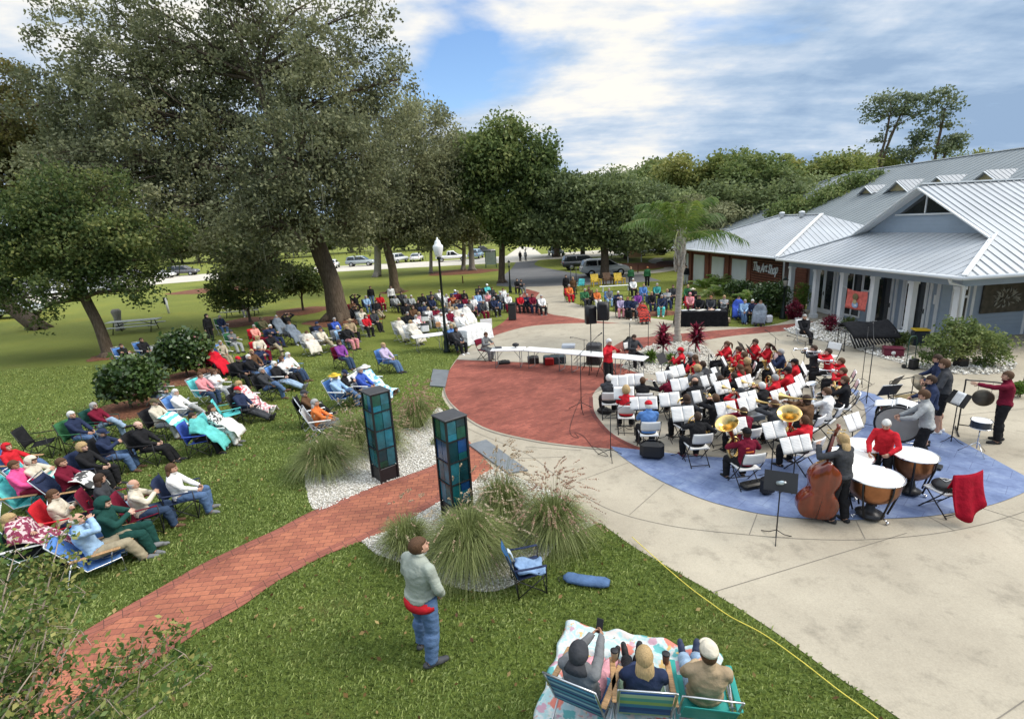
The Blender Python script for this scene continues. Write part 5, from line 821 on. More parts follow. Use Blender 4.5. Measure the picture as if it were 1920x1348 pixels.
    Vf = np.array(fb.v); Ff = [list(f) for f in fb.f]; me = bpy.data.meshes.new('body_' + key); allV = np.vstack([V, Vf]); me.from_pydata([tuple(v) for v in allV], [], [tuple(f) for f in F.tolist()] + [tuple(i + nv for i in f) for f in Ff]); me.polygons.foreach_set('use_smooth', [True] * len(me.polygons)); me.materials.append(skinm()); me.materials.append(M_EYE); me.materials.append(M_LIP); mi_ = [0] * (len(F) + nf0) + [1] * (nf1 - nf0) + [2] * (len(Ff) - nf1); me.polygons.foreach_set('material_index', mi_); me.update(); res['body'] = me
    res['V'] = V; res['lab'] = lab; res['hands'] = [(h[0] + h[1] * .07) for h in HN]; res['sh'] = sh
    POSES[key] = res; return res
LAP = ((-.09, .30, .60), (.09, .30, .60))
make_pose('camp', feet=((-.12, .44, .07), (.12, .47, .07))); make_pose('camp2', lean=16, feet=((-.05, .62, .07), (.06, .54, .07)), hands=((-.04, .30, .63), (.07, .26, .60)), kp=((-.1, .3, 1), (.1, .3, 1)))
make_pose('legsout', hipz=.42, lean=24, feet=((-.10, .80, .09), (.04, .84, .10)), hands=((-.05, .22, .58), (.08, .20, .56)), kp=((-.1, 0, 1), (.1, 0, 1)), toe=((-.2, .5, 1), (.2, .5, 1)))
make_pose('cross', hipz=.46, lean=18, feet=((-.12, .48, .07), (-.06, .62, .36)), hands=((-.02, .34, .62), (.10, .30, .60)), kp=((-.1, .5, 1), (.1, .5, 1)), toe=((-.1, 1, 0), (-.1, 1, .25)))
make_pose('armsx', hipz=.46, lean=14, hands=((.10, .20, .82), (-.10, .18, .78)), feet=((-.13, .56, .07), (.10, .50, .07)))
make_pose('beach', hipz=.28, lean=30, feet=((-.12, .66, .07), (.13, .62, .07)), hands=((-.24, .22, .42), (.24, .22, .42)))
make_pose('hold', hipz=.46, lean=10, hands=((-.06, .28, .84), (.06, .28, .86)), hp=14); make_pose('face', hipz=.40, lean=20, hands=((-.20, .30, .50), (.08, .06, 1.02)), feet=((-.05, .66, .16), (.10, .58, .07)), ep=((-1, -.3, -.4), (1, .3, -.6)))
make_pose('phone', hipz=.42, lean=26, feet=((-.10, .76, .09), (.06, .80, .10)), hands=((-.06, .34, .82), (.06, .36, .84)), kp=((-.1, 0, 1), (.1, 0, 1)), toe=((-.2, .5, 1), (.2, .5, 1)), hp=16, ep=((-.5, -.4, -1), (.5, -.4, -1)))
make_pose('chat', hipz=.48, lean=6, hy=35, hands=((-.08, .28, .62), (.12, .30, .66)))
BF = ((-.16, .42, .07), (.16, .40, .07))
make_pose('clar', hipz=.53, lean=4, feet=BF, hands=((-.01, .24, .93), (.02, .32, .80)), hp=10); make_pose('flute', hipz=.53, lean=2, feet=BF, hands=((.06, .17, 1.13), (.34, .15, 1.10)), hy=-8, hp=4, ep=((-.6, .4, -1), (1, -.2, -.8)))
make_pose('trpt', hipz=.53, lean=0, feet=BF, hands=((-.03, .27, 1.10), (.04, .24, 1.12)), hp=2, ep=((-1, 0, -.5), (1, 0, -.5))); make_pose('tbn', hipz=.53, lean=0, feet=BF, hands=((-.07, .16, 1.12), (.02, .48, 1.02)), hp=0, ep=((-1, 0, -.6), (1, 0, -.6)))
make_pose('horn', hipz=.53, lean=4, feet=BF, hands=((-.02, .26, .98), (.22, .14, .84)), hp=6); make_pose('tuba', hipz=.53, lean=2, feet=((-.2, .40, .07), (.2, .42, .07)), hands=((-.14, .32, .92), (.16, .26, .86)), hp=0)
make_pose('play', hipz=.53, lean=-4, feet=BF, hands=((-.12, .36, .78), (.12, .36, .78)), hp=18); make_pose('laptop', hipz=.53, lean=-14, feet=((-.1, .35, .07), (.1, .38, .07)), hands=((-.12, .44, .80), (.12, .44, .80)), hp=22)
SF = ((-.11, .02, .08), (.11, -.02, .08)); SK = ((-.05, 1, 0), (.05, 1, 0))
make_pose('stand', hipz=.92, lean=0, feet=SF, kp=SK, hands=((-.24, .04, .82), (.24, .04, .82)), ep=((-.5, -1, 0), (.5, -1, 0))); make_pose('pocket', hipz=.92, lean=-2, feet=((-.15, .07, .08), (.14, -.05, .08)), kp=SK, hands=((-.16, .16, .92), (.16, .16, .92)), ep=((-1, -.6, 0), (1, -.6, 0)), hy=-22, hp=-14, toe=((-.4, 1, 0), (.45, 1, 0)), hips=.10)
make_pose('cond', hipz=.92, lean=0, feet=SF, kp=SK, hands=((-.20, .34, 1.32), (.30, .34, 1.36)), ep=((-1, -.2, -.8), (1, -.2, -.8)), hp=12); make_pose('bassist', hipz=.92, lean=-3, feet=((-.12, .04, .08), (.12, -.06, .08)), kp=SK, hands=((-.22, .34, 1.42), (.20, .44, 1.00)), ep=((-1, -.3, -.6), (1, -.2, -.5)), hp=8)
make_pose('drum', hipz=.90, lean=-10, feet=((-.14, .05, .08), (.14, -.06, .08)), kp=SK, hands=((-.16, .42, 1.05), (.18, .46, 1.02)), ep=((-1, -.3, -.4), (1, -.3, -.4)), hp=24, shorts=False); make_pose('shortsman', hipz=.92, lean=-4, feet=SF, kp=SK, hands=((-.20, .30, 1.06), (.22, .34, 1.08)), ep=((-.8, -1, 0), (.8, -1, 0)), hp=14, shorts=True)
make_pose('gong', hipz=.92, lean=0, feet=((-.12, .04, .08), (.13, -.05, .08)), kp=SK, hands=((-.14, .52, 1.38), (.26, -.06, .84)), ep=((-1, 0, -.5), (.5, -1, 0)), fingers='flat'); make_pose('walk', hipz=.91, lean=-3, feet=((-.1, .24, .08), (.1, -.22, .12)), kp=SK, hands=((-.25, -.12, .84), (.25, .16, .88)), ep=((-.4, -1, 0), (.4, -1, 0)))
make_pose('up', hipz=.46, lean=8, hands=((-.16, .05, 1.22), (.16, .05, 1.24)), ep=((-1, .3, 0), (1, .3, 0)))
# ---- hair and hats in the head's own frame
HAIR = {}
def shellcut(rx, ry, rz, c, keep, n=22, noise=0.0, seed=0):
    mb = MB(); mb.ell(c, (rx, ry, rz), n); V = np.array(mb.v); rg = np.random.default_rng(seed)
    if noise: q = V - np.array(c); V = V + q * (noise * np.sin(V[:, 0:1] * 140 + 2 * np.sin(V[:, 2:3] * 90)) * np.sin(V[:, 2:3] * 120 + V[:, 1:2] * 90))
    F = [f for f in mb.f if keep(*np.mean(V[list(f)], axis=0))]; o = MB(); inner = V * .93 + np.array(c) * .07; m = len(V); o.add([tuple(v) for v in V] + [tuple(v) for v in inner], F + [tuple(i + m for i in f[::-1]) for f in F], True)
    E = {}
    for f in F:
        for i in range(len(f)):
            a, b = f[i], f[(i + 1) % len(f)]; E[(a, b)] = 1
    o.f += [(a, a + m, b + m, b) for a, b in E if (b, a) not in E and a != b]; o.sm += [True] * (len(o.f) - len(o.sm)); o.mi += [0] * (len(o.f) - len(o.mi)); return o
kc = lambda x, y, z: (z > .052 or y < .028 - (0 if z > -.02 else .03)) and z > -.085
HAIR['short'] = shellcut(.086, .106, .112, (0, -.012, .022), kc, noise=.02)
HAIR['bald'] = shellcut(.084, .101, .102, (0, -.014, .010), lambda x, y, z: z < .038 and y < .012 and z > -.07)
HAIR['curly'] = shellcut(.112, .122, .135, (0, -.022, .018), lambda x, y, z: z > .06 or y < .02, n=26, noise=.07)
h = shellcut(.090, .108, .115, (0, -.014, .020), kc, noise=.015); h.loft([((0, -.055, -.02), Vector((.088, 0, 0)), Vector((0, .055, 0))), ((0, -.065, -.12), Vector((.098, 0, 0)), Vector((0, .048, 0))), ((0, -.075, -.22), Vector((.092, 0, 0)), Vector((0, .036, 0))), ((0, -.085, -.31), Vector((.055, 0, 0)), Vector((0, .018, 0)))], 16); HAIR['long'] = h
h = shellcut(.092, .110, .116, (0, -.012, .018), lambda x, y, z: (z > .05 or y < .035) and z > -.10, noise=.02); h.loft([((0, -.045, -.03), Vector((.090, 0, 0)), Vector((0, .060, 0))), ((0, -.05, -.10), Vector((.092, 0, 0)), Vector((0, .052, 0))), ((0, -.05, -.135), Vector((.07, 0, 0)), Vector((0, .035, 0)))], 16); HAIR['bob'] = h
h = shellcut(.086, .104, .112, (0, -.012, .020), kc, noise=.01); h.ell((0, -.125, .03), (.03, .04, .03), 10); h.tube([(0, -.13, .03), (0, -.165, -.03), (0, -.15, -.13), (0, -.14, -.2)], [.02, .032, .024, .008], 8); HAIR['pony'] = h
HAT = {}
h = MB(); h.ell((0, 0, .03), (.10, .12, .05), 6); 
dome = lambda: shellcut(.094, .112, .098, (0, -.008, .045), lambda x, y, z: z > .045, noise=0)
h = dome(); h.sheet(lambda u, v: ((u - .5) * .15, .085 + v * .085 * (1 - (2 * u - 1) ** 2 * .5), .052 - v * .012 - (2 * u - 1) ** 2 * .012), 8, 4, .006); HAT['cap'] = h
h = dome(); h.lathe([(.095, .048), (.19, .040), (.192, .046), (.095, .056)], 22, (0, -.008, 0), close=False); HAT['hat'] = h
h = shellcut(.094, .112, .108, (0, -.010, .035), lambda x, y, z: z > .03 or (y < -.03 and z > -.02)); HAT['beanie'] = h
h = shellcut(.105, .125, .128, (0, -.022, .010), lambda x, y, z: (z > .075 or y < .045), noise=.02); h.loft([((0, -.06, -.08), Vector((.09, 0, 0)), Vector((0, .07, 0))), ((0, -.07, -.17), Vector((.13, 0, 0)), Vector((0, .08, 0)))], 14); HAT['hood'] = h
g = MB(); [g.ell((s_ * .032, .09, .006), (.024, .006, .017), 10) for s_ in (-1, 1)]; g.tube([(-.075, 0, .012), (-.06, .085, .012), (.06, .085, .012), (.075, 0, .012)], .004, 5); GLASSES = g.mesh('sunglasses')
HAIRM = {k: v.mesh('hair_' + k) for k, v in HAIR.items()}; HATM = {k: v.mesh('hat_' + k) for k, v in HAT.items()}
ALLP = []
def yaw_to(p, t): return atan2(-(t[0] - p[0]), t[1] - p[1])
def person(px, py, pose, shirt, trous, hair, look, hat=None, desc=None, dyaw=0, s=1.0, z0=0.0, skin='skin', shoes='black', glasses=False, cat='person', group=None, xy=None, yaw=None, wide=1.0):
    ps = POSES[pose]; hc = ps['head']; zh = z0 + hc[2] * s + .02
    H_ = G(px, py, zh); a = yaw if yaw is not None else yaw_to(H_, look) + radians(dyaw); c, sn = cos(a), sin(a); ox, oy = hc[0] * s, hc[1] * s; root = Vector((H_.x - (c * ox - sn * oy), H_.y - (sn * ox + c * oy), z0))
    if xy: root = Vector((xy[0], xy[1], z0))
    b = link('person', ps['body'], None, skinm(skin), root, (0, 0, a), (s * wide, s * wide, s)); tag(b, desc, cat, group)
    if shirt: link('shirt', ps['shirt'], b, cl(shirt))
    link('trousers', ps['trousers'], b, cl(trous))
    for k in (0, 1):
        if ps['shoes'][k]: link('shoe', ps['shoes'][k], b, plastic(CO[shoes], .7, 'shoe_' + shoes))
    def hd(name, me, m): o = link(name, me, b, m); o.matrix_local = ps['hm']; return o
    hs, hcx = hair if hair else (None, None)
    if hs: hd('hair', HAIRM[hs], mat(hcx + '_hair', CO[hcx], .7, var=.25, scale=30, aniso=(3, 3, .6), bump=.5, bscale=40))
    if hat: hd(('hat' if hat[0] != 'hood' else 'hood'), HATM[hat[0]], cl(hat[1]))
    if glasses: hd('sunglasses', GLASSES, BLACK)
    ALLP.append((b, pose, px, py, root, a, s)); return b
# ---- blankets draped over a lap
DR = {}
def drape(key, y0, y1, xw, low=.05, labs=('thigh', 'shin', 'footL', 'footR', 'pelvis', 'torso', 'hand', 'fore'), g=.035, zmax=None):
    ps = POSES[key.split('|')[0]]; V = ps['V'][np.isin(ps['lab'], labs)]; nx = int(2 * xw / g); ny = int((y1 - y0) / g); Hm = np.full((ny + 1, nx + 1), -1.0)
    k = (V[:, 1] > y0 - .03) & (V[:, 1] < y1); V = V[k]; ix = np.clip(((V[:, 0] + xw) / g).round().astype(int), 0, nx); iy = np.clip(((V[:, 1] - y0) / g).round().astype(int), 0, ny); np.maximum.at(Hm, (iy, ix), V[:, 2])
    Hm = np.where(Hm < 0, 0, Hm); 
    for _ in range(3):
        P_ = np.pad(Hm, 1); Hm = np.max([P_[1:-1, 1:-1]] + [P_[1 + a:P_.shape[0] - 1 + a, 1 + b:P_.shape[1] - 1 + b] - .012 for a in (-1, 0, 1) for b in (-1, 0, 1)], axis=0)
    sl = .10
    for _ in range(14):
        P_ = np.pad(Hm, 1, mode='edge'); Hm = np.max([Hm] + [P_[1 + a:P_.shape[0] - 1 + a, 1 + b:P_.shape[1] - 1 + b] - sl * hypot(a, b) for a in (-1, 0, 1) for b in (-1, 0, 1) if a or b], axis=0)
    for _ in range(2): P_ = np.pad(Hm, 1, mode='edge'); Hm = (P_[1:-1, 1:-1] * 2 + P_[:-2, 1:-1] + P_[2:, 1:-1] + P_[1:-1, :-2] + P_[1:-1, 2:]) / 6
    Hm = np.maximum(Hm + .022, low); mb = MB()
    def fn(u, v):
        i = u * nx; j = v * ny; z = Hm[int(round(j)), int(round(i))]; x = -xw + i * g; y = y0 + j * g; e = abs(2 * u - 1); x *= 1 - .12 * max(0, e - .6) * (1 if z < .3 else 0)
        return (x + .01 * sin(y * 31), y + .012 * sin(x * 27), z + .008 * sin(x * 38 + y * 21) + .006 * sin(y * 44 - x * 13))
    mb.sheet(fn, nx, ny, .014); return mb.mesh('blanket')
def blanket(P, key, m, label, group='blankets over laps', name='blanket'):
    if key not in DR: DR[key] = drape(*DK[key])
    b, pose, px, py, root, a, s = P; o = link(name, DR[key], None, m, root, (0, 0, a), (s, s, s)); return tag(o, label, 'blanket', group)
DK = {'camp': ('camp|a', .10, .66, .30), 'campfull': ('camp|b', -.10, .72, .34), 'legs': ('legsout|a', .08, .88, .28), 'legsfull': ('legsout|b', -.16, .98, .36), 'beach': ('beach|a', .08, .80, .30)}
# ---------------------------------------------------------------- chairs, stands, instruments: one prototype each, copied with their parts
PROTO = {}
def proto(key, name): r = empty(name, (0, 0, -50)); PROTO[key] = r; return r
def part(mb, name, m, r): 
    me = mb.mesh(name); o = link(name, me, r, m); return o
def place(key, loc, rz=0.0, label=None, cat=None, group=None, s=1.0, tint=None, rx=None):
    o = copy_tree(PROTO[key]); o.location = loc; o.rotation_euler = (rx[0], rx[1], rz) if rx else (0, 0, rz); o.scale = (s, s, s); tag(o, label, cat, group)
    if tint:
        for ch in o.children:
            b = ch.name.split('.')[0]
            if b in tint: setm(ch, tint[b])
    return o
def done_protos():
    for p in PROTO.values(): wipe(p)
FAB = cl('navy')
r = proto('camp', 'camping_chair')                       # quad folding camp chair
mb = MB(); mb.sheet(lambda u, v: (-.27 + .54 * u, -.20 + .48 * v, .40 + .05 * v - .05 * sin(pi * u) * (1 - .3 * v)), 8, 6, .008); part(mb, 'seat', FAB, r)
mb = MB(); mb.sheet(lambda u, v: ((-.27 + .54 * u) * (1 - .05 * v), -.20 - .17 * v - .05 * sin(pi * u), .40 + .50 * v), 8, 6, .008); part(mb, 'backrest', FAB, r)
for s_ in (-1, 1):
    mb = MB(); mb.sheet(lambda u, v: (s_ * (.29 + .05 * u), -.28 + .58 * v, .635 - .01 * sin(pi * v)), 2, 6, .01); part(mb, 'armrest', FAB, r)
    mb = MB(); mb.tube([(s_ * .28, .30, .02), (s_ * .31, .30, .64)], .011, 6); mb.tube([(s_ * .29, -.22, .02), (s_ * .28, -.24, .45), (s_ * .27, -.385, .93)], .011, 6); mb.tube([(s_ * .29, -.22, .05), (s_ * .28, .30, .42)], .010, 6); mb.tube([(s_ * .28, .30, .05), (s_ * .28, -.22, .40)], .010, 6); part(mb, 'side_frame', DARKM, r)
mb = MB(); mb.tube([(-.28, .30, .04), (.28, .30, .43)], .010, 6); mb.tube([(.28, .30, .04), (-.28, .30, .43)], .010, 6); part(mb, 'cross_frame', DARKM, r); mb = MB(); mb.tube([(-.28, -.22, .04), (.28, -.22, .40)], .010, 6); mb.tube([(.28, -.22, .04), (-.28, -.22, .40)], .010, 6); part(mb, 'cross_frame', DARKM, r)
r = proto('lawn', 'lawn_chair')                          # aluminium sling chair
mb = MB(); mb.sheet(lambda u, v: (-.24 + .48 * u, -.16 + .46 * v, .36 + .04 * v - .03 * sin(pi * v)), 4, 6, .008); part(mb, 'seat', FAB, r)
mb = MB(); mb.sheet(lambda u, v: (-.24 + .48 * u, -.16 - .25 * v, .36 + .56 * v), 4, 8, .008); part(mb, 'backrest', FAB, r)
for s_ in (-1, 1):
    mb = MB(); mb.tube([(s_ * .26, -.43, .96), (s_ * .26, -.16, .36), (s_ * .26, .32, .40), (s_ * .26, .34, .38)], .012, 6); mb.tube([(s_ * .28, .30, .60), (s_ * .28, .34, .56), (s_ * .28, -.30, .015), (s_ * .26, -.32, .015)], .011, 6); mb.tube([(s_ * .27, -.20, .58), (s_ * .27, .26, .015)], .011, 6); part(mb, 'side_frame', ALU, r)
    mb = MB(); mb.box(*((.25, .31) if s_ > 0 else (-.31, -.25)), -.26, .32, .595, .62, .008); part(mb, 'armrest', WHITEP, r)
mb = MB(); mb.tube([(-.26, -.43, .96), (.26, -.43, .96)], .012, 6); mb.tube([(-.28, -.30, .015), (.28, -.30, .015)], .011, 6); mb.tube([(-.27, .26, .015), (.27, .26, .015)], .011, 6); part(mb, 'cross_tube', ALU, r)
r = proto('beach', 'beach_chair')                        # low reclining chair with wooden arms
mb = MB(); mb.sheet(lambda u, v: (-.26 + .52 * u, -.14 + .46 * v, .20 + .05 * v - .02 * sin(pi * v)), 4, 6, .008); part(mb, 'seat', FAB, r)
mb = MB(); mb.sheet(lambda u, v: (-.26 + .52 * u, -.14 - .40 * v + .04 * sin(pi * v), .20 + .60 * v), 4, 8, .008); part(mb, 'backrest', FAB, r)
mb = MB(); mb.ell((0, -.48, .74), (.20, .05, .06), 12); part(mb, 'headrest', FAB, r)
for s_ in (-1, 1):
    mb = MB(); mb.tube([(s_ * .27, -.56, .84), (s_ * .27, -.14, .20), (s_ * .27, .34, .27), (s_ * .27, .36, .015), (s_ * .27, .30, .012)], .013, 7); mb.tube([(s_ * .275, -.30, .42), (s_ * .275, -.44, .015), (s_ * .275, -.36, .012)], .012, 6); mb.tube([(s_ * .275, .20, .24), (s_ * .275, .24, .45)], .010, 6); part(mb, 'side_frame', ALU, r)
    mb = MB(); mb.box(*((.255, .325) if s_ > 0 else (-.325, -.255)), -.32, .36, .45, .475, .01); part(mb, 'armrest', WOOD, r)
mb = MB(); mb.tube([(-.27, -.56, .84), (.27, -.56, .84)], .013, 7); mb.tube([(-.275, -.44, .015), (.275, -.44, .015)], .012, 6); part(mb, 'cross_tube', ALU, r)
r = proto('fold', 'folding_chair')                       # white resin folding chair with dark legs
mb = MB(); mb.sheet(lambda u, v: (-.215 + .43 * u, -.19 + .40 * v, .445 - .015 * sin(pi * u) * sin(pi * v)), 6, 6, .03); part(mb, 'seat', WHITEP, r)
mb = MB(); mb.sheet(lambda u, v: ((-.225 + .45 * u) * (1 - .06 * (2 * v - 1) ** 4), -.265 - .06 * v - .035 * (1 - (2 * u - 1) ** 2), .62 + .235 * v), 8, 5, .022); part(mb, 'backrest', WHITEP, r)
for s_ in (-1, 1):
    mb = MB(); mb.tube([(s_ * .23, -.33, .86), (s_ * .23, -.24, .60), (s_ * .23, -.10, .40), (s_ * .22, .24, .015)], .012, 6); part(mb, 'leg', DARKM, r)
    mb = MB(); mb.tube([(s_ * .205, .16, .43), (s_ * .205, -.26, .015)], .012, 6); part(mb, 'leg', DARKM, r)
mb = MB(); mb.tube([(-.22, .18, .10), (.22, .18, .10)], .010, 6); mb.tube([(-.2, -.22, .06), (.2, -.22, .06)], .010, 6); part(mb, 'stretcher', DARKM, r)
r = proto('stand', 'music_stand')
mb = MB(); mb.tube([(0, 0, .02), (0, 0, 1.0)], .011, 8); part(mb, 'pole', DARKM, r); mb = MB()
for k in range(3): a = 2 * pi * k / 3 + .5; mb.tube([(0, 0, .16), (cos(a) * .13, sin(a) * .13, .06), (cos(a) * .27, sin(a) * .27, .01)], .008, 5)
part(mb, 'base', DARKM, r); D0 = Vector((0, 0, 1.06)); tl = radians(62); DU = Vector((0, cos(tl), sin(tl))); DN = Vector((0, -sin(tl), cos(tl)))
mb = MB(); c = D0; V = []
for a, b in ((-.25, -.16), (.25, -.16), (.25, .17), (-.25, .17)): V.append(c + Vector((1, 0, 0)) * a + DU * b)
mb.add([v for v in V] + [v - DN * .006 for v in V], [(0, 1, 2, 3), (7, 6, 5, 4), (0, 4, 5, 1), (1, 5, 6, 2), (2, 6, 7, 3), (3, 7, 4, 0)]); mb.beam(c - Vector((.25, 0, 0)) - DU * .16 + DN * .02, c + Vector((.25, 0, 0)) - DU * .16 + DN * .02, .04, .006, up=DU); part(mb, 'desk', BLACK, r)
M_STAFF = mat('printed_notes', (0.10, .10, .11), .9)
def sheetmus(key, w, h_, pages=2, seed=0):
    r = proto(key, 'sheet_music'); rg = random.Random(seed); mb = MB(); off = .008
    for p in range(pages):
        x0 = -w / 2 + p * w / pages; tw = w / pages - .006
        mb.sheet(lambda u, v: D0 + Vector((1, 0, 0)) * (x0 + tw * u) + DU * (-h_ / 2 + h_ * v + .015) + DN * (off + .006 * sin(pi * u) + .012 * v * (p - .3) * v), 6, 4, .003)
    part(mb, 'pages', PAPER, r); mb = MB()
    for p in range(pages):
        x0 = -w / 2 + p * w / pages; tw = w / pages - .006
        for k in range(9):
            y = -h_ / 2 + .04 + (h_ - .06) * k / 9; a = x0 + .02; b = x0 + tw * rg.uniform(.82, .92); q = lambda x: D0 + Vector((1, 0, 0)) * x + DU * (y + .012) + DN * (off + .0102 + .012 * ((y + h_ / 2) / h_) ** 2 * max(0, p - .3)); mb.beam(q(a), q(b), .007, .0012, up=DN)
    part(mb, 'notation', mat('notes', (.55, .55, .56), .9), r)
sheetmus('sheets', .52, .34); sheetmus('sheet3', .66, .31, 3, 2); sheetmus('sheet1', .24, .31, 1, 3)
def boom(key, h, out_, up_, name='microphone_stand'):
    r = proto(key, name); mb = MB(); mb.tube([(0, 0, .02), (0, 0, h)], .010, 7); part(mb, 'pole', DARKM, r); mb = MB()
    for k in range(3): a = 2 * pi * k / 3; mb.tube([(0, 0, .22), (cos(a) * .33, sin(a) * .33, .012)], .008, 5)
    part(mb, 'base', DARKM, r)
    if out_: mb = MB(); mb.tube([(-out_ * .35, 0, h - up_ * .35), (out_, 0, h + up_)], .007, 6); part(mb, 'boom', DARKM, r)
    mb = MB(); e = Vector((out_, 0, h + up_)); d = Vector((out_ + .01, 0, up_ - .1)).normalized(); mb.tube([e, e + d * .1], .012, 8); mb.ell(e + d * .12, (.022, .022, .022), 8); part(mb, 'microphone', BLACK, r)
boom('boom', 1.45, .55, .35); boom('mic', 1.85, 0, 0); boom('lowboom', 1.1, .45, .15)
BRASS = metal((.78, .55, .22), .22, 'brass'); SILVER = metal((.75, .75, .76), .2, 'silver_plate'); BLKW = plastic((.015, .014, .014), .25, 'black_wood')
bell = lambda L_, r0, r1: [(r0 + (r1 - r0) * (t ** 3.2), L_ * t) for t in [i / 12 for i in range(13)]]
def inst(key, name): return proto(key, name)
# instruments use the player's own frame (player faces +y, mouth near z 1.2)
r = inst('trumpet', 'trumpet'); mb = MB(); mb.tube([(0, .11, 1.205), (0, .42, 1.19), (0, .46, 1.17), (0, .46, 1.11), (0, .42, 1.09), (0, .20, 1.10), (0, .17, 1.12), (0, .17, 1.17), (0, .22, 1.185)], .008, 7); [mb.tube([(0, y, 1.06), (0, y, 1.24)], .013, 8) for y in (.27, .30, .33)]; part(mb, 'tubing', SILVER, r); mb = MB(); mb.lathe(bell(.30, .010, .062), 18, (0, .36, 1.19), (0, 1, -.04), close=False); part(mb, 'bell', SILVER, r)
r = inst('cornet', 'trumpet'); mb = MB(); mb.tube([(0, .11, 1.205), (0, .42, 1.19), (0, .46, 1.17), (0, .46, 1.11), (0, .42, 1.09), (0, .20, 1.10), (0, .17, 1.12), (0, .17, 1.17), (0, .22, 1.185)], .008, 7); [mb.tube([(0, y, 1.06), (0, y, 1.24)], .013, 8) for y in (.27, .30, .33)]; part(mb, 'tubing', BRASS, r); mb = MB(); mb.lathe(bell(.30, .010, .062), 18, (0, .36, 1.19), (0, 1, -.04), close=False); part(mb, 'bell', BRASS, r)
r = inst('trombone', 'trombone'); mb = MB(); mb.tube([(.03, .10, 1.20), (.03, .95, 1.02), (.03, .99, 1.0), (-.03, .99, 1.0), (-.03, .95, 1.02), (-.03, .10, 1.20), (-.05, -.15, 1.27), (-.10, -.22, 1.29), (-.14, -.15, 1.28), (-.14, .10, 1.24)], .009, 7); part(mb, 'slide', BRASS, r); mb = MB(); mb.lathe(bell(.52, .012, .105), 20, (-.14, .08, 1.245), (0, 1, -.12), close=False); part(mb, 'bell', BRASS, r)
r = inst('clarinet', 'clarinet'); mb = MB(); mb.tube([(0, .11, 1.19), (0, .14, 1.14), (0, .36, .68)], [.006, .014, .015], 8); part(mb, 'body', BLKW, r); mb = MB(); mb.lathe(bell(.09, .015, .034), 12, (0, .36, .68), (0, .43, -.9), close=False); part(mb, 'bell', BLKW, r); mb = MB(); [mb.ell((.0, .15 + .022 * k, 1.11 - .045 * k), (.02, .008, .008), 6) for k in range(9)]; part(mb, 'keys', SILVER, r)
r = inst('flute', 'flute'); mb = MB(); mb.tube([(-.08, .13, 1.20), (.55, .13, 1.12)], .0105, 8); part(mb, 'tube', SILVER, r); mb = MB(); [mb.ell((.12 + .035 * k, .125, 1.185 - .0045 * k), (.012, .012, .008), 6) for k in range(10)]; part(mb, 'keys', SILVER, r)
r = inst('saxophone', 'saxophone'); mb = MB(); mb.tube([(0, .11, 1.20), (0, .20, 1.24), (.03, .26, 1.18), (.10, .26, .70), (.12, .28, .60), (.11, .36, .57), (.09, .42, .62)], [.008, .010, .014, .028, .034, .038, .04], 10); part(mb, 'tubing', BRASS, r); mb = MB(); mb.lathe(bell(.28, .042, .085), 16, (.09, .42, .62), (-.05, .22, 1), close=False); part(mb, 'bell', BRASS, r); mb = MB(); [mb.ell((.03 + .012 * k, .285, 1.10 - .055 * k), (.02, .012, .016), 6) for k in range(8)]; part(mb, 'keys', BRASS, r)
r = inst('horn', 'french_horn'); mb = MB(); mb.tube([(.02 + .15 * cos(a), .24 + .03 * cos(a), .98 + .15 * sin(a)) for a in [i * .35 for i in range(36)]], [.011 + .0003 * i for i in range(36)], 7); mb.tube([(0, .11, 1.20), (.0, .2, 1.14), (-.06, .24, 1.10)], .006, 6); [mb.tube([(-.05 + .035 * k, .26, .94), (-.05 + .035 * k, .26, 1.02)], .018, 8) for k in range(3)]; part(mb, 'tubing', BRASS, r); mb = MB(); mb.lathe(bell(.30, .016, .155), 22, (.10, .22, .92), (.75, -.35, -.45), close=False); part(mb, 'bell', BRASS, r)
def lowbrass(key, name, R1, L_, base, ax, m):
    r = inst(key, name); mb = MB(); b = Vector(base); mb.tube([(b.x + .13 * sin(a) * 1.0, b.y + .03 * sin(a * .5), b.z - .16 + .24 * cos(a)) for a in [i * .4 for i in range(32)]], [.014 + .0007 * i for i in range(32)], 8); mb.tube([(0, .12, 1.19), (b.x * .5, b.y - .02, 1.12), (b.x, b.y, b.z)], .009, 6); [mb.tube([(b.x + .02 + .04 * k, b.y + .08, b.z - .22), (b.x + .02 + .04 * k, b.y + .08, b.z - .02)], .02, 8) for k in range(3)]; part(mb, 'tubing', m, r)
    mb = MB(); prof = [(.035 + (R1 * .35 - .035) * t + R1 * .65 * t ** 7, L_ * t) for t in [i / 16 for i in range(17)]]; prof += [(R1 * .97, L_ * .995), (R1 * .40 + .01, L_ * .86), (.05, L_ * .5)]; mb.lathe(prof, 28, b, ax, close=False); part(mb, 'bell', m, r)
lowbrass('tuba', 'tuba', .24, .56, (-.14, .26, .95), (-.55, -.28, 1), BRASS); lowbrass('euphonium', 'euphonium', .14, .48, (-.12, .24, .95), (-.15, .15, 1), SILVER)
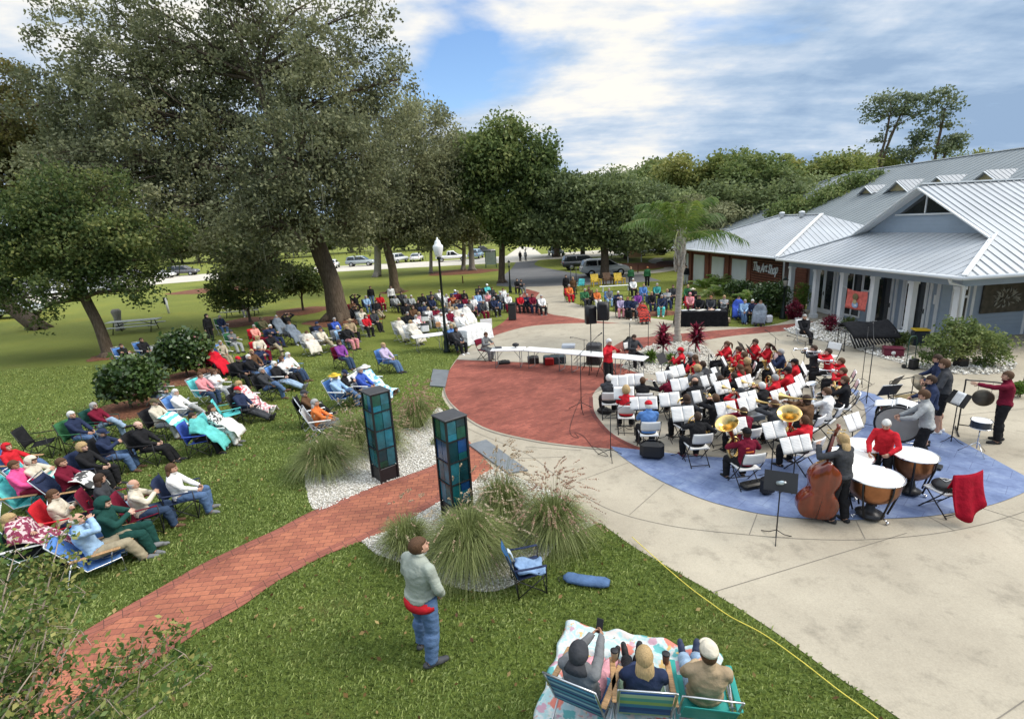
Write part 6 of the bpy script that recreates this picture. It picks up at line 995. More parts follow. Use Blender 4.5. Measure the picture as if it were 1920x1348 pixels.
# ---------------------------------------------------------------- the people and what they sit on
STAGE = (5.2, 14.3); COND = (3.45, 17.1); ROWS = []
KIND = {'camp': 'camping chair', 'lawn': 'lawn chair', 'beach': 'beach chair', 'fold': 'folding chair'}
def looks(hair, hat, glasses):
    if hat: b = {'cap': 'cap', 'hat': 'brimmed hat', 'beanie': 'knit hat', 'hood': 'hood up'}[hat[0]]; return hum(hat[1]) + ' ' + b
    st, c = hair; return {'bald': 'balding', 'curly': 'curly ' + hum(c) + ' hair', 'long': 'long ' + hum(c) + ' hair', 'pony': hum(c) + ' ponytail'}.get(st, hum(c) + ' hair')
def row(group, where, look, data, chairs='lawn'):
    for ln in data.strip().splitlines():
        f = [x.strip() for x in ln.split(',')]; px, py = float(f[0]), float(f[1]); o = dict(x.split('=') for x in f[7:] if '=' in x)
        hair = tuple(f[5].split(':')) if f[5] != '-' else ('short', 'dkbrown'); hat = tuple(o['hat'].split(':')) if 'hat' in o else None
        ROWS.append(dict(px=px, py=py, pose=f[2], shirt=f[3], trous=f[4], hair=hair, hat=hat, chair=(None if f[6] == '-' else tuple(f[6].split(':'))), o=o, group=group, where=o.get('at', where), look=look, base=f"{hum(f[3])} top, {hum(f[4])} trousers, {looks(hair, hat, 'g' in o)}"))
row('audience on the left lawn', 'near the lower left', STAGE, '''
13,837,beach,red,denim,short:brunette,beach:blue,hat=hood:red
26,871,camp2,hotpink,maroon,short:brunette,beach:turq,skin=skin2
59,862,hold,cream,ltgray,bob:dkbrown,lawn:turq,hat=hood:cream,bl=camp:towel
115,866,camp,maroon,black,short:brunette,beach:navy,bl=camp:cow
134,777,camp,navy,denim,short:whitehair,camp:green
176,760,cross,maroon,ltdenim,bob:grayhair,camp:dkgreen,g=1
191,811,hold,navy,denim,short:grayhair,camp:black,hat=cap:navy
155,837,camp,black,black,curly:blond,camp:navy
259,796,camp2,black,black,bald:dkbrown,camp:black
187,896,chat,charcoal,ltdenim,long:dkbrown,camp:maroon
250,907,hold,cream,dkdenim,bald:grayhair,camp:maroon
322,877,camp,white,denim,long:brunette,camp:navy
100,926,armsx,cream,navy,long:brunette,camp:red,g=1
195,941,hold,dkgreen,dkgreen,short:brunette,beach:blue,hat=hood:dkgreen,shoes=gray,s=1.05
146,972,face,ltblue,khaki,bald:whitehair,beach:blue,s=1.06,vest=navy
19,972,armsx,black,black,long:blond,lawn:green,g=1,bl=campfull:burg
289,754,camp,cream,ltgray,short:blond,camp:black,bl=camp:towel,hat=cap:camo
329,735,cross,white,ltgray,short:whitehair,lawn:blue
361,780,camp,charcoal,black,short:dkbrown,camp:royal,bl=campfull:tealb
397,765,camp,ltgray,white,long:dkbrown,lawn:turq,bl=camp:whiteb,zebra=1''')
row('audience on the left lawn', 'beside the glossy bushes', STAGE, '''
375,703,camp,pink,dkdenim,short:brunette,lawn:turq
401,697,armsx,white,ltgray,bob:brunette,lawn:ltgray,g=1
265,637,camp,black,black,short:dkbrown,lawn:blue,g=1
227,648,armsx,black,black,short:dkbrown,lawn:blue
299,642,camp2,white,ltdenim,short:grayhair,lawn:ltgray
288,708,legsout,gray,ltdenim,short:grayhair,lawn:blue
397,657,camp,red,black,bob:brunette,camp:maroon,bl=campfull:redb
387,592,hold,black,black,short:dkbrown,-,hat=hood:black,stand=stand
412,594,camp,navy,denim,bob:grayhair,lawn:green
433,622,armsx,gray,ltgray,short:dkbrown,lawn:green,hat=beanie:charcoal
413,642,camp2,beige,khaki,short:grayhair,lawn:blue''')
row('audience on the left lawn', 'in the middle of the left lawn', STAGE, '''
446,673,camp,black,black,short:grayhair,camp:black,hat=cap:red
466,669,camp,black,denim,short:whitehair,camp:navy
472,659,camp,brown,black,long:blond,camp:black
485,653,hold,navy,navy,short:grayhair,camp:black
491,694,cross,charcoal,denim,short:grayhair,camp:black
515,682,legsout,black,ltdenim,bob:whitehair,lawn:blue
528,673,armsx,white,black,bob:brunette,camp:black
540,665,camp2,white,dkdenim,bob:whitehair,camp:blue
449,720,legsout,cream,ltgray,curly:blond,lawn:black,bl=legsfull:floralb
446,731,legsout,navy,charcoal,short:grayhair,camp:black,hat=cap:red
476,612,camp,salmon,red,short:grayhair,camp:red
490,597,camp,camo,brown,short:dkbrown,camp:green,hat=cap:camo
518,594,camp,gray,gray,short:grayhair,camp:black,bl=campfull:grayb
538,591,up,black,black,short:dkbrown,camp:black,hat=beanie:black
507,612,armsx,navy,navy,short:whitehair,camp:navy
542,606,camp,ltgray,gray,bob:brunette,camp:gray,bl=campfull:grayb
506,627,cross,black,khaki,short:dkbrown,camp:maroon,hat=cap:black
483,633,chat,cream,maroon,bob:blond,camp:red''')
row('audience on the left lawn', 'near the great oak trunk', STAGE, '''
594,607,camp,navy,navy,short:dkbrown,camp:black,hat=beanie:navy
601,618,cross,cream,khaki,short:brunette,lawn:ltgray
575,624,armsx,cream,cream,bob:brunette,lawn:ltgray,bl=campfull:creamb,g=1
627,599,camp,royal,black,short:grayhair,camp:navy
633,614,armsx,ltblue,ltdenim,short:whitehair,camp:gray
656,601,camp,tan,black,short:grayhair,camp:tan,hat=hat:tan
649,613,camp,black,pink,bob:blond,camp:black
636,642,camp2,purple,dkdenim,curly:dkbrown,camp:maroon
719,647,camp2,lavender,denim,short:blond,camp:blue
685,593,camp,red,black,bob:dkbrown,lawn:ltgray
678,582,camp,cream,brown,bob:blond,lawn:ltgray
667,577,up,black,black,short:dkbrown,camp:black
700,584,camp2,charcoal,black,long:dkbrown,camp:red
705,566,legsout,black,khaki,short:dkbrown,camp:black
660,566,camp,brown,black,short:brunette,camp:maroon
686,557,camp,ltblue,denim,bob:grayhair,camp:navy
665,555,up,black,black,short:dkbrown,camp:black
713,554,camp,red,maroon,bob:brunette,camp:red
694,539,stand,black,denim,short:dkbrown,-,stand=stand
732,538,pocket,white,black,short:dkbrown,-,stand=stand
741,556,camp,ltgray,charcoal,bob:grayhair,camp:gray
628,705,cross,ltblue,denim,short:whitehair,lawn:blue,hat=hat:yellow
646,699,hold,black,black,short:grayhair,lawn:white,hat=cap:navy
675,694,camp,royal,ltdenim,short:grayhair,lawn:white
685,689,legsout,ltblue,ltblue,short:whitehair,lawn:white,bl=legsfull:wave,hat=hat:white
570,737,cross,brown,black,short:grayhair,camp:black,hat=cap:charcoal
591,754,camp,orange,gray,long:grayhair,lawn:ltgray''')
row('audience behind the street lamp', 'behind the street lamp', STAGE, '''
761,556,camp,gray,black,short:grayhair,camp:black
771,556,camp,ltgray,charcoal,short:whitehair,camp:gray
792,553,camp,black,black,short:dkbrown,camp:black
761,571,camp2,black,tan,long:dkbrown,camp:black
783,565,camp,black,black,short:dkbrown,camp:black
808,549,hold,charcoal,black,short:dkbrown,camp:navy
809,559,camp,navy,black,bob:brunette,camp:black
824,546,camp,white,gray,short:grayhair,camp:gray
837,554,camp,white,ltgray,bob:grayhair,lawn:ltgray
849,554,armsx,rust,brown,short:brunette,camp:maroon
853,546,camp,blue,black,short:grayhair,camp:navy,hat=cap:white
870,547,camp,black,black,short:dkbrown,camp:black
872,557,camp,maroon,black,bob:dkbrown,camp:black
887,558,camp,white,pink,bob:blond,lawn:ltgray
898,538,hold,charcoal,black,short:dkbrown,camp:black
896,550,camp,ltblue,denim,short:brunette,camp:blue
913,535,camp,turq,black,short:blond,camp:black,hat=cap:white
914,550,armsx,pink,white,short:whitehair,lawn:ltgray
922,541,camp,charcoal,black,bob:brunette,camp:black
938,550,camp,gray,navy,short:grayhair,camp:blue
943,543,camp,white,white,short:brunette,lawn:white
926,560,camp,navy,black,bob:grayhair,camp:black
905,566,camp,charcoal,maroon,short:grayhair,camp:navy
862,566,camp,navy,navy,short:dkbrown,camp:black
770,604,camp,cream,cream,bob:blond,lawn:white,bl=campfull:creamb
764,588,camp,black,denim,short:grayhair,camp:black
795,570,camp,navy,tan,short:grayhair,camp:navy
774,576,camp,brown,black,bob:brunette,camp:black
832,573,camp,charcoal,denim,short:whitehair,camp:gray
866,590,camp,white,ltgray,short:whitehair,lawn:white
880,566,camp,gray,black,bob:dkbrown,camp:navy
752,549,camp,charcoal,black,short:dkbrown,camp:black
952,553,camp,white,maroon,bob:grayhair,camp:black
858,548,camp,maroon,black,short:grayhair,camp:maroon
930,551,camp,black,denim,short:dkbrown,camp:black
748,599,camp,cream,cream,short:blond,lawn:ltgray,bl=campfull:creamb
780,594,armsx,white,black,bob:grayhair,camp:black
803,579,camp,white,ltgray,bob:blond,camp:gray
827,589,camp,white,white,short:whitehair,lawn:white
818,579,hold,maroon,black,bob:grayhair,camp:maroon
786,588,camp,floral,black,bob:blond,camp:black
843,583,camp2,maroon,cream,short:grayhair,lawn:white
856,579,camp2,cream,cream,bob:blond,lawn:white,bl=campfull:creamb
872,574,camp2,white,white,bob:whitehair,lawn:white,bl=campfull:whiteb
843,571,camp,tan,tan,long:blond,camp:black
855,565,chat,gray,black,short:dkbrown,camp:black
846,612,camp,blue,dkdenim,short:blond,camp:black,shoes=brown,at=close beside the street lamp
855,617,camp,charcoal,black,bob:dkbrown,camp:black,at=close beside the street lamp''')
row('audience by the asphalt drive', 'where the brick band meets the drive', STAGE, '''
975,554,camp,red,black,short:dkbrown,camp:black
988,554,armsx,navy,black,short:grayhair,camp:navy
998,554,camp,maroon,navy,bob:dkbrown,camp:black
1015,556,camp,white,black,short:grayhair,camp:black
969,525,camp,black,black,short:dkbrown,-
977,526,armsx,charcoal,gray,short:dkbrown,-
1067,536,camp,orange,red,short:grayhair,camp:red
1061,518,hold,black,black,short:dkbrown,-,stand=stand
1074,522,stand,brown,charcoal,short:blond,-,stand=stand''')
row('audience on the right lawn island', 'on the lawn island left of the palm', STAGE, '''
1097,544,camp,green,charcoal,short:grayhair,camp:green
1104,540,camp,brown,black,bob:brunette,camp:black
1119,545,camp,orange,white,short:blond,camp:black
1142,543,camp,gray,ltblue,short:grayhair,camp:blue
1159,549,hold,navy,black,short:whitehair,camp:black
1164,559,camp,lavender,pink,short:whitehair,camp:black
1177,560,camp2,navy,black,bob:ginger,camp:black
1187,561,chat,navy,black,short:dkbrown,camp:navy
1196,550,camp,purple,charcoal,short:brunette,camp:black
1187,525,camp,white,black,short:whitehair,camp:black,s=1.08
1207,535,camp,blue,denim,short:blond,camp:blue
1232,534,camp,teal,black,short:grayhair,camp:black
1222,550,camp,black,navy,bob:blond,camp:navy
1251,545,armsx,ltgray,navy,short:blond,camp:navy
1204,568,camp,ltgray,gray,bob:brunette,camp:gray,bl=campfull:plaid
1241,556,camp,navy,turq,short:grayhair,camp:navy
1262,537,camp,charcoal,black,short:brunette,camp:black''')
row('audience on the right lawn island', 'by the black draped table', STAGE, '''
1290,537,camp,green,black,short:blond,camp:green
1299,543,armsx,black,charcoal,short:grayhair,camp:black,hat=hat:cream
1294,552,camp,pink,maroon,short:brunette,camp:red,hat=beanie:pink
1311,557,camp,black,black,short:dkbrown,camp:black
1333,558,camp,charcoal,navy,short:ginger,camp:black
1358,557,armsx,ltgray,black,short:blond,camp:black
1385,559,camp,black,royal,short:dkbrown,camp:black,bl=campfull:royalb
1397,565,camp2,ltblue,denim,short:grayhair,camp:blue
1411,565,camp,navy,black,short:whitehair,camp:maroon
1426,567,camp,gray,gray,short:brunette,camp:navy,bl=campfull:grayb''')
row('people standing about the grounds', 'on the grass before the white parked car', STAGE, '''
1183,503,stand,green,charcoal,short:blond,-,stand=stand
1214,502,pocket,green,black,short:ginger,-,stand=stand,turn=170
1287,500,stand,black,ltgray,short:dkbrown,-,stand=stand,at=standing against the brick shop
985,471,walk,ltgray,gray,short:dkbrown,-,stand=stand,turn=150,at=walking on the far pale road
975,472,walk,black,black,short:dkbrown,-,stand=stand,turn=150,at=walking on the far pale road
454,566,camp,charcoal,ltgray,bob:dkbrown,-,at=seated at the far picnic table''')
BR = 'band members around the conductor'
row(BR, 'in the near rows of the band', COND, '''
1142,708,flute,charcoal,black,short:whitehair,fold
1174,730,clar,red,black,curly:blond,fold
1216,759,clar,blue,black,short:whitehair,fold,hat=cap:red
1205,713,flute,black,black,short:brunette,fold
1256,707,clar,maroon,black,short:grayhair,fold
1287,746,horn,charcoal,black,bob:dkbrown,fold
1308,780,horn,black,black,short:dkbrown,fold,shoes=maroon
1342,746,cornet,black,black,short:brunette,fold
1389,735,cornet,red,black,short:grayhair,fold,hat=cap:charcoal
1303,714,clar,black,black,bald:dkbrown,fold
1394,771,tbn,maroon,black,short:dkbrown,fold
1400,811,tuba,maroon,black,short:dkbrown,fold,hat=cap:black,shoes=black,logo=1
1508,787,tuba,red,black,short:brunette,fold,short=1
1452,757,tbn,charcoal,black,short:brunette,fold
1512,748,tbn,brown,black,bob:dkbrown,fold
1550,734,euph,white,black,short:brunette,fold
1428,723,cornet,black,black,short:whitehair,fold''')
row(BR, 'among the reed players right of the conductor', COND, '''
1276,657,clar,red,black,short:brunette,fold,hat=beanie:red
1294,665,clar,black,black,short:grayhair,fold
1303,671,clar,red,black,long:brunette,fold
1318,683,play,charcoal,black,short:dkbrown,fold
1307,690,sax,gray,black,curly:blond,fold
1351,711,clar,black,black,bob:dkbrown,fold
1376,705,clar,black,black,short:dkbrown,fold
1387,689,clar,red,black,long:brunette,fold
1363,645,clar,red,black,pony:brunette,fold
1385,655,clar,red,black,short:dkbrown,fold
1395,665,sax,red,black,bob:brunette,fold
1400,677,sax,brown,black,curly:blond,fold
1416,641,clar,red,black,short:dkbrown,fold
1440,648,clar,red,black,pony:brunette,fold
1464,660,sax,navy,black,short:grayhair,fold
1490,679,sax,red,black,short:dkbrown,fold,hat=cap:black
1477,695,sax,red,black,short:dkbrown,fold,hat=cap:black
1453,708,sax,red,black,short:grayhair,fold,g=1''')
row(BR, 'in the trumpet row at the far side', COND, '''
1526,653,trpt,charcoal,black,short:dkbrown,fold
1553,659,trpt,red,black,short:dkbrown,fold
1577,677,trpt,red,black,short:brunette,fold
1581,695,trpt,red,black,short:brunette,fold
1584,712,horn,black,black,short:brunette,fold''')
row(BR, 'beside the rocks behind the conductor', (5.2, 16.0), '''
1189,632,play,charcoal,black,short:dkbrown,fold''')
POSE2 = {'sax': 'clar', 'cornet': 'trpt', 'euph': 'horn'}; INST = {'clar': 'clarinet', 'flute': 'flute', 'horn': 'horn', 'trpt': 'trumpet', 'cornet': 'cornet', 'tbn': 'trombone', 'tuba': 'tuba', 'euph': 'euphonium', 'sax': 'saxophone'}
ROWS.append(dict(px=1509, py=594, pose='cross', shirt='black', trous='black', hair=('short', 'grayhair'), hat=None, chair=('lawn', 'white'), o=dict(turn='35'), group=None, where='alone beside the rocks in front of the porch', look=STAGE, base='black top, black trousers, gray hair'))
ROWS.append(dict(px=911, py=627, pose='laptop', shirt='gray', trous='gray', hair=('short', 'brunette'), hat=None, chair=('fold', 'maroon'), o={}, group=None, where='at the left end of the white tables', look=(3, 18.6), base='gray top, gray trousers, brown hair'))
# unique wording: look + place, then the neighbour when two still read alike
def label_all():
    for r in ROWS: r['lab'] = 'person in ' + r['base'] + ', ' + r['where']
    from collections import defaultdict
    D = defaultdict(list)
    for r in ROWS: D[r['lab']].append(r)
    used = set()
    for lab, L_ in D.items():
        if len(L_) == 1: used.add(lab); continue
        for r in L_:
            nb = sorted([q for q in ROWS if q is not r and q['group'] == r['group'] and q['base'] != r['base']], key=lambda q: (q['px'] - r['px']) ** 2 + (q['py'] - r['py']) ** 2); g0 = f"{hum(r['shirt'])} top, {looks(r['hair'], r['hat'], 0)}"
            for q in nb[:12]:
                sd = 'left' if r['px'] < q['px'] else 'right'; t = f"person in {g0}, just {sd} of {looks(q['hair'], q['hat'], 0)} in {hum(q['shirt'])}"
                if t not in used: r['lab'] = t; used.add(t); break
label_all()
FABC = {}
def towel(c1, c2, sc, name, kind='WAVE'):
    m, N, L, b = nodes_mat(name); b.inputs['Roughness'].default_value = .95; tc = N.new('ShaderNodeTexCoord')
    if kind == 'WAVE':
        t = N.new('ShaderNodeTexWave'); t.inputs['Scale'].default_value = sc; t.inputs['Distortion'].default_value = .3; t.bands_direction = 'Y'; f = t.outputs[1]; L.new(tc.outputs['Object'], t.inputs[0]); st = [(.45, c1), (.55, c2)]
    else:
        t = N.new('ShaderNodeTexNoise'); t.inputs['Scale'].default_value = sc; t.inputs['Detail'].default_value = 2; L.new(tc.outputs['Object'], t.inputs[0]); f = t.outputs[0]; st = [(.50, c1), (.55, c2)]
    L.new(mixramp(N, L, f, st), b.inputs['Base Color']); return m
BLM = dict(towel=lambda: towel((.12, .50, .50), (.75, .77, .75), 1.6, 'striped_towel'), cow=lambda: towel((.70, .69, .66), (.05, .05, .05), 5, 'blotched_fleece', 'N'), burg=lambda: towel((.22, .03, .07), (.65, .50, .50), 14, 'burgundy_pattern', 'N'), tealb=lambda: cloth((.13, .50, .47), 'teal_fleece'), whiteb=lambda: cloth((.72, .70, .66), 'white_fleece'),
    redb=lambda: cloth((.58, .015, .03), 'red_fleece'), creamb=lambda: cloth((.66, .61, .52), 'cream_fleece'), grayb=lambda: cloth((.17, .20, .24), 'grey_fleece'), floralb=lambda: towel((.74, .68, .66), (.55, .20, .22), 9, 'floral_throw', 'N'), wave=lambda: towel((.62, .76, .82), (.12, .38, .60), 8, 'blue_wave_throw', 'N'), plaid=lambda: towel((.60, .05, .03), (.06, .02, .02), 4, 'red_plaid'), royalb=lambda: cloth((.05, .10, .45), 'royal_fleece'))
BLN = dict(towel='turquoise and white striped towel', cow='white blanket with black blotches', burg='burgundy patterned throw', tealb='teal fleece blanket', whiteb='white blanket', redb='bright red blanket', creamb='cream blanket', grayb='blue gray blanket', floralb='white and red floral throw', wave='pale blue wave patterned blanket', plaid='red and black plaid blanket', royalb='royal blue blanket')
BMC = {}
for r in ROWS:
    o = r['o']; pose = r['pose']; inst = INST.get(pose) if r['group'] == BR else None; look = r['look']; bp = o.get('stand', POSE2.get(pose, pose)); s = float(o.get('s', 1.0)) * random.uniform(.91, .97)
    if r['group'] == BR: bp = POSE2.get(pose, pose)
    p = person(r['px'], r['py'], bp, r['shirt'], r['trous'], r['hair'], look, hat=r['hat'], desc=r['lab'], s=s, dyaw=float(o.get('turn', 0)) + (random.uniform(-9, 9)), skin=o.get('skin', random.choice(['skin', 'skin', 'skin3'])), shoes=o.get('shoes', random.choice(['black', 'white', 'gray', 'black', 'brown'] if not r['group'] == BR else ['black'])), glasses='g' in o, group=r['group'], wide=random.uniform(.98, 1.10)) if True else None
    b, _, px, py, root, a, s = ALLP[-1]; r['obj'] = ALLP[-1]
    if 'vest' in o: v = [c for c in b.children if c.name.startswith('shirt')][0]
    if 'zebra' in o: setm([c for c in b.children if c.name.startswith('shirt')][0], towel((.7, .7, .68), (.03, .03, .03), 16, 'zebra_knit', 'N'))
    short = f"{looks(r['hair'], r['hat'], 0)}"
    if r['chair']:
        k = r['chair'][0]; c = r['chair'][1] if len(r['chair']) > 1 else 'white'; fb = cl(c) if k != 'fold' else (WHITEP if c == 'white' else cl(c)); kind = KIND[k]; z = 0; r['clab'] = f"{hum(c)} {kind} under the person in {hum(r['shirt'])} with {short}"; r['cg'] = ('band folding chairs' if r['group'] == BR else 'audience chairs')
        r['chobj'] = place(k, (root.x, root.y, 0), a, r['clab'], 'chair', r['cg'], 1.0, dict(seat=fb, backrest=fb, headrest=fb) if k != 'camp' else dict(seat=fb, backrest=fb, armrest=fb))
    if inst:
        nm = {'horn': 'french horn', 'cornet': 'brass cornet', 'trumpet': 'silver trumpet'}.get(inst, inst); r['iobj'] = place(inst, (root.x, root.y, 0), a, f"{nm} played by the person in {hum(r['shirt'])} with {short}", nm.split()[-1], 'instruments of the band', s); r['ilab'] = nm
    if 'bl' in o:
        key, m = o['bl'].split(':'); 
        if m not in BMC: BMC[m] = BLM[m]()
        r['blobj'] = blanket(ALLP[-1], key, BMC[m], f"{BLN[m]} over the person in {hum(r['shirt'])}, {short}")
# make chair and instrument labels unique where two players look alike
def uniq(key):
    seen = {}
    for r in ROWS:
        if key not in r: continue
        ob = r[key]; l = ob['label']
        if l in seen:
            for w in (r['where'], 'near ' + sorted([looks(q['hair'], q['hat'], 0) + ' in ' + hum(q['shirt']) for q in ROWS if q is not r and q['base'] != r['base'] and q['group'] == r['group']], key=lambda t: random.random())[0]): 
                pass
            nb = sorted([q for q in ROWS if q is not r and q['group'] == r['group'] and q['base'] != r['base']], key=lambda q: (q['px'] - r['px']) ** 2 + (q['py'] - r['py']) ** 2)
            head = l.split(' under ')[0].split(' played ')[0].split(' over ')[0]
            for q in nb:
                sd = 'left' if r['px'] < q['px'] else 'right'; t = f"{head}, second from {looks(q['hair'], q['hat'], 0)} in {hum(q['shirt'])}"; t = f"{head} at {hum(r['shirt'])} person just {sd} of {looks(q['hair'], q['hat'], 0)} in {hum(q['shirt'])}"
                if t not in seen: ob['label'] = t; seen[t] = 1; break
        seen[ob['label']] = 1
for k in ('chobj', 'iobj', 'blobj'): uniq(k)
# ---- music stands with open sheets, facing their players
sheets_px = [(1160, 716, 's'), (1190, 713, 's'), (1170, 738, 's'), (1207, 757, '3'), (1247, 708, 's'), (1275, 722, 's'), (1271, 697, 's'), (1256, 750, 's'), (1281, 777, 's'), (1307, 745, '1'), (1322, 716, '1'), (1338, 712, '1'), (1355, 727, 's'), (1396, 717, '3'), (1362, 768, 's'), (1402, 759, 's'), (1461, 744, 's'), (1490, 733, 's'), (1500, 716, 's'), (1508, 692, 's'), (1358, 678, '1'), (1448, 691, '1'), (1452, 807, 's'), (1493, 834, '3'), (1601, 792, 's'), (1341, 700, '1'), (1405, 748, 's'), (1668, 732, 's'), (1677, 718, '1'), (1665, 706, '1'), (1795, 748, '1'), (1380, 800, 's')]
blacks = [(1241, 672), (1329, 660), (1391, 650), (1406, 656), (1452, 654), (1490, 672)]
def nearest(px, py): return min([r for r in ROWS if r['group'] == BR], key=lambda r: (r['px'] - px) ** 2 + (r['py'] - py) ** 2)
used_l = set()
def stand(px, py, sh, look=None, label=None):
    p = G(px, py, 1.06); lk = look or COND; a = yaw_to(p, lk); n = nearest(px, py); sd = 'left of' if px < n['px'] else 'right of'; who = f"the {looks(n['hair'], n['hat'], 0)} player in {hum(n['shirt'])}"
    for pre in ('black music stand', 'black stand', 'upright music stand', 'another music stand', 'further music stand'):
        l = label or f"{pre} just {sd} {who}"
        if l not in used_l: break
    used_l.add(l); place('stand', (p.x, p.y, 0), a, l[:], 'music stand', 'music stands of the band')
    if sh: place({'s': 'sheets', '3': 'sheet3', '1': 'sheet1'}[sh], (p.x, p.y, 0), a, {'s': 'open pages', '3': 'wide triple page', '1': 'single page'}[sh] + ' on ' + l.replace('black music stand', 'stand').replace('black stand', 'second stand').replace('upright music stand', 'third stand').replace('another music stand', 'fourth stand').replace('further music stand', 'fifth stand'), 'sheet music', 'music pages on the stands')
for px, py, k in sheets_px[:-5]: stand(px, py, k)
for px, py in blacks: stand(px, py, None)
stand(1380, 800, 's', label='black music stand before the maroon clad tuba player'); stand(1668, 732, 's', (9.2, 10.6), 'black stand in front of the bass drum, nearer one'); stand(1679, 716, '1', (9.9, 12), 'black stand in front of the mallet frame, farther one'); stand(1797, 748, '1', (11, 11), 'black music stand between the gong frame and the shorts wearing man')
stand(1464, 903, None, (5.3, 9.6), 'black music stand holding a bottle left of the double bass')
done_later = True
# ---------------------------------------------------------------- people with a place of their own
def P1(*a, **k): person(*a, **k); return ALLP[-1]
P1(1142, 641, 'cond', 'red', 'black', ('short', 'whitehair'), (6.0, 13.5), desc='white haired conductor in a red sweater raising both hands before the band', s=1.0, group=None)
bt_ = place('fold', (0, 0, -60)); wipe(bt_)
bs = P1(1580, 823, 'bassist', 'charcoal', 'black', ('long', 'blond'), (4.0, 11.5), desc='double bass player with straight blond hair in a gray sweater standing', s=.98, shoes='black')
P1(1662, 795, 'drum', 'red', 'black', ('short', 'whitehair'), (6.15, 8.2), desc='white haired timpani player in a red shirt among the copper kettledrums', s=.90)
P1(1733, 740, 'drum', 'ltgray', 'black', ('short', 'brunette'), (8.0, 10.3), desc='bearded bass drummer in a light gray hoodie behind the big drum', s=1.02)
P1(1746, 712, 'play' if False else 'shortsman', 'navy', 'black', ('short', 'dkbrown'), (7.5, 12.0), desc='dark haired percussionist in a navy hoodie behind the bass drummer', s=.98)
P1(1771, 682, 'shortsman', 'charcoal', 'black', ('short', 'brunette'), (8.0, 13.5), desc='tall man in a gray hoodie and black shorts at the mallet frame', s=1.08, shoes='white')
P1(1758, 672, 'shortsman', 'navy', 'black', ('short', 'dkbrown'), (8.0, 14.0), desc='percussionist half hidden behind the tall man in black shorts', s=1.0)
P1(1889, 704, 'gong', 'maroon', 'black', ('short', 'brunette'), (9.8, 11.6), desc='man in a maroon pullover standing at the right by the gong and snare drum', s=1.0)
fm = P1(785, 1022, 'pocket', 'sage', 'denim', ('short', 'brunette'), (4.5, 12.5), desc='man in a sage pullover over a red shirt and jeans standing on the front lawn', s=1.02, shoes='charcoal', wide=1.16)
# red shirt tail showing under his pullover
sh = [c for c in fm[0].children if c.name.startswith('trousers')][0]; ps = POSES['pocket']; V = ps['V']; m_ = MB(); cen = V[(ps['lab'] == 'pelvis')].mean(0); zb, zt = cen[2] - .03, cen[2] + .07
m_.loft([((0, cen[1] - .002, zb - .02), Vector((.206, 0, 0)), Vector((0, .152, 0))), ((0, cen[1] - .002, zb + .03), Vector((.208, 0, 0)), Vector((0, .152, 0))), ((0, cen[1], zt), Vector((.19, 0, 0)), Vector((0, .14, 0)))], 24); link('shirt_tail', m_.mesh('shirt_tail'), fm[0], cl('red'))
# the three watchers on the quilt
fa = P1(1086, 1220, 'phone', 'gray', 'floral', ('short', 'dkbrown'), (3.4, 9.5), hat=('hood', 'charcoal'), desc='person in a charcoal hood holding a phone in the left striped beach chair', s=1.0, skin='skin2')
fb_ = P1(1208, 1228, 'legsout', 'navy', 'black', ('long', 'blond'), (2.3, 12), desc='blond person in the middle striped beach chair on the quilt', s=1.0)
fc_ = P1(1329, 1222, 'legsout', 'tan', 'ltdenim', ('short', 'brunette'), (3.4, 12), hat=('cap', 'cream'), desc='person in a tan cap and tan shirt in the teal chair on the quilt', s=1.02, shoes='navy')
def stripes(name, cols, sc):
    m, N, L, b = nodes_mat(name); b.inputs['Roughness'].default_value = .85; tc = N.new('ShaderNodeTexCoord'); sp = N.new('ShaderNodeSeparateXYZ'); L.new(tc.outputs['Object'], sp.inputs[0]); ml = N.new('ShaderNodeMath'); ml.operation = 'MULTIPLY'; L.new(sp.outputs[2], ml.inputs[0]); ml.inputs[1].default_value = sc
    fr = N.new('ShaderNodeMath'); fr.operation = 'FRACT'; L.new(ml.outputs[0], fr.inputs[0]); r = N.new('ShaderNodeValToRGB'); r.color_ramp.interpolation = 'CONSTANT'
    while len(r.color_ramp.elements) < len(cols): r.color_ramp.elements.new(.5)
    for i, (e, c) in enumerate(zip(r.color_ramp.elements, cols)): e.position = i / len(cols); e.color = (*c, 1)
    L.new(fr.outputs[0], r.inputs[0]); L.new(r.outputs[0], b.inputs['Base Color']); return m
ST1 = stripes('blue_stripe', [(.06, .18, .36), (.30, .50, .62), (.04, .12, .28), (.10, .32, .46), (.02, .06, .18)], 4.2); ST2 = stripes('green_stripe', [(.02, .06, .20), (.05, .22, .38), (.30, .45, .14), (.10, .35, .32), (.45, .60, .40), (.03, .10, .28)], 2.1); TEAL = mat('teal_sling', (.03, .30, .26), .6)
for P_, lab, m, k, hr in ((fa, 'left beach chair on the quilt with blue striped fabric and wooden arms', ST1, 'lawnw', 1), (fb_, 'middle beach chair on the quilt with blue and green striped fabric', ST2, 'lawnw', 0), (fc_, 'short teal sling chair at the right end of the quilt', TEAL, 'lawn', 0)):
    o = place('lawn', (P_[4].x, P_[4].y, 0), P_[5], lab, 'chair', 'chairs on the quilt', 1.0, dict(seat=m, backrest=m, armrest=WOOD if k == 'lawnw' else TEAL)); o.location += Matrix.Rotation(P_[5], 3, 'Z') @ Vector((0, -.02, 0)); o.scale = (1.08, 1, .98 if k == 'lawnw' else .86); [setattr(c, 'scale', (1.5, 1.1, 1)) for c in o.children if c.name.startswith('armrest')] if False else None
    if k == 'lawn': [setattr(c, 'scale', (1, 1, .86)) for c in o.children if c.name.startswith('backrest')]
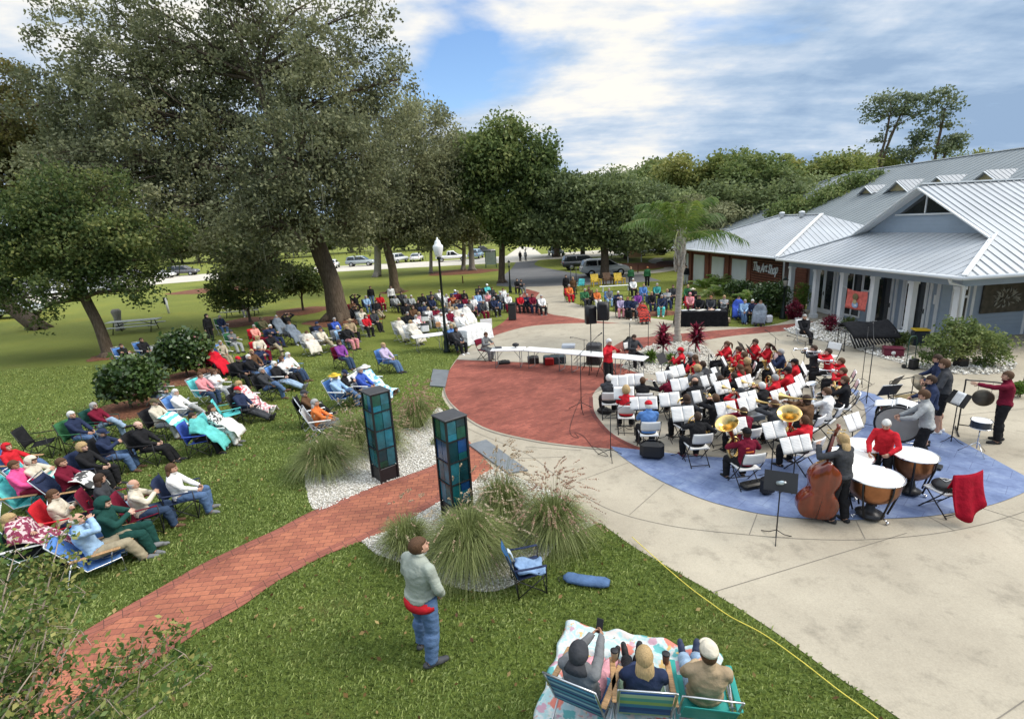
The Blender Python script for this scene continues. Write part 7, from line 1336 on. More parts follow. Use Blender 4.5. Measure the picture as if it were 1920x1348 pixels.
ph = MB(); h = fa[6]; q_ = POSES['phone']['hands']; c_ = (Vector(q_[0]) + Vector(q_[1])) / 2; ph.box(-.04, .04, -.006, .006, -.08, .08, .004); o = ph.build('smartphone', BLACK, None, fa[4] + Matrix.Rotation(fa[5], 3, 'Z') @ (c_ + Vector((0, .06, .04))), (radians(-25), 0, fa[5])); tag(o, 'black phone held up by the hooded person on the quilt', 'phone')
sc_ = MB(); sc_.box(-.032, .032, .0062, .0072, -.07, .07); sc_.build('phone_back', DARKM, o)
for (px, py, z, lab, col) in ((1157, 1222, .66, 'lidded coffee cup on the left wooden arm of the middle chair', (.62, .5, .33)), (1264, 1226, .66, 'dark topped tumbler on the right wooden arm of the middle chair', (.30, .13, .09))):
    p = fb_[4] + Matrix.Rotation(fb_[5], 3, 'Z') @ Vector((-.28 if px < 1200 else .28, .24, .622)); c = MB(); c.lathe([(.032, 0), (.042, .11), (.044, .115)], 16); o = tag(c.build('coffee_cup', plastic(col), None, p), lab, 'cup'); l = MB(); l.lathe([(.045, .115), (.045, .125), (.038, .132)], 16); l.build('lid', BLACK, o)
# quilt
def quilt():
    m, N, L, b = nodes_mat('quilt_print'); b.inputs['Roughness'].default_value = .95; a = noise_out(N, L, 5.5, 3); base = mixramp(N, L, a, [(.38, (.40, .58, .60)), (.46, (.62, .62, .60)), (.56, (.34, .54, .55)), (.64, (.60, .55, .52))])
    tc = N.new('ShaderNodeTexCoord')
    for sc, th, col, sd in ((3.4, .075, (.62, .20, .15), 3), (4.6, .07, (.12, .38, .38), 7), (5.6, .06, (.60, .40, .15), 11), (4.0, .06, (.50, .30, .36), 19)):
        mp = N.new('ShaderNodeMapping'); mp.inputs['Location'].default_value = (sd, sd * 2, 0); L.new(tc.outputs['Object'], mp.inputs[0]); nz = N.new('ShaderNodeTexNoise'); nz.inputs['Scale'].default_value = 14; L.new(mp.outputs[0], nz.inputs[0]); mxv = N.new('ShaderNodeMixRGB'); mxv.inputs[0].default_value = .12; L.new(mp.outputs[0], mxv.inputs[1]); L.new(nz.outputs['Color'], mxv.inputs[2])
        v = N.new('ShaderNodeTexVoronoi'); v.inputs['Scale'].default_value = sc; L.new(mxv.outputs[0], v.inputs[0]); f = mixramp(N, L, v.outputs[0], [(th * 3.4, (1, 1, 1)), (th * 4.2, (0, 0, 0))]); base = mixc(N, L, base, col, f)
    L.new(base, b.inputs['Base Color']); bumpit(N, L, b, noise_out(N, L, 9, 3), .5, .03); P_ = [G(*p) for p in [(1062, 1172), (1352, 1232), (1345, 1400), (985, 1400)]]; mb = MB()
    def fn(u, v):
        p = P_[0].lerp(P_[1], u).lerp(P_[3].lerp(P_[2], u), v); e = min(u, 1 - u, v, 1 - v); w = .03 * sin(u * 19) * sin(v * 17 + u * 5) + .02 * sin(v * 31 - u * 8); edge = .018 * sin(u * 40) * (1 if v < .05 else 0)
        return (p.x + .02 * sin(v * 23) * (1 if min(u, 1 - u) < .05 else 0), p.y + edge, max(.035, .055 + w * .8 + (.05 * max(0, 1 - v * 14)) * (.6 + .4 * sin(u * 23))) - (.02 if e < .01 else 0))
    mb.sheet(fn, 60, 50, .03); tag(mb.build('quilt', m), 'pale seashell print quilt spread on the grass under the three chairs', 'quilt')
quilt()
# blue camping chair with a jacket, rolled bag
cc = G(988, 1102); o = place('camp', (cc.x, cc.y, 0), radians(-78), 'empty blue camping chair with jacket on the front lawn beside the big grass', 'chair', None, .84, dict(seat=cl('navy'), backrest=mat('chair_blue', (.02, .09, .22), .8), armrest=cl('navy')))
jk = MB(); jk.sheet(lambda u, v: (-.20 + .46 * u + .03 * sin(v * 9), -.18 + .50 * v + .02 * sin(u * 12), .46 + .05 * sin(u * 8 + 1) * sin(v * 7) + .07 * (1 - v) - .02), 14, 12, .025); jk = jk.build('jacket', cloth((.20, .30, .46), 'denim_jacket'), None, (cc.x, cc.y, 0), (0, 0, radians(-78))); jk.scale = (.84, .84, .84); tag(jk, 'folded blue jacket lying on the seat of the empty camping chair', 'jacket')
st = MB(); st.sheet(lambda u, v: (.05 + .10 * u, -.34 + .10 * v, .93 + .02 * sin(u * 5) - .2 * v * v), 3, 4, .01); st.build('cuff', cloth((.42, .50, .60), 'pale_cuff'), jk)
a_, b_ = G(1056, 1088), G(1143, 1100); bg = MB(); d = b_ - a_; bg.tube([a_ + Vector((0, 0, .06)) + d * t + Vector((0, .01 * sin(t * 9), .004 * sin(t * 14))) for t in [i / 10 for i in range(11)]], [.04, .11, .115, .11, .118, .113, .117, .11, .115, .11, .07], 14, flat=.5); o = tag(bg.build('chair_bag', cloth((.08, .14, .26), 'bag_blue')), 'rolled blue chair bag lying on the front lawn', 'bag'); dc = MB(); dc.tube([a_ + Vector((-.02, .02, .06)), a_ + Vector((-.08, .05, .03)), a_ + Vector((-.06, -.05, .02))], .006, 5); dc.build('drawstring', BLACK, o)
# empty chairs in the crowd
for px, py, k, c, ya, lab in [(82, 858, 'camp', 'black', -70, 'empty black camping chair at the left edge behind the red hooded person'), (436, 800, 'camp', 'turq', -60, 'empty turquoise camping chair before the red capped man'), (590, 800, 'lawn', 'white', -60, 'small white side seat behind the pale haired person in orange'), (1552, 690, 'fold', 'white', 120, 'empty white folding chair behind the trumpet row'), (1088, 545, 'camp', 'turq', 150, 'empty light blue chair by the dark sign posts on the lawn island')]:
    p = G(px, py); place(k, (p.x, p.y, 0), radians(ya), lab, 'chair', None, 1.0, dict(seat=cl(c), backrest=cl(c), armrest=cl(c)) if k == 'camp' else None)
# ---- glass columns
def glass_m(c, nm): return mat(nm, c, .12, var=.55, scale=3.2, spec=.45, coat=.15)
TG = [glass_m((.006, .075, .085), 'teal_glass'), glass_m((.006, .04, .13), 'blue_glass'), glass_m((.006, .06, .04), 'green_glass'), glass_m((.015, .10, .13), 'pale_teal_glass'), glass_m((.004, .03, .04), 'deep_glass'), glass_m((.01, .12, .17), 'cyan_glass')]
for px, py, a, lab, sd in ((703, 731, 40, 'black framed column of blue green stained glass left of the brick path', 1), (842, 777, 38, 'black framed column of blue green stained glass right of the brick path', 2)):
    H_ = 2.1; p = G(px, py, H_); r = empty('glass_column', (p.x, p.y, 0), radians(a), lab, 'sculpture', 'stained glass columns'); rg = random.Random(sd); w = .215
    mb = MB(); mb.box(-w + .01, w - .01, -w + .01, w - .01, 0, .34, .01); part(mb, 'plinth', DARKM, r); mb = MB(); mb.box(-w - .03, w + .03, -w - .03, w + .03, H_ - .03, H_, .008); part(mb, 'cap', mat('cap_metal', (.07, .07, .075), .5, .3), r)
    for sx in (-1, 1):
        for sy in (-1, 1): mb = MB(); mb.beam((sx * w, sy * w, .0), (sx * w, sy * w, H_ - .03), .035, .035); part(mb, 'corner_post', DARKM, r)
    mb = MB(); mb.box(-.11, .11, -.11, .11, .34, H_ - .04); part(mb, 'core', mat('dark_core', (.01, .03, .035), .4), r)
    zs = [.36, .80, 1.24, 1.66, H_ - .04]
    for i in range(4):
        z0, z1 = zs[i] + .012, zs[i + 1] - .012; mb = MB()
        for s_ in (-1, 1): mb.box(-w, w, *sorted((s_ * w, s_ * (w + .012))), z1 + .002, z1 + .022); mb.box(*sorted((s_ * w, s_ * (w + .012))), -w, w, z1 + .002, z1 + .022)
        part(mb, 'crossbar', DARKM, r)
        for s_ in (-1, 1):
            for half in (0, 1):
                x0, x1 = (-w + .02, -.006) if half == 0 else (.006, w - .02); zz = z0 + (z1 - z0) * rg.choice((.0, .35, .6, 0)); mb = MB(); mb.box(x0, x1, *sorted((s_ * (w - .012), s_ * (w - .004))), zz + .0, z1); part(mb, 'glass_panel', rg.choice(TG), r); mb = MB(); mb.box(*sorted((s_ * (w - .012), s_ * (w - .004))), x0, x1, z0, z1); part(mb, 'glass_panel', rg.choice(TG), r)
                if zz > z0: mb = MB(); mb.box(x0, x1, *sorted((s_ * (w - .012), s_ * (w - .004))), z0, zz - .006); part(mb, 'glass_panel', rg.choice(TG), r)
# metal floor plates and utility lids
M_PL = mat('plate_metal', (.22, .235, .25), .45, .4, var=.12, scale=3, bump=.2, bscale=120)
for pts, lab in (([(812, 694), (842, 696), (835, 727), (806, 725)], 'small grey metal plate on the grass at the edge of the brick circle'), ([(879, 836), (912, 827), (990, 884), (952, 890)], 'long grey metal plate where the brick path meets the plaza')):
    P_ = [G(*p) for p in pts]; z0, z1 = .014, .05; mb = MB(); mb.add([(p.x, p.y, z0) for p in P_] + [(p.x, p.y, z1) for p in P_], [(4, 5, 6, 7)[::-1], (0, 4, 5, 1), (1, 5, 6, 2), (2, 6, 7, 3), (3, 7, 4, 0), (0, 1, 2, 3)]); me = mb.mesh('metal_plate', M_PL); bm = bmesh.new(); bm.from_mesh(me); bmesh.ops.recalc_face_normals(bm, faces=bm.faces); bm.to_mesh(me); bm.free(); tag(link('metal_plate', me), lab, 'metal plate')
# cables
def cable(pts, m, label, name='cable', r=.006, z=.03):
    P_ = spl([G(x, y) + Vector((0, 0, z)) for x, y in pts], 8); mb = MB(); mb.tube(P_, r, 6); tag(mb.build(name, m), label, 'cable')
cable([(1185, 1012), (1240, 1062), (1290, 1105), (1330, 1135), (1370, 1163), (1430, 1195), (1500, 1245), (1570, 1300), (1640, 1352), (1720, 1420)], mat('yellow_cord', (.72, .60, .10), .5), 'yellow extension cord running along the lawn edge to the lower right', 'extension_cord', .007, .06)
cable([(1195, 700), (1120, 735), (1092, 745), (1072, 790), (1070, 815), (1085, 822), (1078, 812), (1095, 820), (1120, 850), (1140, 856), (1122, 842), (1110, 838)], BLACK, 'thin black microphone cable coiling over the brick circle', r=.005, z=.022)
cable([(1640, 720), (1600, 745), (1615, 770), (1640, 760), (1612, 790), (1640, 800)], BLACK, 'thin black cable on the blue paving behind the horn players', r=.005, z=.028)
# ---- percussion
COPPER = mat('copper', (.34, .15, .07), .32, .85, var=.25, scale=5, spec=.5); SKIN_D = mat('drum_head', (.74, .72, .67), .45, var=.05, scale=2)
def timpano(px, py, R_, lab):
    p = G(px, py, .84); r = empty('timpani', (p.x, p.y, 0), random.uniform(0, 1), lab, 'kettledrum', 'four timpani')
    mb = MB(); mb.lathe([(.06, .34), (R_ * .45, .36), (R_ * .78, .46), (R_ * .95, .60), (R_, .80)], 28, close=False); part(mb, 'kettle', COPPER, r); mb = MB(); mb.lathe([(R_ + .005, .83), (0.001, .835)], 32, close=False); part(mb, 'drum_head', SKIN_D, r)
    mb = MB(); mb.tube([(cos(a) * (R_ + .02), sin(a) * (R_ + .02), .825) for a in [i * 2 * pi / 32 for i in range(33)]], .016, 8); part(mb, 'hoop', CHROME, r); mb = MB(); mb.lathe([(R_ * .5, .06), (R_ * .55, .10), (R_ * .3, .13), (.08, .2), (.05, .36)], 16); part(mb, 'base', DARKM, r)
    for k in range(6): a = k * pi / 3; mb = MB(); mb.tube([(cos(a) * (R_ + .02), sin(a) * (R_ + .02), .83), (cos(a) * (R_ * .98 + .015), sin(a) * (R_ * .98 + .015), .66), (cos(a) * R_ * .62, sin(a) * R_ * .62, .12)], .017, 6); part(mb, 'strut', DARKM, r)
    for k in range(3): a = k * 2 * pi / 3 + .4; mb = MB(); mb.lathe([(.035, -.015), (.035, .015)], 10, (cos(a) * R_ * .72, sin(a) * R_ * .72, .036), (cos(a), sin(a), 0)); mb.tube([(cos(a) * R_ * .5, sin(a) * R_ * .5, .09), (cos(a) * R_ * .74, sin(a) * R_ * .74, .05)], .012, 6); part(mb, 'caster', CHROME, r)
timpano(1640, 890, .42, 'largest copper kettledrum nearest the camera'); timpano(1716, 851, .35, 'copper kettledrum right of the red shirted timpanist'); timpano(1594, 853, .37, 'kettledrum partly hidden behind the bass player'); timpano(1622, 833, .33, 'kettledrum behind the timpanist with a white head')
p = G(1683, 790, .78); r = empty('bass_drum', (p.x, p.y, 0), radians(-38), 'large black bass drum on a stand with papers on top', 'bass drum'); ax = Vector((0, 1, .12)); c0 = Vector((0, -.22, .78)); mb = MB(); mb.lathe([(.40, 0), (.40, .46)], 36, c0, ax, close=False); part(mb, 'shell', mat('drum_black', (.02, .02, .022), .2, .2, spec=.6), r)
for k in (0, 1): mb = MB(); mb.lathe([(.39, -.004 if k == 0 else .464), (.001, -.006 if k == 0 else .466)], 36, c0, ax, close=False); part(mb, 'drum_head', mat('grey_head', (.38, .36, .32), .5, var=.12, scale=4), r)
for k in (0, 1): mb = MB(); x_ = ax.normalized().cross(Vector((1, 0, 0))); cc_ = c0 + ax.normalized() * (.46 * k); mb.tube([cc_ + Vector((1, 0, 0)) * cos(a) * .415 + x_ * sin(a) * .415 for a in [i * 2 * pi / 36 for i in range(37)]], .018, 8); part(mb, 'hoop', BLACK, r)
for k in range(10): a = k * pi / 5; d_ = Vector((1, 0, 0)) * cos(a) * .42 + ax.normalized().cross(Vector((1, 0, 0))) * sin(a) * .42; mb = MB(); mb.tube([c0 + d_ + ax * .02, c0 + d_ + ax * .44], .007, 6); part(mb, 'tension_rod', CHROME, r)
mb = MB(); [mb.tube([(s_ * .40, -.25, .03), (s_ * .44, -.05, .42), (s_ * .40, .30, .03)], .015, 6) for s_ in (-1, 1)]; mb.tube([(-.44, -.05, .36), (0, -.02, .29), (.44, -.05, .36)], .015, 6); part(mb, 'stand_frame', CHROME, r)
for i, (a_, b_) in enumerate(((-.26, .02), (.12, .08))): mb = MB(); mb.sheet(lambda u, v: (-.19 + .38 * u + a_, -.12 + .30 * v, 1.205 - .10 * abs(-.19 + .38 * u + a_) * 2.4 + .02 * i + .05 * v), 6, 4, .006); o = mb.build('sheet_music', PAPER, None, (p.x, p.y, 0), (0, 0, radians(-38))); tag(o, ['loose blue white page lying on the left of the bass drum', 'loose white page lying on the right of the bass drum'][i], 'sheet music')
def snare(p, lab, h=.80, R_=.18, sh=.16):
    r = empty('snare_drum', (p.x, p.y, 0), 0, lab, 'snare drum'); mb = MB(); mb.lathe([(R_, h - sh), (R_, h)], 24, close=False); part(mb, 'shell', mat('snare_shell', (.05, .06, .075), .25, .4), r); mb = MB(); mb.lathe([(R_ - .005, h + .001), (.001, h + .003)], 24, close=False); part(mb, 'drum_head', SKIN_D, r)
    for z in (h, h - sh): mb = MB(); mb.tube([(cos(a) * (R_ + .008), sin(a) * (R_ + .008), z) for a in [i * 2 * pi / 24 for i in range(25)]], .008, 6); part(mb, 'hoop', CHROME, r)
    mb = MB(); mb.tube([(0, 0, .15), (0, 0, h - sh - .03)], .013, 6); part(mb, 'stand_post', CHROME, r)
    for k in range(3): a = k * 2 * pi / 3 + .3; mb = MB(); mb.tube([(0, 0, .30), (cos(a) * .30, sin(a) * .30, .02)], .010, 6); part(mb, 'leg', CHROME, r); mb = MB(); mb.tube([(0, 0, h - sh - .06), (cos(a) * R_, sin(a) * R_, h - sh - .01)], .009, 6); part(mb, 'arm', CHROME, r)
snare(G(1841, 788, .80), 'snare drum on a chrome tripod in front of the gong')
p = G(1843, 752, .85); r = empty('gong', (p.x, p.y, 0), radians(-35), 'dark bronze gong hanging in a black tube frame', 'gong'); mb = MB(); mb.lathe([(.001, -.02), (.10, -.022), (.13, -.004), (.19, .0), (.205, .03), (.19, .02), (.001, .0)], 32, (0, 0, .92), (0, 1, 0)); part(mb, 'disc', mat('bronze', (.13, .115, .09), .45, .7, var=.3), r); mb = MB(); mb.tube(spl([(-.36, 0, .03), (-.36, 0, 1.22), (-.30, 0, 1.32), (.30, 0, 1.32), (.36, 0, 1.22), (.36, 0, .03)], 3), .016, 8); mb.tube([(-.36, -.35, .03), (-.36, .35, .03)], .016, 8); mb.tube([(.36, -.35, .03), (.36, .35, .03)], .016, 8); mb.tube([(-.36, 0, .2), (.36, 0, .2)], .014, 8); part(mb, 'frame', BLACK, r)
for s_ in (-1, 1): mb = MB(); mb.tube([(s_ * .12, 0, 1.31), (s_ * .12, 0, 1.08)], .004, 4); part(mb, 'cord', BLACK, r)
p = G(1703, 742, .78); r = empty('mallet_instrument', (p.x, p.y, 0), radians(18), 'orchestra bells in an open frame with gold bars by the percussionists', 'orchestra bells'); mb = MB(); [mb.box(-.36 + .05 * k, -.36 + .05 * k + .036, -.16, .14 - .008 * k, .78, .792) for k in range(15)]; part(mb, 'bar_row', metal((.8, .62, .30), .3, 'gold_bars'), r); mb = MB(); mb.tube([(-.42, -.2, .76), (.42, -.2, .76), (.42, .2, .76), (-.42, .2, .76), (-.42, -.2, .76)], .014, 6); mb.tube([(-.42, .2, .76), (-.42, .2, 1.16), (.42, .2, 1.16), (.42, .2, .76)], .012, 6); part(mb, 'frame', DARKM, r); mb = MB(); [mb.tube([(s_ * .38, -.18, .02), (-s_ * .38, .18, .75)], .014, 6) for s_ in (-1, 1)]; part(mb, 'folding_legs', DARKM, r)
p = G(1728, 718, .95); r = empty('cymbal', (p.x, p.y, 0), radians(-30), 'dull brown suspended cymbal on a stand beside the bells', 'cymbal'); mb = MB(); mb.lathe([(.012, .05), (.05, .045), (.07, .01), (.25, -.015), (.25, -.018), (.07, .006)], 28, (0, 0, .95), (.45, -.6, .65)); part(mb, 'plate', mat('cymbal_bronze', (.24, .20, .14), .4, .8), r); mb = MB(); mb.tube([(0, 0, .1), (0, 0, .95)], .010, 6); part(mb, 'pole', CHROME, r); mb = MB(); [mb.tube([(0, 0, .35), (cos(a) * .25, sin(a) * .25, .015)], .009, 5) for a in (.2, 2.3, 4.4)]; part(mb, 'tripod', CHROME, r)
# ---- double bass leaning on its player
def double_bass():
    p = G(1522, 975); r = empty('double_bass', (p.x, p.y, 0), 0, 'red brown double bass leaning against the blond player', 'double bass'); R3 = Matrix.Rotation(radians(-12), 4, 'Z') @ Matrix.Rotation(radians(4), 4, 'X') @ Matrix.Rotation(radians(6), 4, 'Y')
    half = [(0, .10), (.16, .105), (.27, .17), (.325, .30), (.325, .42), (.27, .54), (.205, .62), (.195, .70), (.225, .78), (.25, .88), (.235, 1.0), (.17, 1.10), (.07, 1.18), (.03, 1.22)]
    out = spl([(x, 0, z) for x, z in half], 4); mbb = MB(); VA = MAT_WOODR; n = len(out); loop = [(v.x, v.z) for v in out] + [(-v.x, v.z) for v in out[::-1]]
    V = []; lay = [(.95, -.125), (1.0, -.10), (1.0, .085), (.95, .10), (.55, .135), (.02, .15)]; lay = [(.02, -.155), (.55, -.15)] + lay
    for sc, y in lay: V += [Vector((x * sc, y, .62 + (z - .62) * (sc if sc > .9 else sc))) for x, z in loop]
    m = len(loop); F = []
    for i in range(len(lay) - 1):
        for k in range(m): F.append((i * m + k, i * m + (k + 1) % m, (i + 1) * m + (k + 1) % m, (i + 1) * m + k))
    mbb.M = R3; mbb.add(V, F, True); part(mbb, 'body', VA, r)
    def pm(): q = MB(); q.M = R3; return q
    q = pm(); q.loft([((0, .02, 1.12), Vector((.035, 0, 0)), Vector((0, .03, 0))), ((0, .05, 1.3), Vector((.027, 0, 0)), Vector((0, .022, 0))), ((0, .03, 1.72), Vector((.022, 0, 0)), Vector((0, .02, 0)))], 10); part(q, 'neck', VA, r); q = pm(); q.tube([(0, .03, 1.70), (0, .0, 1.80), (0, -.04, 1.86), (0, -.03, 1.91), (0, .02, 1.90), (0, .01, 1.86)], [.03, .032, .03, .026, .02, .012], 10); part(q, 'scroll', VA, r)
    for k in range(4): q = pm(); s_ = 1 if k % 2 else -1; q.tube([(0, .0, 1.74 + .028 * k), (s_ * .11, 0, 1.74 + .028 * k)], .006, 5); q.ell((s_ * .125, 0, 1.74 + .028 * k), (.016, .006, .014), 8); part(q, 'tuning_peg', BRASS, r)
    q = pm(); q.loft([((0, .175, .72), Vector((.04, 0, 0)), Vector((0, .006, 0))), ((0, .075, 1.7), Vector((.024, 0, 0)), Vector((0, .006, 0)))], 8); part(q, 'fingerboard', BLKW, r); q = pm(); q.loft([((0, .15, .16), Vector((.03, 0, 0)), Vector((0, .008, 0))), ((0, .17, .42), Vector((.05, 0, 0)), Vector((0, .008, 0)))], 8); part(q, 'tailpiece', BLKW, r); q = pm(); q.box(-.075, .075, .14, .155, .50, .66); part(q, 'bridge', WOOD, r)
    for k in range(4): q = pm(); x = -.03 + .02 * k; q.tube([(x * .8, .178, .40), (x, .19, .60), (x * .5, .085, 1.72)], .002, 4); part(q, 'string', CHROME, r)
    q = pm(); q.tube([(0, 0, .12), (0, 0, -.02)], .009, 6); part(q, 'endpin', CHROME, r)
MAT_WOODR = mat('varnished_spruce', (.16, .022, .006), .2, var=.35, scale=2.2, aniso=(5, 5, 1), spec=.6, coat=.5); double_bass()
# ---- microphones and speakers
for px, py, k, a, lab in ((1090, 770, 'boom', 30, 'black boom microphone stand on the brick circle left of the band'), (1145, 858, 'lowboom', 25, 'black boom microphone stand at the edge of the blue paving near the denim jacket'), (1180, 700, 'mic', 0, 'tall straight black stand beside the conductor'), (1624, 758, 'boom', 60, 'boom microphone stand on the blue paving behind the horn players'), (1615, 722, 'mic', 0, 'tall straight microphone stand behind the trumpet row'), (1096, 690, 'lowboom', 200, 'low microphone stand in front of the white tables'), (1215, 668, 'boom', 20, 'boom microphone over the musician seated by the rocks'), (1290, 700, 'lowboom', 40, 'low microphone boom among the reed players'), (1450, 690, 'lowboom', 100, 'low microphone boom beside the ponytailed reed player'), (1505, 700, 'lowboom', 140, 'low microphone boom in front of the trumpet row')):
    p = G(px, py); s = 1.2 if k == 'boom' else 1.0; place(k, (p.x, p.y, 0), radians(a), lab, 'microphone stand', 'microphone stands', s)
def speaker_on_pole(px, ptop, Y_, lab, w=.34, h=.62, a=0):
    t = atY(px, ptop, Y_); r = empty('speaker', (t.x, Y_, 0), radians(a), lab, 'loudspeaker', 'loudspeakers on poles'); mb = MB(); mb.loft([((0, 0, t.z - h), Vector((w / 2 * 1.2, w * .5, 0)), Vector((-w / 2 * 1.0, w * .5, 0))), ((0, 0, t.z), Vector((w / 2 * 1.2, w * .5, 0)), Vector((-w / 2 * 1.0, w * .5, 0)))], 4); part(mb, 'cabinet', BLACK, r); mb = MB(); mb.box(-w * .4, w * .4, -w * .62, -w * .6, t.z - h + .05, t.z - .05, .002); part(mb, 'grille', DARKM, r)
    mb = MB(); mb.tube([(0, 0, .05), (0, 0, t.z - h)], .018, 8); part(mb, 'pole', DARKM, r)
    for k in range(3): b = 2 * pi * k / 3; mb = MB(); mb.tube([(0, 0, .75), (cos(b) * .45, sin(b) * .45, .02)], .013, 6); part(mb, 'leg', DARKM, r)
speaker_on_pole(1107, 574, 18.3, 'left black loudspeaker on a thin pole above the white tables', a=10); speaker_on_pole(1131, 567, 18.0, 'right black loudspeaker on a thin pole above the white tables', a=-15)
# ---- long row of folding tables
def table(c, L_, W_, a, lab, h=.74, m=None, cloth_=None, group=None, legs=True):
    r = empty('folding_table', (c.x, c.y, 0), a, lab, 'table', group); mb = MB(); mb.box(-L_ / 2, L_ / 2, -W_ / 2, W_ / 2, h - .04, h, .012); part(mb, 'tabletop', m or WHITEP, r)
    for sx in (-1, 1): mb = MB(); x = sx * L_ * .36; mb.tube([(x, -W_ * .4, h - .04), (x, -W_ * .42, .02), (x, W_ * .42, .02), (x, W_ * .4, h - .04)], .014, 6); mb.tube([(x, 0, .3), (x * .4, 0, h - .05)], .010, 6); part(mb, 'leg_frame', mat('grey_steel', (.25, .25, .26), .5, .5), r)
    return r
TP = [G(*p, .74) for p in ((921, 654), (985, 653), (1065, 659), (1150, 666), (1212, 672))]
for i in range(4):
    a_, b_ = TP[i], TP[i + 1]; c = (a_ + b_) / 2; d = b_ - a_; table(c, d.length - .02, .62, atan2(d.y, d.x), ['leftmost white folding table, with the laptop person', 'white folding table second from the left in the long row', 'white folding table third from the left, left of the loudspeaker poles', 'rightmost white folding table behind the conductor'][i], group='white folding tables in a row')
def box_thing(name, px, py, sx, sy, sz, col, lab, cat, z=0.0, a=0, m=None, lid=None, handle=False):
    p = G(px, py, z); mb = MB(); mb.box(-sx / 2, sx / 2, -sy / 2, sy / 2, 0, sz, min(sx, sy, sz) * (.3 if cat in ('case', 'bag') else .12)); o = mb.build(name, m or plastic(col), None, (p.x, p.y, z), (0, 0, radians(a))); tag(o, lab, cat)
    if lid: l = MB(); l.box(-sx / 2 - .01, sx / 2 + .01, -sy / 2 - .01, sy / 2 + .01, sz + .001, sz + .05, .01); l.build('lid', plastic(lid), o)
    if handle: l = MB(); l.tube([(-sx * .2, 0, sz), (-sx * .15, 0, sz + .04), (sx * .15, 0, sz + .04), (sx * .2, 0, sz)], .010, 6); l.build('handle', BLACK, o)
    return o
for a in ((945, 682, .5, .3, .12, (.015, .015, .015), 'black soft case on the floor under the leftmost white table', 'case', 0, 8), (1000, 681, .45, .35, .28, (.02, .02, .02), 'black box on the floor under the second white table', 'box', 0, 0), (1040, 682, .9, .35, .34, (.03, .05, .06), 'dark storage bin under the third white table', 'bin', 0, -5), (1030, 684, .35, .3, .3, (.35, .01, .01), 'dark red box in front of the dark bin under the tables', 'box', 0, 0), (1180, 656, .5, .5, .55, (.02, .02, .02), 'black equipment case beside the seated musician', 'case', 0, 10)):
    box_thing('equipment_case', a[0], a[1], a[2], a[3], a[4], a[5], a[6], a[7], a[8], a[9], handle=True)
box_thing('amplifier', 1114, 683, .55, .45, .55, (.02, .02, .02), 'black amplifier stacked on the cart below the loudspeakers', 'amplifier', a=-20, handle=True); box_thing('amplifier', 1114, 665, .6, .5, .5, (.05, .05, .055), 'grey equipment box behind the amplifier', 'amplifier', a=-20, handle=True)
box_thing('storage_bin', 1066, 652, .5, .38, .14, (.35, .38, .42), 'grey plastic bin standing on the white tables', 'bin', .74, -12)
p = G(935, 652, .74); mb = MB(); mb.box(-.17, .17, -.12, .12, 0, .018, .004); o = tag(mb.build('laptop', plastic((.06, .06, .065)), None, (p.x, p.y, .741), (0, 0, radians(95))), 'open laptop before the gray dressed person at the tables', 'laptop'); l = MB(); l.M = Matrix.Translation((0, .12, .018)) @ Matrix.Rotation(radians(-18), 4, 'X'); l.box(-.17, .17, 0, .012, 0, .22, .003); l.build('screen', BLACK, o)
p = G(967, 652, .74); mb = MB(); mb.ell((0, 0, .12), (.14, .09, .08), 12); o = tag(mb.build('desk_microphone', BLACK, None, (p.x, p.y, .741)), 'black monitor box on a stalk on the white tables', 'monitor'); l = MB(); l.tube([(0, 0, 0), (0, 0, .1)], .02, 8); l.build('stalk', BLACK, o)
# white cloth table, display table, cakes table near the lamp
def draped(c, L_, W_, a, lab, m, h=.75, name='draped_table', cat='table'):
    r = empty(name, (c.x, c.y, 0), a, lab, cat); mb = MB(); mb.box(-L_ / 2, L_ / 2, -W_ / 2, W_ / 2, h - .03, h - .004); part(mb, 'tabletop', WHITEP, r); mb = MB(); n = 72; ring = []
    def pt(k, e, z, amp):
        t = k / n * 4; s_ = int(t) % 4; u = t - int(t); P_ = [(-1, -1), (1, -1), (1, 1), (-1, 1), (-1, -1)]; x = P_[s_][0] * (1 - u) + P_[s_ + 1][0] * u; y = P_[s_][1] * (1 - u) + P_[s_ + 1][1] * u; w = amp * sin(k * 1.9) ; return (x * (L_ / 2 + e + w), y * (W_ / 2 + e + w), z)
    V = [pt(k, .0, h, 0) for k in range(n)] + [pt(k, .012, h - .03, .004) for k in range(n)] + [pt(k, .04, h * .5, .018) for k in range(n)] + [pt(k, .07, .03, .035) for k in range(n)] + [(0, 0, h + .001)]; F = [(i * n + k, i * n + (k + 1) % n, (i + 1) * n + (k + 1) % n, (i + 1) * n + k) for i in range(3) for k in range(n)]; F = [f[::-1] for f in F] + [(4 * n, k, (k + 1) % n) for k in range(n)]; mb.add(V, F, False); part(mb, 'tablecloth', m, r); return r
c = G(886, 612, .75); draped(c, 1.9, .8, radians(55), 'table under a long white cloth right of the street lamp', cloth((.78, .79, .80), 'white_cloth')); c = G(868, 622, .5); draped(c, 1.3, .8, radians(70), 'lower white draped table beside the lamp foot', cloth((.76, .77, .80), 'white_cloth2'), .55)
c = G(803, 628, .74); table(c, 1.5, .7, radians(20), 'white folding table with boxes left of the street lamp'); 
box_thing('snack_machine', 797, 622, .36, .32, .34, (.70, .70, .68), 'white cased machine on the table left of the lamp', 'machine', .742, 20, lid=(.02, .02, .02)); box_thing('snack_machine', 797, 602, .34, .28, .26, (.68, .68, .66), 'upper white cabinet with a black top behind the lamp table', 'machine', 1.05, 20, lid=(.02, .02, .02)); box_thing('cardboard_box', 822, 613, .24, .2, .24, (.50, .25, .12), 'orange brown cardboard box on the lamp table', 'box', .742, 10)
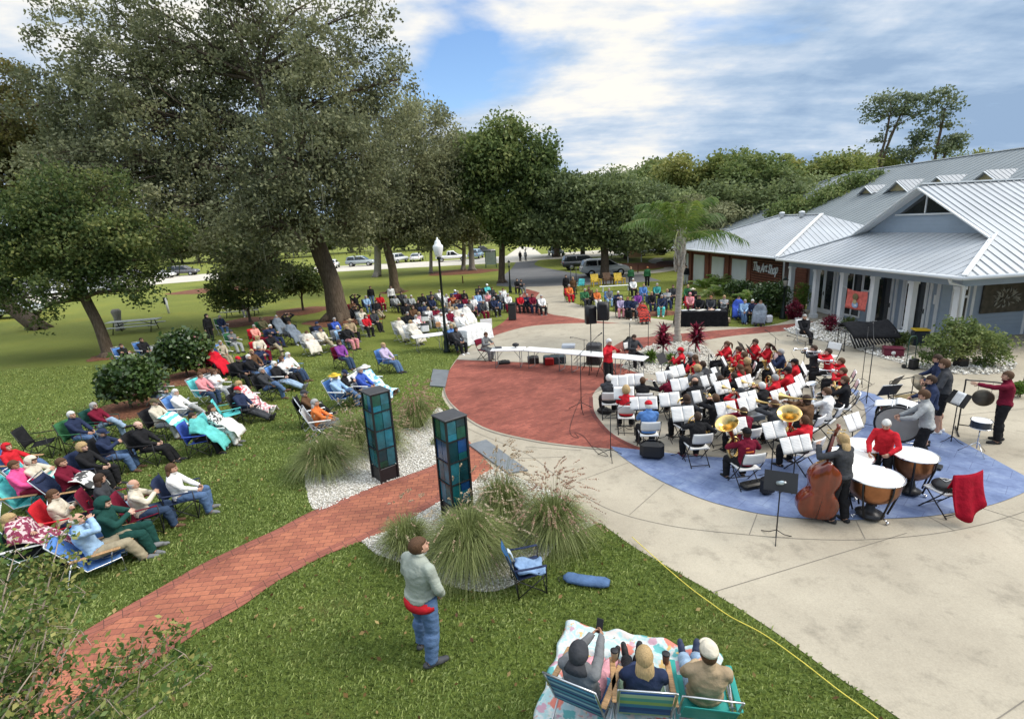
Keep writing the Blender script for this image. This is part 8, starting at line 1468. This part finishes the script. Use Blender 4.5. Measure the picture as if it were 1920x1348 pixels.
c = G(1314, 582, .75); draped(c, 2.4, .85, radians(-14), 'long table under a black cloth by the right lawn audience', cloth((.012, .012, .014), 'black_cloth'))
for i, (dx, dy, sx, sy, col) in enumerate(((-.8, 0, .3, .22, (.7, .7, .68)), (-.4, .05, .28, .2, (.75, .74, .70)), (0, -.05, .5, .25, (.62, .60, .55)), (.5, .05, .3, .2, (.7, .5, .4)), (.8, -.08, .24, .2, (.72, .72, .72)))):
    q = Matrix.Rotation(radians(-14), 3, 'Z') @ Vector((dx, dy, 0)); mb = MB(); mb.box(-sx / 2, sx / 2, -sy / 2, sy / 2, 0, .03, .005); mb.box(-sx / 3, sx / 2.4, -sy / 2.4, sy / 3, .0302, .045, .004); tag(mb.build('printed_programmes', mat('stack', col, .9), None, (c.x + q.x, c.y + q.y, .752), (0, 0, .2 * i)), ['leftmost', 'second', 'middle', 'fourth', 'rightmost'][i] + ' pile of pale papers on the black draped table', 'papers', 'paper piles on the black table')
box_thing('cooler', 1349, 603, .42, .30, .30, (.50, .02, .03), 'red cooler with white lid beside the black draped table', 'cooler', a=-15, lid=(.75, .75, .75)); box_thing('tote_bag', 1364, 606, .30, .2, .30, (.38, .28, .18), 'tan tote bag right of the red cooler', 'bag', a=20, handle=True); box_thing('shopping_bag', 1440, 606, .42, .25, .42, (.66, .68, .74), 'white and blue shopping bag at the tip of the right lawn', 'bag', a=10, handle=True)
box_thing('trash_can', 961, 600, .46, .46, .95, (.025, .03, .03), 'dark grey trash can at the edge of the brick band', 'trash can', lid=(.02, .022, .022)); box_thing('sign_board', 912, 614, .62, .03, .46, (.68, .70, .70), 'white blank board standing on the grass right of the draped table', 'sign', z=.25, a=10, m=PAPER)
# band clutter
box_thing('instrument_case', 1222, 858, .55, .28, .42, (.012, .012, .013), 'black hard case standing behind the denim jacket chair', 'case', z=.02, a=-15, handle=True); box_thing('instrument_case', 1134, 775, .42, .22, .16, (.012, .012, .013), 'small black case under the leftmost band chair', 'case', z=.02, a=-30, handle=True); box_thing('backpack', 1438, 925, .30, .20, .38, (.012, .012, .014), 'black backpack behind the tuba player chair', 'bag', z=.022, a=20, handle=True); box_thing('instrument_case', 1415, 912, .62, .22, .12, (.015, .014, .013), 'flat black case on the floor under the tuba player chair', 'case', z=.022, a=15, handle=True)
box_thing('backpack', 1312, 752, .34, .22, .44, (.22, .22, .23), 'grey laptop bag standing among the horn players', 'bag', z=.55, a=30); box_thing('storage_crate', 1413, 785, .42, .32, .10, (.16, .19, .23), 'open grey blue tray with papers on a seat in the low brass', 'tray', z=.50, a=12, lid=(.4, .42, .45)); box_thing('pedal_box', 1758, 878, .22, .14, .06, (.02, .02, .02), 'small black box on the blue paving right of the kettledrums', 'box', z=.022, a=40)
p = G(1464, 905, 1.1); b = MB(); b.M = Matrix.Rotation(radians(60), 4, 'X'); b.tube([(0, 0, -.1), (0, 0, .06), (0, 0, .09), (0, 0, .13)], [.033, .033, .015, .014], 12); o = tag(b.build('water_bottle', plastic((.5, .6, .66), .15), None, (p.x, p.y, 1.10)), 'clear water bottle lying on the music stand left of the bass', 'bottle'); b = MB(); b.M = Matrix.Rotation(radians(60), 4, 'X'); b.tube([(0, 0, .13), (0, 0, .15)], .017, 10); b.build('lid', WHITEP, o)
# tuba shirt lettering block
t_ = [r for r in ROWS if 'logo' in r['o']][0]['obj']; lm = MB(); sh_ = POSES['tuba']['sh']; 
for k, (z, hh) in enumerate(((-.10, .045), (-.165, .035))): lm.sheet(lambda u, v: (-.085 + .17 * u, sh_.y - .122 - .012 * sin(pi * u) + (.012 if k == 0 else .0), sh_.z + z + hh * v), 6, 2, .004)
link('shirt_lettering', lm.mesh('shirt_lettering'), t_[0], cl('orange'))
# chair with a red coat and black bag at the lower right
p = G(1764, 958); place('fold', (p.x, p.y, 0), radians(12), 'white folding chair under the red coat at the lower right of the blue paving', 'chair'); ct = MB(); ct.sheet(lambda u, v: (-.34 + .66 * u + .04 * sin(v * 6), -.31 - .05 * sin(u * 3.1) + (-.16 if v > .52 else .05) * abs(v - .52) * 2 + .06 * sin(u * 13) * abs(v - .5), .93 - abs(v - .52) * ((1.45 + .28 * sin(u * 5)) if v > .52 else .55)), 16, 16, .02); o = ct.build('coat', cloth((.30, .006, .02), 'red_coat'), None, (p.x, p.y, 0.02), (0, 0, radians(12))); o.scale = (.95, 1.05, .98); tag(o, 'crimson coat hung over the chair back at the lower right', 'coat')
bb = MB(); bb.ell((0, .0, .53), (.22, .20, .09), 16); o = bb.build('bag', plastic((.015, .015, .017), .5), None, (p.x, p.y, 0), (0, 0, radians(12))); tag(o, 'black bag with white triangle trim on the chair seat', 'bag'); bb = MB(); bb.tube([(-.07, -.05, .625), (.09, -.02, .622), (-.02, .10, .618), (-.07, -.05, .625)], .006, 5); bb.build('trim', WHITEP, o)
# ---- near the shop front
p = G(1620, 655); r = empty('marimba', (p.x, p.y, 0), radians(-12), 'black covered marimba folded on its wheeled frame before the porch', 'marimba'); mb = MB(); mb.sheet(lambda u, v: (-.80 + 1.6 * u + .2 * (1 - v), -.45 + .95 * v, .55 + .50 * v ** .7 + .06 * sin(u * 7) * sin(v * 3) + .12 * u * v - .25 * max(0, v - .85) * 6), 16, 10, .06); part(mb, 'cover', cl('black'), r)
for k in range(14): mb = MB(); x = -.68 + k * .10; mb.tube([(x, -.30 + .01 * k, .66), (x + .16, -.52, .62 - (.46 - .02 * k))], .034, 8); part(mb, 'resonator', DARKM, r)
for sx in (-1, 1): mb = MB(); mb.tube([(sx * .85, -.35, .06), (sx * .85, -.35, .8), (sx * .85, .3, .8), (sx * .85, .3, .06), (sx * .85, -.35, .06)], .018, 6); part(mb, 'end_frame', DARKM, r)
for sx in (-1, 1):
    for sy in (-1, 1): mb = MB(); mb.lathe([(.05, -.012), (.05, .012)], 12, (sx * .85, -.03 + sy * .33, .05), (1, 0, 0)); part(mb, 'wheel', RUBBER, r)
p = G(1583, 642); r = empty('equipment_cart', (p.x, p.y, 0), 0, 'small bare tube cart left of the black marimba', 'cart'); mb = MB(); [mb.tube([(x, y, .02), (x, y, .62)], .012, 6) for x in (-.28, .28) for y in (-.2, .2)]; mb.tube([(-.28, -.2, .6), (.28, -.2, .6), (.28, .2, .6), (-.28, .2, .6), (-.28, -.2, .6)], .012, 6); part(mb, 'frame', mat('grey_steel', (.25, .25, .26), .5, .5), r)
for k in range(4): mb = MB(); mb.lathe([(.03, -.01), (.03, .01)], 10, ((-.28, .28)[k % 2], (-.2, .2)[k // 2], .03), (1, 0, 0)); part(mb, 'wheel', RUBBER, r)
o = box_thing('storage_tub', 1673, 668, .62, .40, .30, (.13, .015, .035), 'maroon plastic tub with a round white crest by the rocks', 'tub', a=-25, lid=(.12, .012, .03)); l = MB(); l.lathe([(.07, 0), (.07, .004)], 20, (-.02, -.205, .17), (0, -1, 0)); l.build('crest', WHITEP, o)
box_thing('cooler', 1686, 640, .75, .40, .40, (.50, .58, .62), 'large pale blue white cooler against the porch', 'cooler', a=-20, lid=(.70, .74, .76)); o = box_thing('storage_bin', 1722, 648, .50, .42, .62, (.012, .02, .03), 'tall black bin with a yellow lid beside the pale cooler', 'bin', a=-15, lid=(.62, .42, .02))
p = G(1706, 690); r = empty('hand_truck', (p.x, p.y, 0), radians(20), 'upright hand truck with a lettered crate in the rocks', 'hand truck'); mb = MB(); mb.tube([(-.2, 0, .05), (-.2, .02, 1.0), (-.12, .03, 1.1), (.12, .03, 1.1), (.2, .02, 1.0), (.2, 0, .05)], .014, 6); mb.tube([(-.2, .01, .5), (.2, .01, .5)], .012, 6); part(mb, 'frame', mat('green_steel', (.03, .08, .06), .5, .3), r); mb = MB(); mb.box(-.2, .2, -.25, 0, .02, .04); part(mb, 'toe_plate', DARKM, r); mb = MB(); mb.box(-.15, .15, -.18, -.02, .045, .34, .01); part(mb, 'crate', BLACK, r)
mb = MB(); [mb.lathe([(.075, -.02), (.075, .02)], 14, (s_ * .22, .06, .077), (1, 0, 0)) for s_ in (-1, 1)]; part(mb, 'wheels', RUBBER, r)
# music case behind the pale shrub
box_thing('landscape_light', 1800, 688, .35, .3, .34, (.02, .02, .02), 'black low fixture under the pale green shrub', 'fixture', a=10)
# ---- lamps, posts, signs, picnic tables
M_GLOBE = mat('lamp_globe', (.78, .79, .78), .35, var=.04); GREENM = mat('green_black_paint', (.012, .02, .018), .4, .3)
def street_lamp(base, h, lab, globe=True, s=1.0):
    r = empty('street_lamp', base, 0, lab, 'street lamp'); mb = MB(); mb.lathe([(.16 * s, 0), (.16 * s, .10), (.11 * s, .18), (.12 * s, .5), (.075 * s, .62), (.055 * s, h * .5), (.045 * s, h - .12), (.09 * s, h - .1), (.09 * s, h)], 16); part(mb, 'post', GREENM, r)
    if globe: mb = MB(); mb.lathe([(.11 * s, h), (.15 * s, h + .06 * s), (.20 * s, h + .26 * s), (.225 * s, h + .40 * s), (.21 * s, h + .48 * s), (.15 * s, h + .52 * s), (.13 * s, h + .60 * s), (.10 * s, h + .68 * s), (.04 * s, h + .72 * s), (.03 * s, h + .80 * s), (.01 * s, h + .82 * s)], 20); part(mb, 'globe', M_GLOBE, r)
    else:
        mb = MB(); mb.lathe([(.06, h), (.12, h + .28), (.13, h + .3)], 6); part(mb, 'lantern', mat('lantern_glass', (.45, .45, .40), .2), r); mb = MB(); mb.lathe([(.17, h + .3), (.02, h + .44), (.01, h + .5)], 6); part(mb, 'roof', GREENM, r)
street_lamp(G(838, 661), 4.25, 'tall street lamp with a white acorn globe on the lawn edge'); street_lamp(G(957, 549), 2.2, 'short black lantern post left of the asphalt drive', False); street_lamp(G(1467, 598), 1.7, 'black lantern post between the audience and the dark hedge', False)
for px, py, h, lab in ((868, 531, .7, 'short dark marker post on the lawn below the twin trunk oaks'), (1196, 512, .8, 'short wooden marker post near the notice kiosk')): mb = MB(); mb.box(-.05, .05, -.05, .05, 0, h, .01); o = tag(mb.build('marker_post', M_SLAT, None, G(px, py)), lab, 'post'); l = MB(); l.box(-.06, .06, -.06, .06, h + .002, h + .03, .008); l.build('cap', DARKM, o)
mb = MB(); mb.tube([(0, 0, 0), (-.03, 0, 1.25)], .085, 10); o = tag(mb.build('utility_post', mat('weathered_white', (.55, .56, .55), .8), None, G(317, 588)), 'pale leaning utility post with a dark box on the far left lawn', 'post'); l = MB(); l.box(-.2, -.06, -.09, .09, .75, 1.3, .01); l.build('meter_box', BLACK, o)
def picnic(px, py, a, lab, L_=2.4):
    r = empty('picnic_table', G(px, py), radians(a), lab, 'picnic table', 'picnic tables on the left lawn'); m = mat('weathered_plank', (.42, .43, .40), .85, var=.15, scale=3)
    mb = MB(); [mb.box(-L_ / 2, L_ / 2, -.37 + .15 * k, -.37 + .15 * k + .135, .72, .76) for k in range(5)]; part(mb, 'tabletop', m, r)
    for s_ in (-1, 1): mb = MB(); [mb.box(-L_ / 2, L_ / 2, s_ * .68 - .13 + .135 * k, s_ * .68 - .13 + .135 * k + .125, .42, .46) for k in range(2)]; part(mb, 'bench', m, r); mb = MB(); x = s_ * L_ * .36; mb.tube([(x, -.6, 0), (x, -.22, .7)], .03, 6); mb.tube([(x, .6, 0), (x, .22, .7)], .03, 6); mb.tube([(x, -.8, .4), (x, .8, .4)], .028, 6); mb.tube([(x, 0, .4), (x * .3, 0, .7)], .022, 6); part(mb, 'end_frame', GREENM, r)
picnic(256, 622, 12, 'long pale picnic table beside the leaning tree trunk', 3.0); picnic(456, 592, 10, 'picnic table with a sitter beside the small young tree', 2.6)
def board(px, py, w, h, z, lab, m, post, a=0): r = empty('notice_board', G(px, py), radians(a), lab, 'sign'); mb = MB(); mb.box(-w / 2, w / 2, -.03, .03, z, z + h, .01); part(mb, 'panel', m, r); [part(MB().box(s_ * w / 2 - .05 + s_ * .06, s_ * w / 2 + .05 + s_ * .06, -.05, .05, 0, z + h + .1), 'post', post, r) for s_ in (-1, 1)]
board(921, 502, 1.3, 1.7, .4, 'pale green notice board on green posts by the far road', mat('pale_board', (.42, .50, .46), .7), mat('green_post', (.05, .14, .10), .7)); board(1190, 492, 1.6, 1.9, .6, 'wooden notice kiosk with a tan panel right of the white parked car', mat('tan_board', (.55, .36, .20), .7), WHITEPAINT)
for px, py, c, lab in ((1118, 537, 'yellow', 'leftmost yellow wooden lounge chair behind the lawn island'), (1162, 535, 'yellow', 'right yellow wooden lounge chair behind the lawn island'), (1141, 534, 'brown', 'brown wooden lounge chair between the two yellow ones')):
    r = empty('lounge_chair', G(px, py), radians(190), lab, 'chair', 'wooden lounge chairs'); m = mat('paint_' + c, CO[c], .6); mb = MB(); [mb.box(-.3, .3, -.25 + .1 * k, -.25 + .1 * k + .08, .34 + .02 * k, .365 + .02 * k) for k in range(6)]; part(mb, 'seat', m, r); mb = MB(); [mb.beam((-.26 + .105 * k, -.28, .34), (-.30 + .12 * k, -.55, 1.0), .09, .02, up=(0, 1, 0)) for k in range(6)]; part(mb, 'backrest', m, r)
    for s_ in (-1, 1): mb = MB(); mb.box(s_ * .36 - .06, s_ * .36 + .06, -.45, .38, .56, .585); part(mb, 'armrest', m, r); [part(MB().box(s_ * .34 - .04, s_ * .34 + .04, y - .04, y + .04, 0, .555), 'leg', m, r) for y in (.3, -.3)]
p = G(1154, 546, 0); mb = MB(); mb.box(-1.25, 1.25, -.16, .16, .40, .45, .01); o = tag(mb.build('plank_bench', WHITEPAINT, None, p, (0, 0, radians(2))), 'long white plank bench behind the lawn island audience', 'bench'); [MB().box(s_ * 1.0 - .04, s_ * 1.0 + .04, -.13, .13, 0, .399).build('leg', WHITEPAINT, o) for s_ in (-1, 1)]
# the black open display stands by the drive
for px, py, lab in ((1071, 560, 'left dark canopy pole on the corner of the lawn island'), (1081, 552, 'right dark canopy pole on the corner of the lawn island')): mb = MB(); mb.tube([(0, 0, 0), (0, 0, 2.1)], .03, 8); o = tag(mb.build('sign_pole', DARKM, None, G(px, py)), lab, 'pole'); l = MB(); l.lathe([(.12, 0), (.10, .04)], 12); l.build('base', DARKM, o)
# ---- cars
def car(px, py, a, kind, col, lab, name='parked_car', group='cars parked along the far road', xy=None):
    b = G(px, py) if xy is None else Vector((xy[0], xy[1], 0)); r = empty(name, b, radians(a), lab, 'car', group); paint = mat('car_paint', col, .25, 0, var=.04, spec=.5, coat=.3)
    SP = dict(suv=([(-2.35, .42), (-2.40, .80), (-2.32, 1.05), (1.35, 1.05), (2.15, .95), (2.36, .72), (2.36, .42)], [(-2.28, 1.05), (-2.02, 1.62), (-1.6, 1.72), (.35, 1.70), (1.35, 1.05)]), sedan=([(-2.25, .38), (-2.30, .85), (-2.1, .95), (1.2, .92), (2.1, .80), (2.28, .6), (2.28, .36)], [(-1.95, .95), (-1.15, 1.38), (-.4, 1.46), (.35, 1.42), (1.25, .92)]), truck=([(-2.7, .5), (-2.72, .98), (-.9, 1.0), (1.3, 1.05), (2.4, .98), (2.6, .75), (2.6, .48)], [(-.9, 1.0), (-.75, 1.72), (.3, 1.76), (1.25, 1.05)]))[kind]
    def prof(pts, w0, w1, mb, inset=0.0):
        n = len(pts); zs = [z for _, z in pts]; z0, z1 = min(zs), max(zs); W = [w0 + (w1 - w0) * (z - z0) / max(.01, z1 - z0) for _, z in pts]; V = [(x, -w, z) for (x, z), w in zip(pts, W)] + [(x, w, z) for (x, z), w in zip(pts, W)]
        mb.add(V, [tuple(range(n)), tuple(range(2 * n - 1, n - 1, -1))] + [(i, (i + 1) % n, n + (i + 1) % n, n + i)[::-1] for i in range(n)])
    mb = MB(); low = SP[0]; prof(low, .90, .94, mb); me = mb.mesh('body', paint); bm = bmesh.new(); bm.from_mesh(me); bmesh.ops.recalc_face_normals(bm, faces=bm.faces); bmesh.ops.bevel(bm, geom=[e for e in bm.edges], offset=.06, segments=2, affect='EDGES'); [setattr(f, 'smooth', True) for f in bm.faces]; bm.to_mesh(me); bm.free(); link('body', me, r)
    mb = MB(); prof(SP[1], .88, .70, mb); me = mb.mesh('cabin', paint); bm = bmesh.new(); bm.from_mesh(me); bmesh.ops.recalc_face_normals(bm, faces=bm.faces); bmesh.ops.bevel(bm, geom=[e for e in bm.edges], offset=.05, segments=2, affect='EDGES'); [setattr(f, 'smooth', True) for f in bm.faces]; bm.to_mesh(me); bm.free(); link('cabin', me, r)
    c = SP[1]; zb = c[0][1]; zt = max(z for _, z in c); x0 = c[0][0]; x1 = c[-1][0]; xt0 = min(x for x, z in c if z > zt - .12); xt1 = max(x for x, z in c if z > zt - .12); hw = lambda z: .88 + (.70 - .88) * (z - zb) / (zt - zb) + .008
    for s_ in (-1, 1):
        xm = (xt0 + xt1) / 2; za, zc = zb + .06, zt - .12
        for (p0, p1, q0, q1) in ((x0 + .22, xm - .05, xt0 + .10, xm - .05), (xm + .05, x1 - .22, xm + .05, xt1 + .0)): g = MB(); V = [(p0, s_ * hw(za), za), (p1, s_ * hw(za), za), (q1, s_ * hw(zc), zc), (q0, s_ * hw(zc), zc)]; g.add(V, [(0, 1, 2, 3) if s_ < 0 else (3, 2, 1, 0)]); g.build('side_window', M_GLASS, r)
    dz = .10; g = MB(); nx = (zt - zb); fr = lambda t, o_: (x1 + (xt1 - x1) * t + o_, zb + (zt - zb) * t + o_ * .4); a0, a1 = fr(.10, .03), fr(.86, .03); g.add([(a0[0], -.74, a0[1]), (a0[0], .74, a0[1]), (a1[0], .62, a1[1]), (a1[0], -.62, a1[1])], [(0, 1, 2, 3)]); g.build('windscreen', M_GLASS, r); bk_ = lambda t, o_: (x0 + (xt0 - x0) * t - o_, zb + (zt - zb) * t + o_ * .4); a0, a1 = bk_(.15, .03), bk_(.85, .03); g = MB(); g.add([(a0[0], .72, a0[1]), (a0[0], -.72, a0[1]), (a1[0], -.6, a1[1]), (a1[0], .6, a1[1])], [(0, 1, 2, 3)]); g.build('rear_window', M_GLASS, r)
    L_ = 1.45 if kind != 'truck' else 1.75
    for sx in (-1, 1):
        for s_ in (-1, 1): g = MB(); g.lathe([(.36, -.11), (.36, .11)], 20, (sx * L_, s_ * .84, .36), (0, 1, 0)); w = g.build('wheel', RUBBER, r); g = MB(); g.lathe([(.22, 0), (.20, .012), (.05, .02)], 12, (sx * L_, s_ * .955, .36), (0, s_, 0)); g.build('rim', ALU, w)
    xe = max(x for x, z in low); xr = min(x for x, z in low)
    for s_ in (-1, 1): g = MB(); g.ell((xe - .10, s_ * .68, .78 if kind != 'sedan' else .68), (.10, .18, .07), 10); g.build('headlight', mat('headlamp', (.6, .62, .65), .15), r); g = MB(); g.ell((xr + .06, s_ * .74, .88 if kind != 'sedan' else .80), (.06, .13, .10), 10); g.build('taillight', mat('tail_lamp', (.35, .01, .01), .3), r)
    return r
WC = (.86, .86, .85)
car(1133, 517, 2, 'suv', WC, 'white car parked behind the broad dark tree trunk', group='cars near the drive'); car(1092, 505, 4, 'suv', (.05, .055, .06), 'dark grey car partly hidden behind the white parked car', group='cars near the drive')
car(1222, 479, -5, 'sedan', (.42, .48, .53), 'silver sedan parked beyond the notice kiosk', group='cars near the drive'); car(1195, 476, -5, 'suv', (.30, .38, .44), 'pale blue car behind the silver sedan', group='cars near the drive')
car(1042, 480, 95, 'truck', (.30, .38, .42), 'light blue pickup seen end on left of the dark grey car', group='cars near the drive'); car(1160, 470, 5, 'suv', (.6, .61, .62), 'white van like car half hidden right of the broad tree', group='cars near the drive')
car(677, 499, 3, 'suv', (.35, .40, .42), 'silver green car left of the shaggy trunk on the far road'); car(624, 503, 100, 'sedan', WC, 'white car end on just right of the great oak trunk'); car(746, 493, 70, 'suv', (.6, .62, .62), 'white car right of the shaggy trunk'); car(782, 490, 90, 'sedan', WC, 'white car end on behind the small slim tree')
car(848, 490, 4, 'truck', WC, 'white pickup behind the street lamp globe'); car(893, 485, 80, 'suv', (.25, .38, .50), 'blue car between the twin trunks and the board'); car(905, 478, 5, 'truck', (.03, .035, .04), 'black pickup farther back right of the twin trunks'); car(20, 596, -172, 'sedan', (.55, .60, .66), 'silver blue car at the left edge under the dark tree')
car(-40, 582, 8, 'suv', WC, 'white car cut by the left edge of the photo'); car(590, 500, 0, 'sedan', (.4, .05, .04), 'red car glimpsed behind the great oak') if False else None
for i, (px, py, c, lab) in enumerate(((120, 560, WC, 'white car glimpsed through the dark leaves left of the leaning trunk'), (190, 550, (.5, .52, .54), 'grey car glimpsed through the dark leaves above the leaning trunk'), (300, 522, WC, 'white car under the oak canopy farther left'), (345, 517, (.1, .1, .11), 'black car under the oak canopy at the left'))): car(px, py, 8, 'suv' if i % 2 else 'sedan', c, lab)
for o in COL.objects:                      # keep every label within sixteen words
    if o.get('label') and len(o['label'].split()) > 16: o['label'] = ' '.join(o['label'].replace('person in ', '', 1).replace(' the ', ' ').replace(' trousers', ' legs').split()[:16]).rstrip(',')
# old pieces that only served as patterns
done_protos()
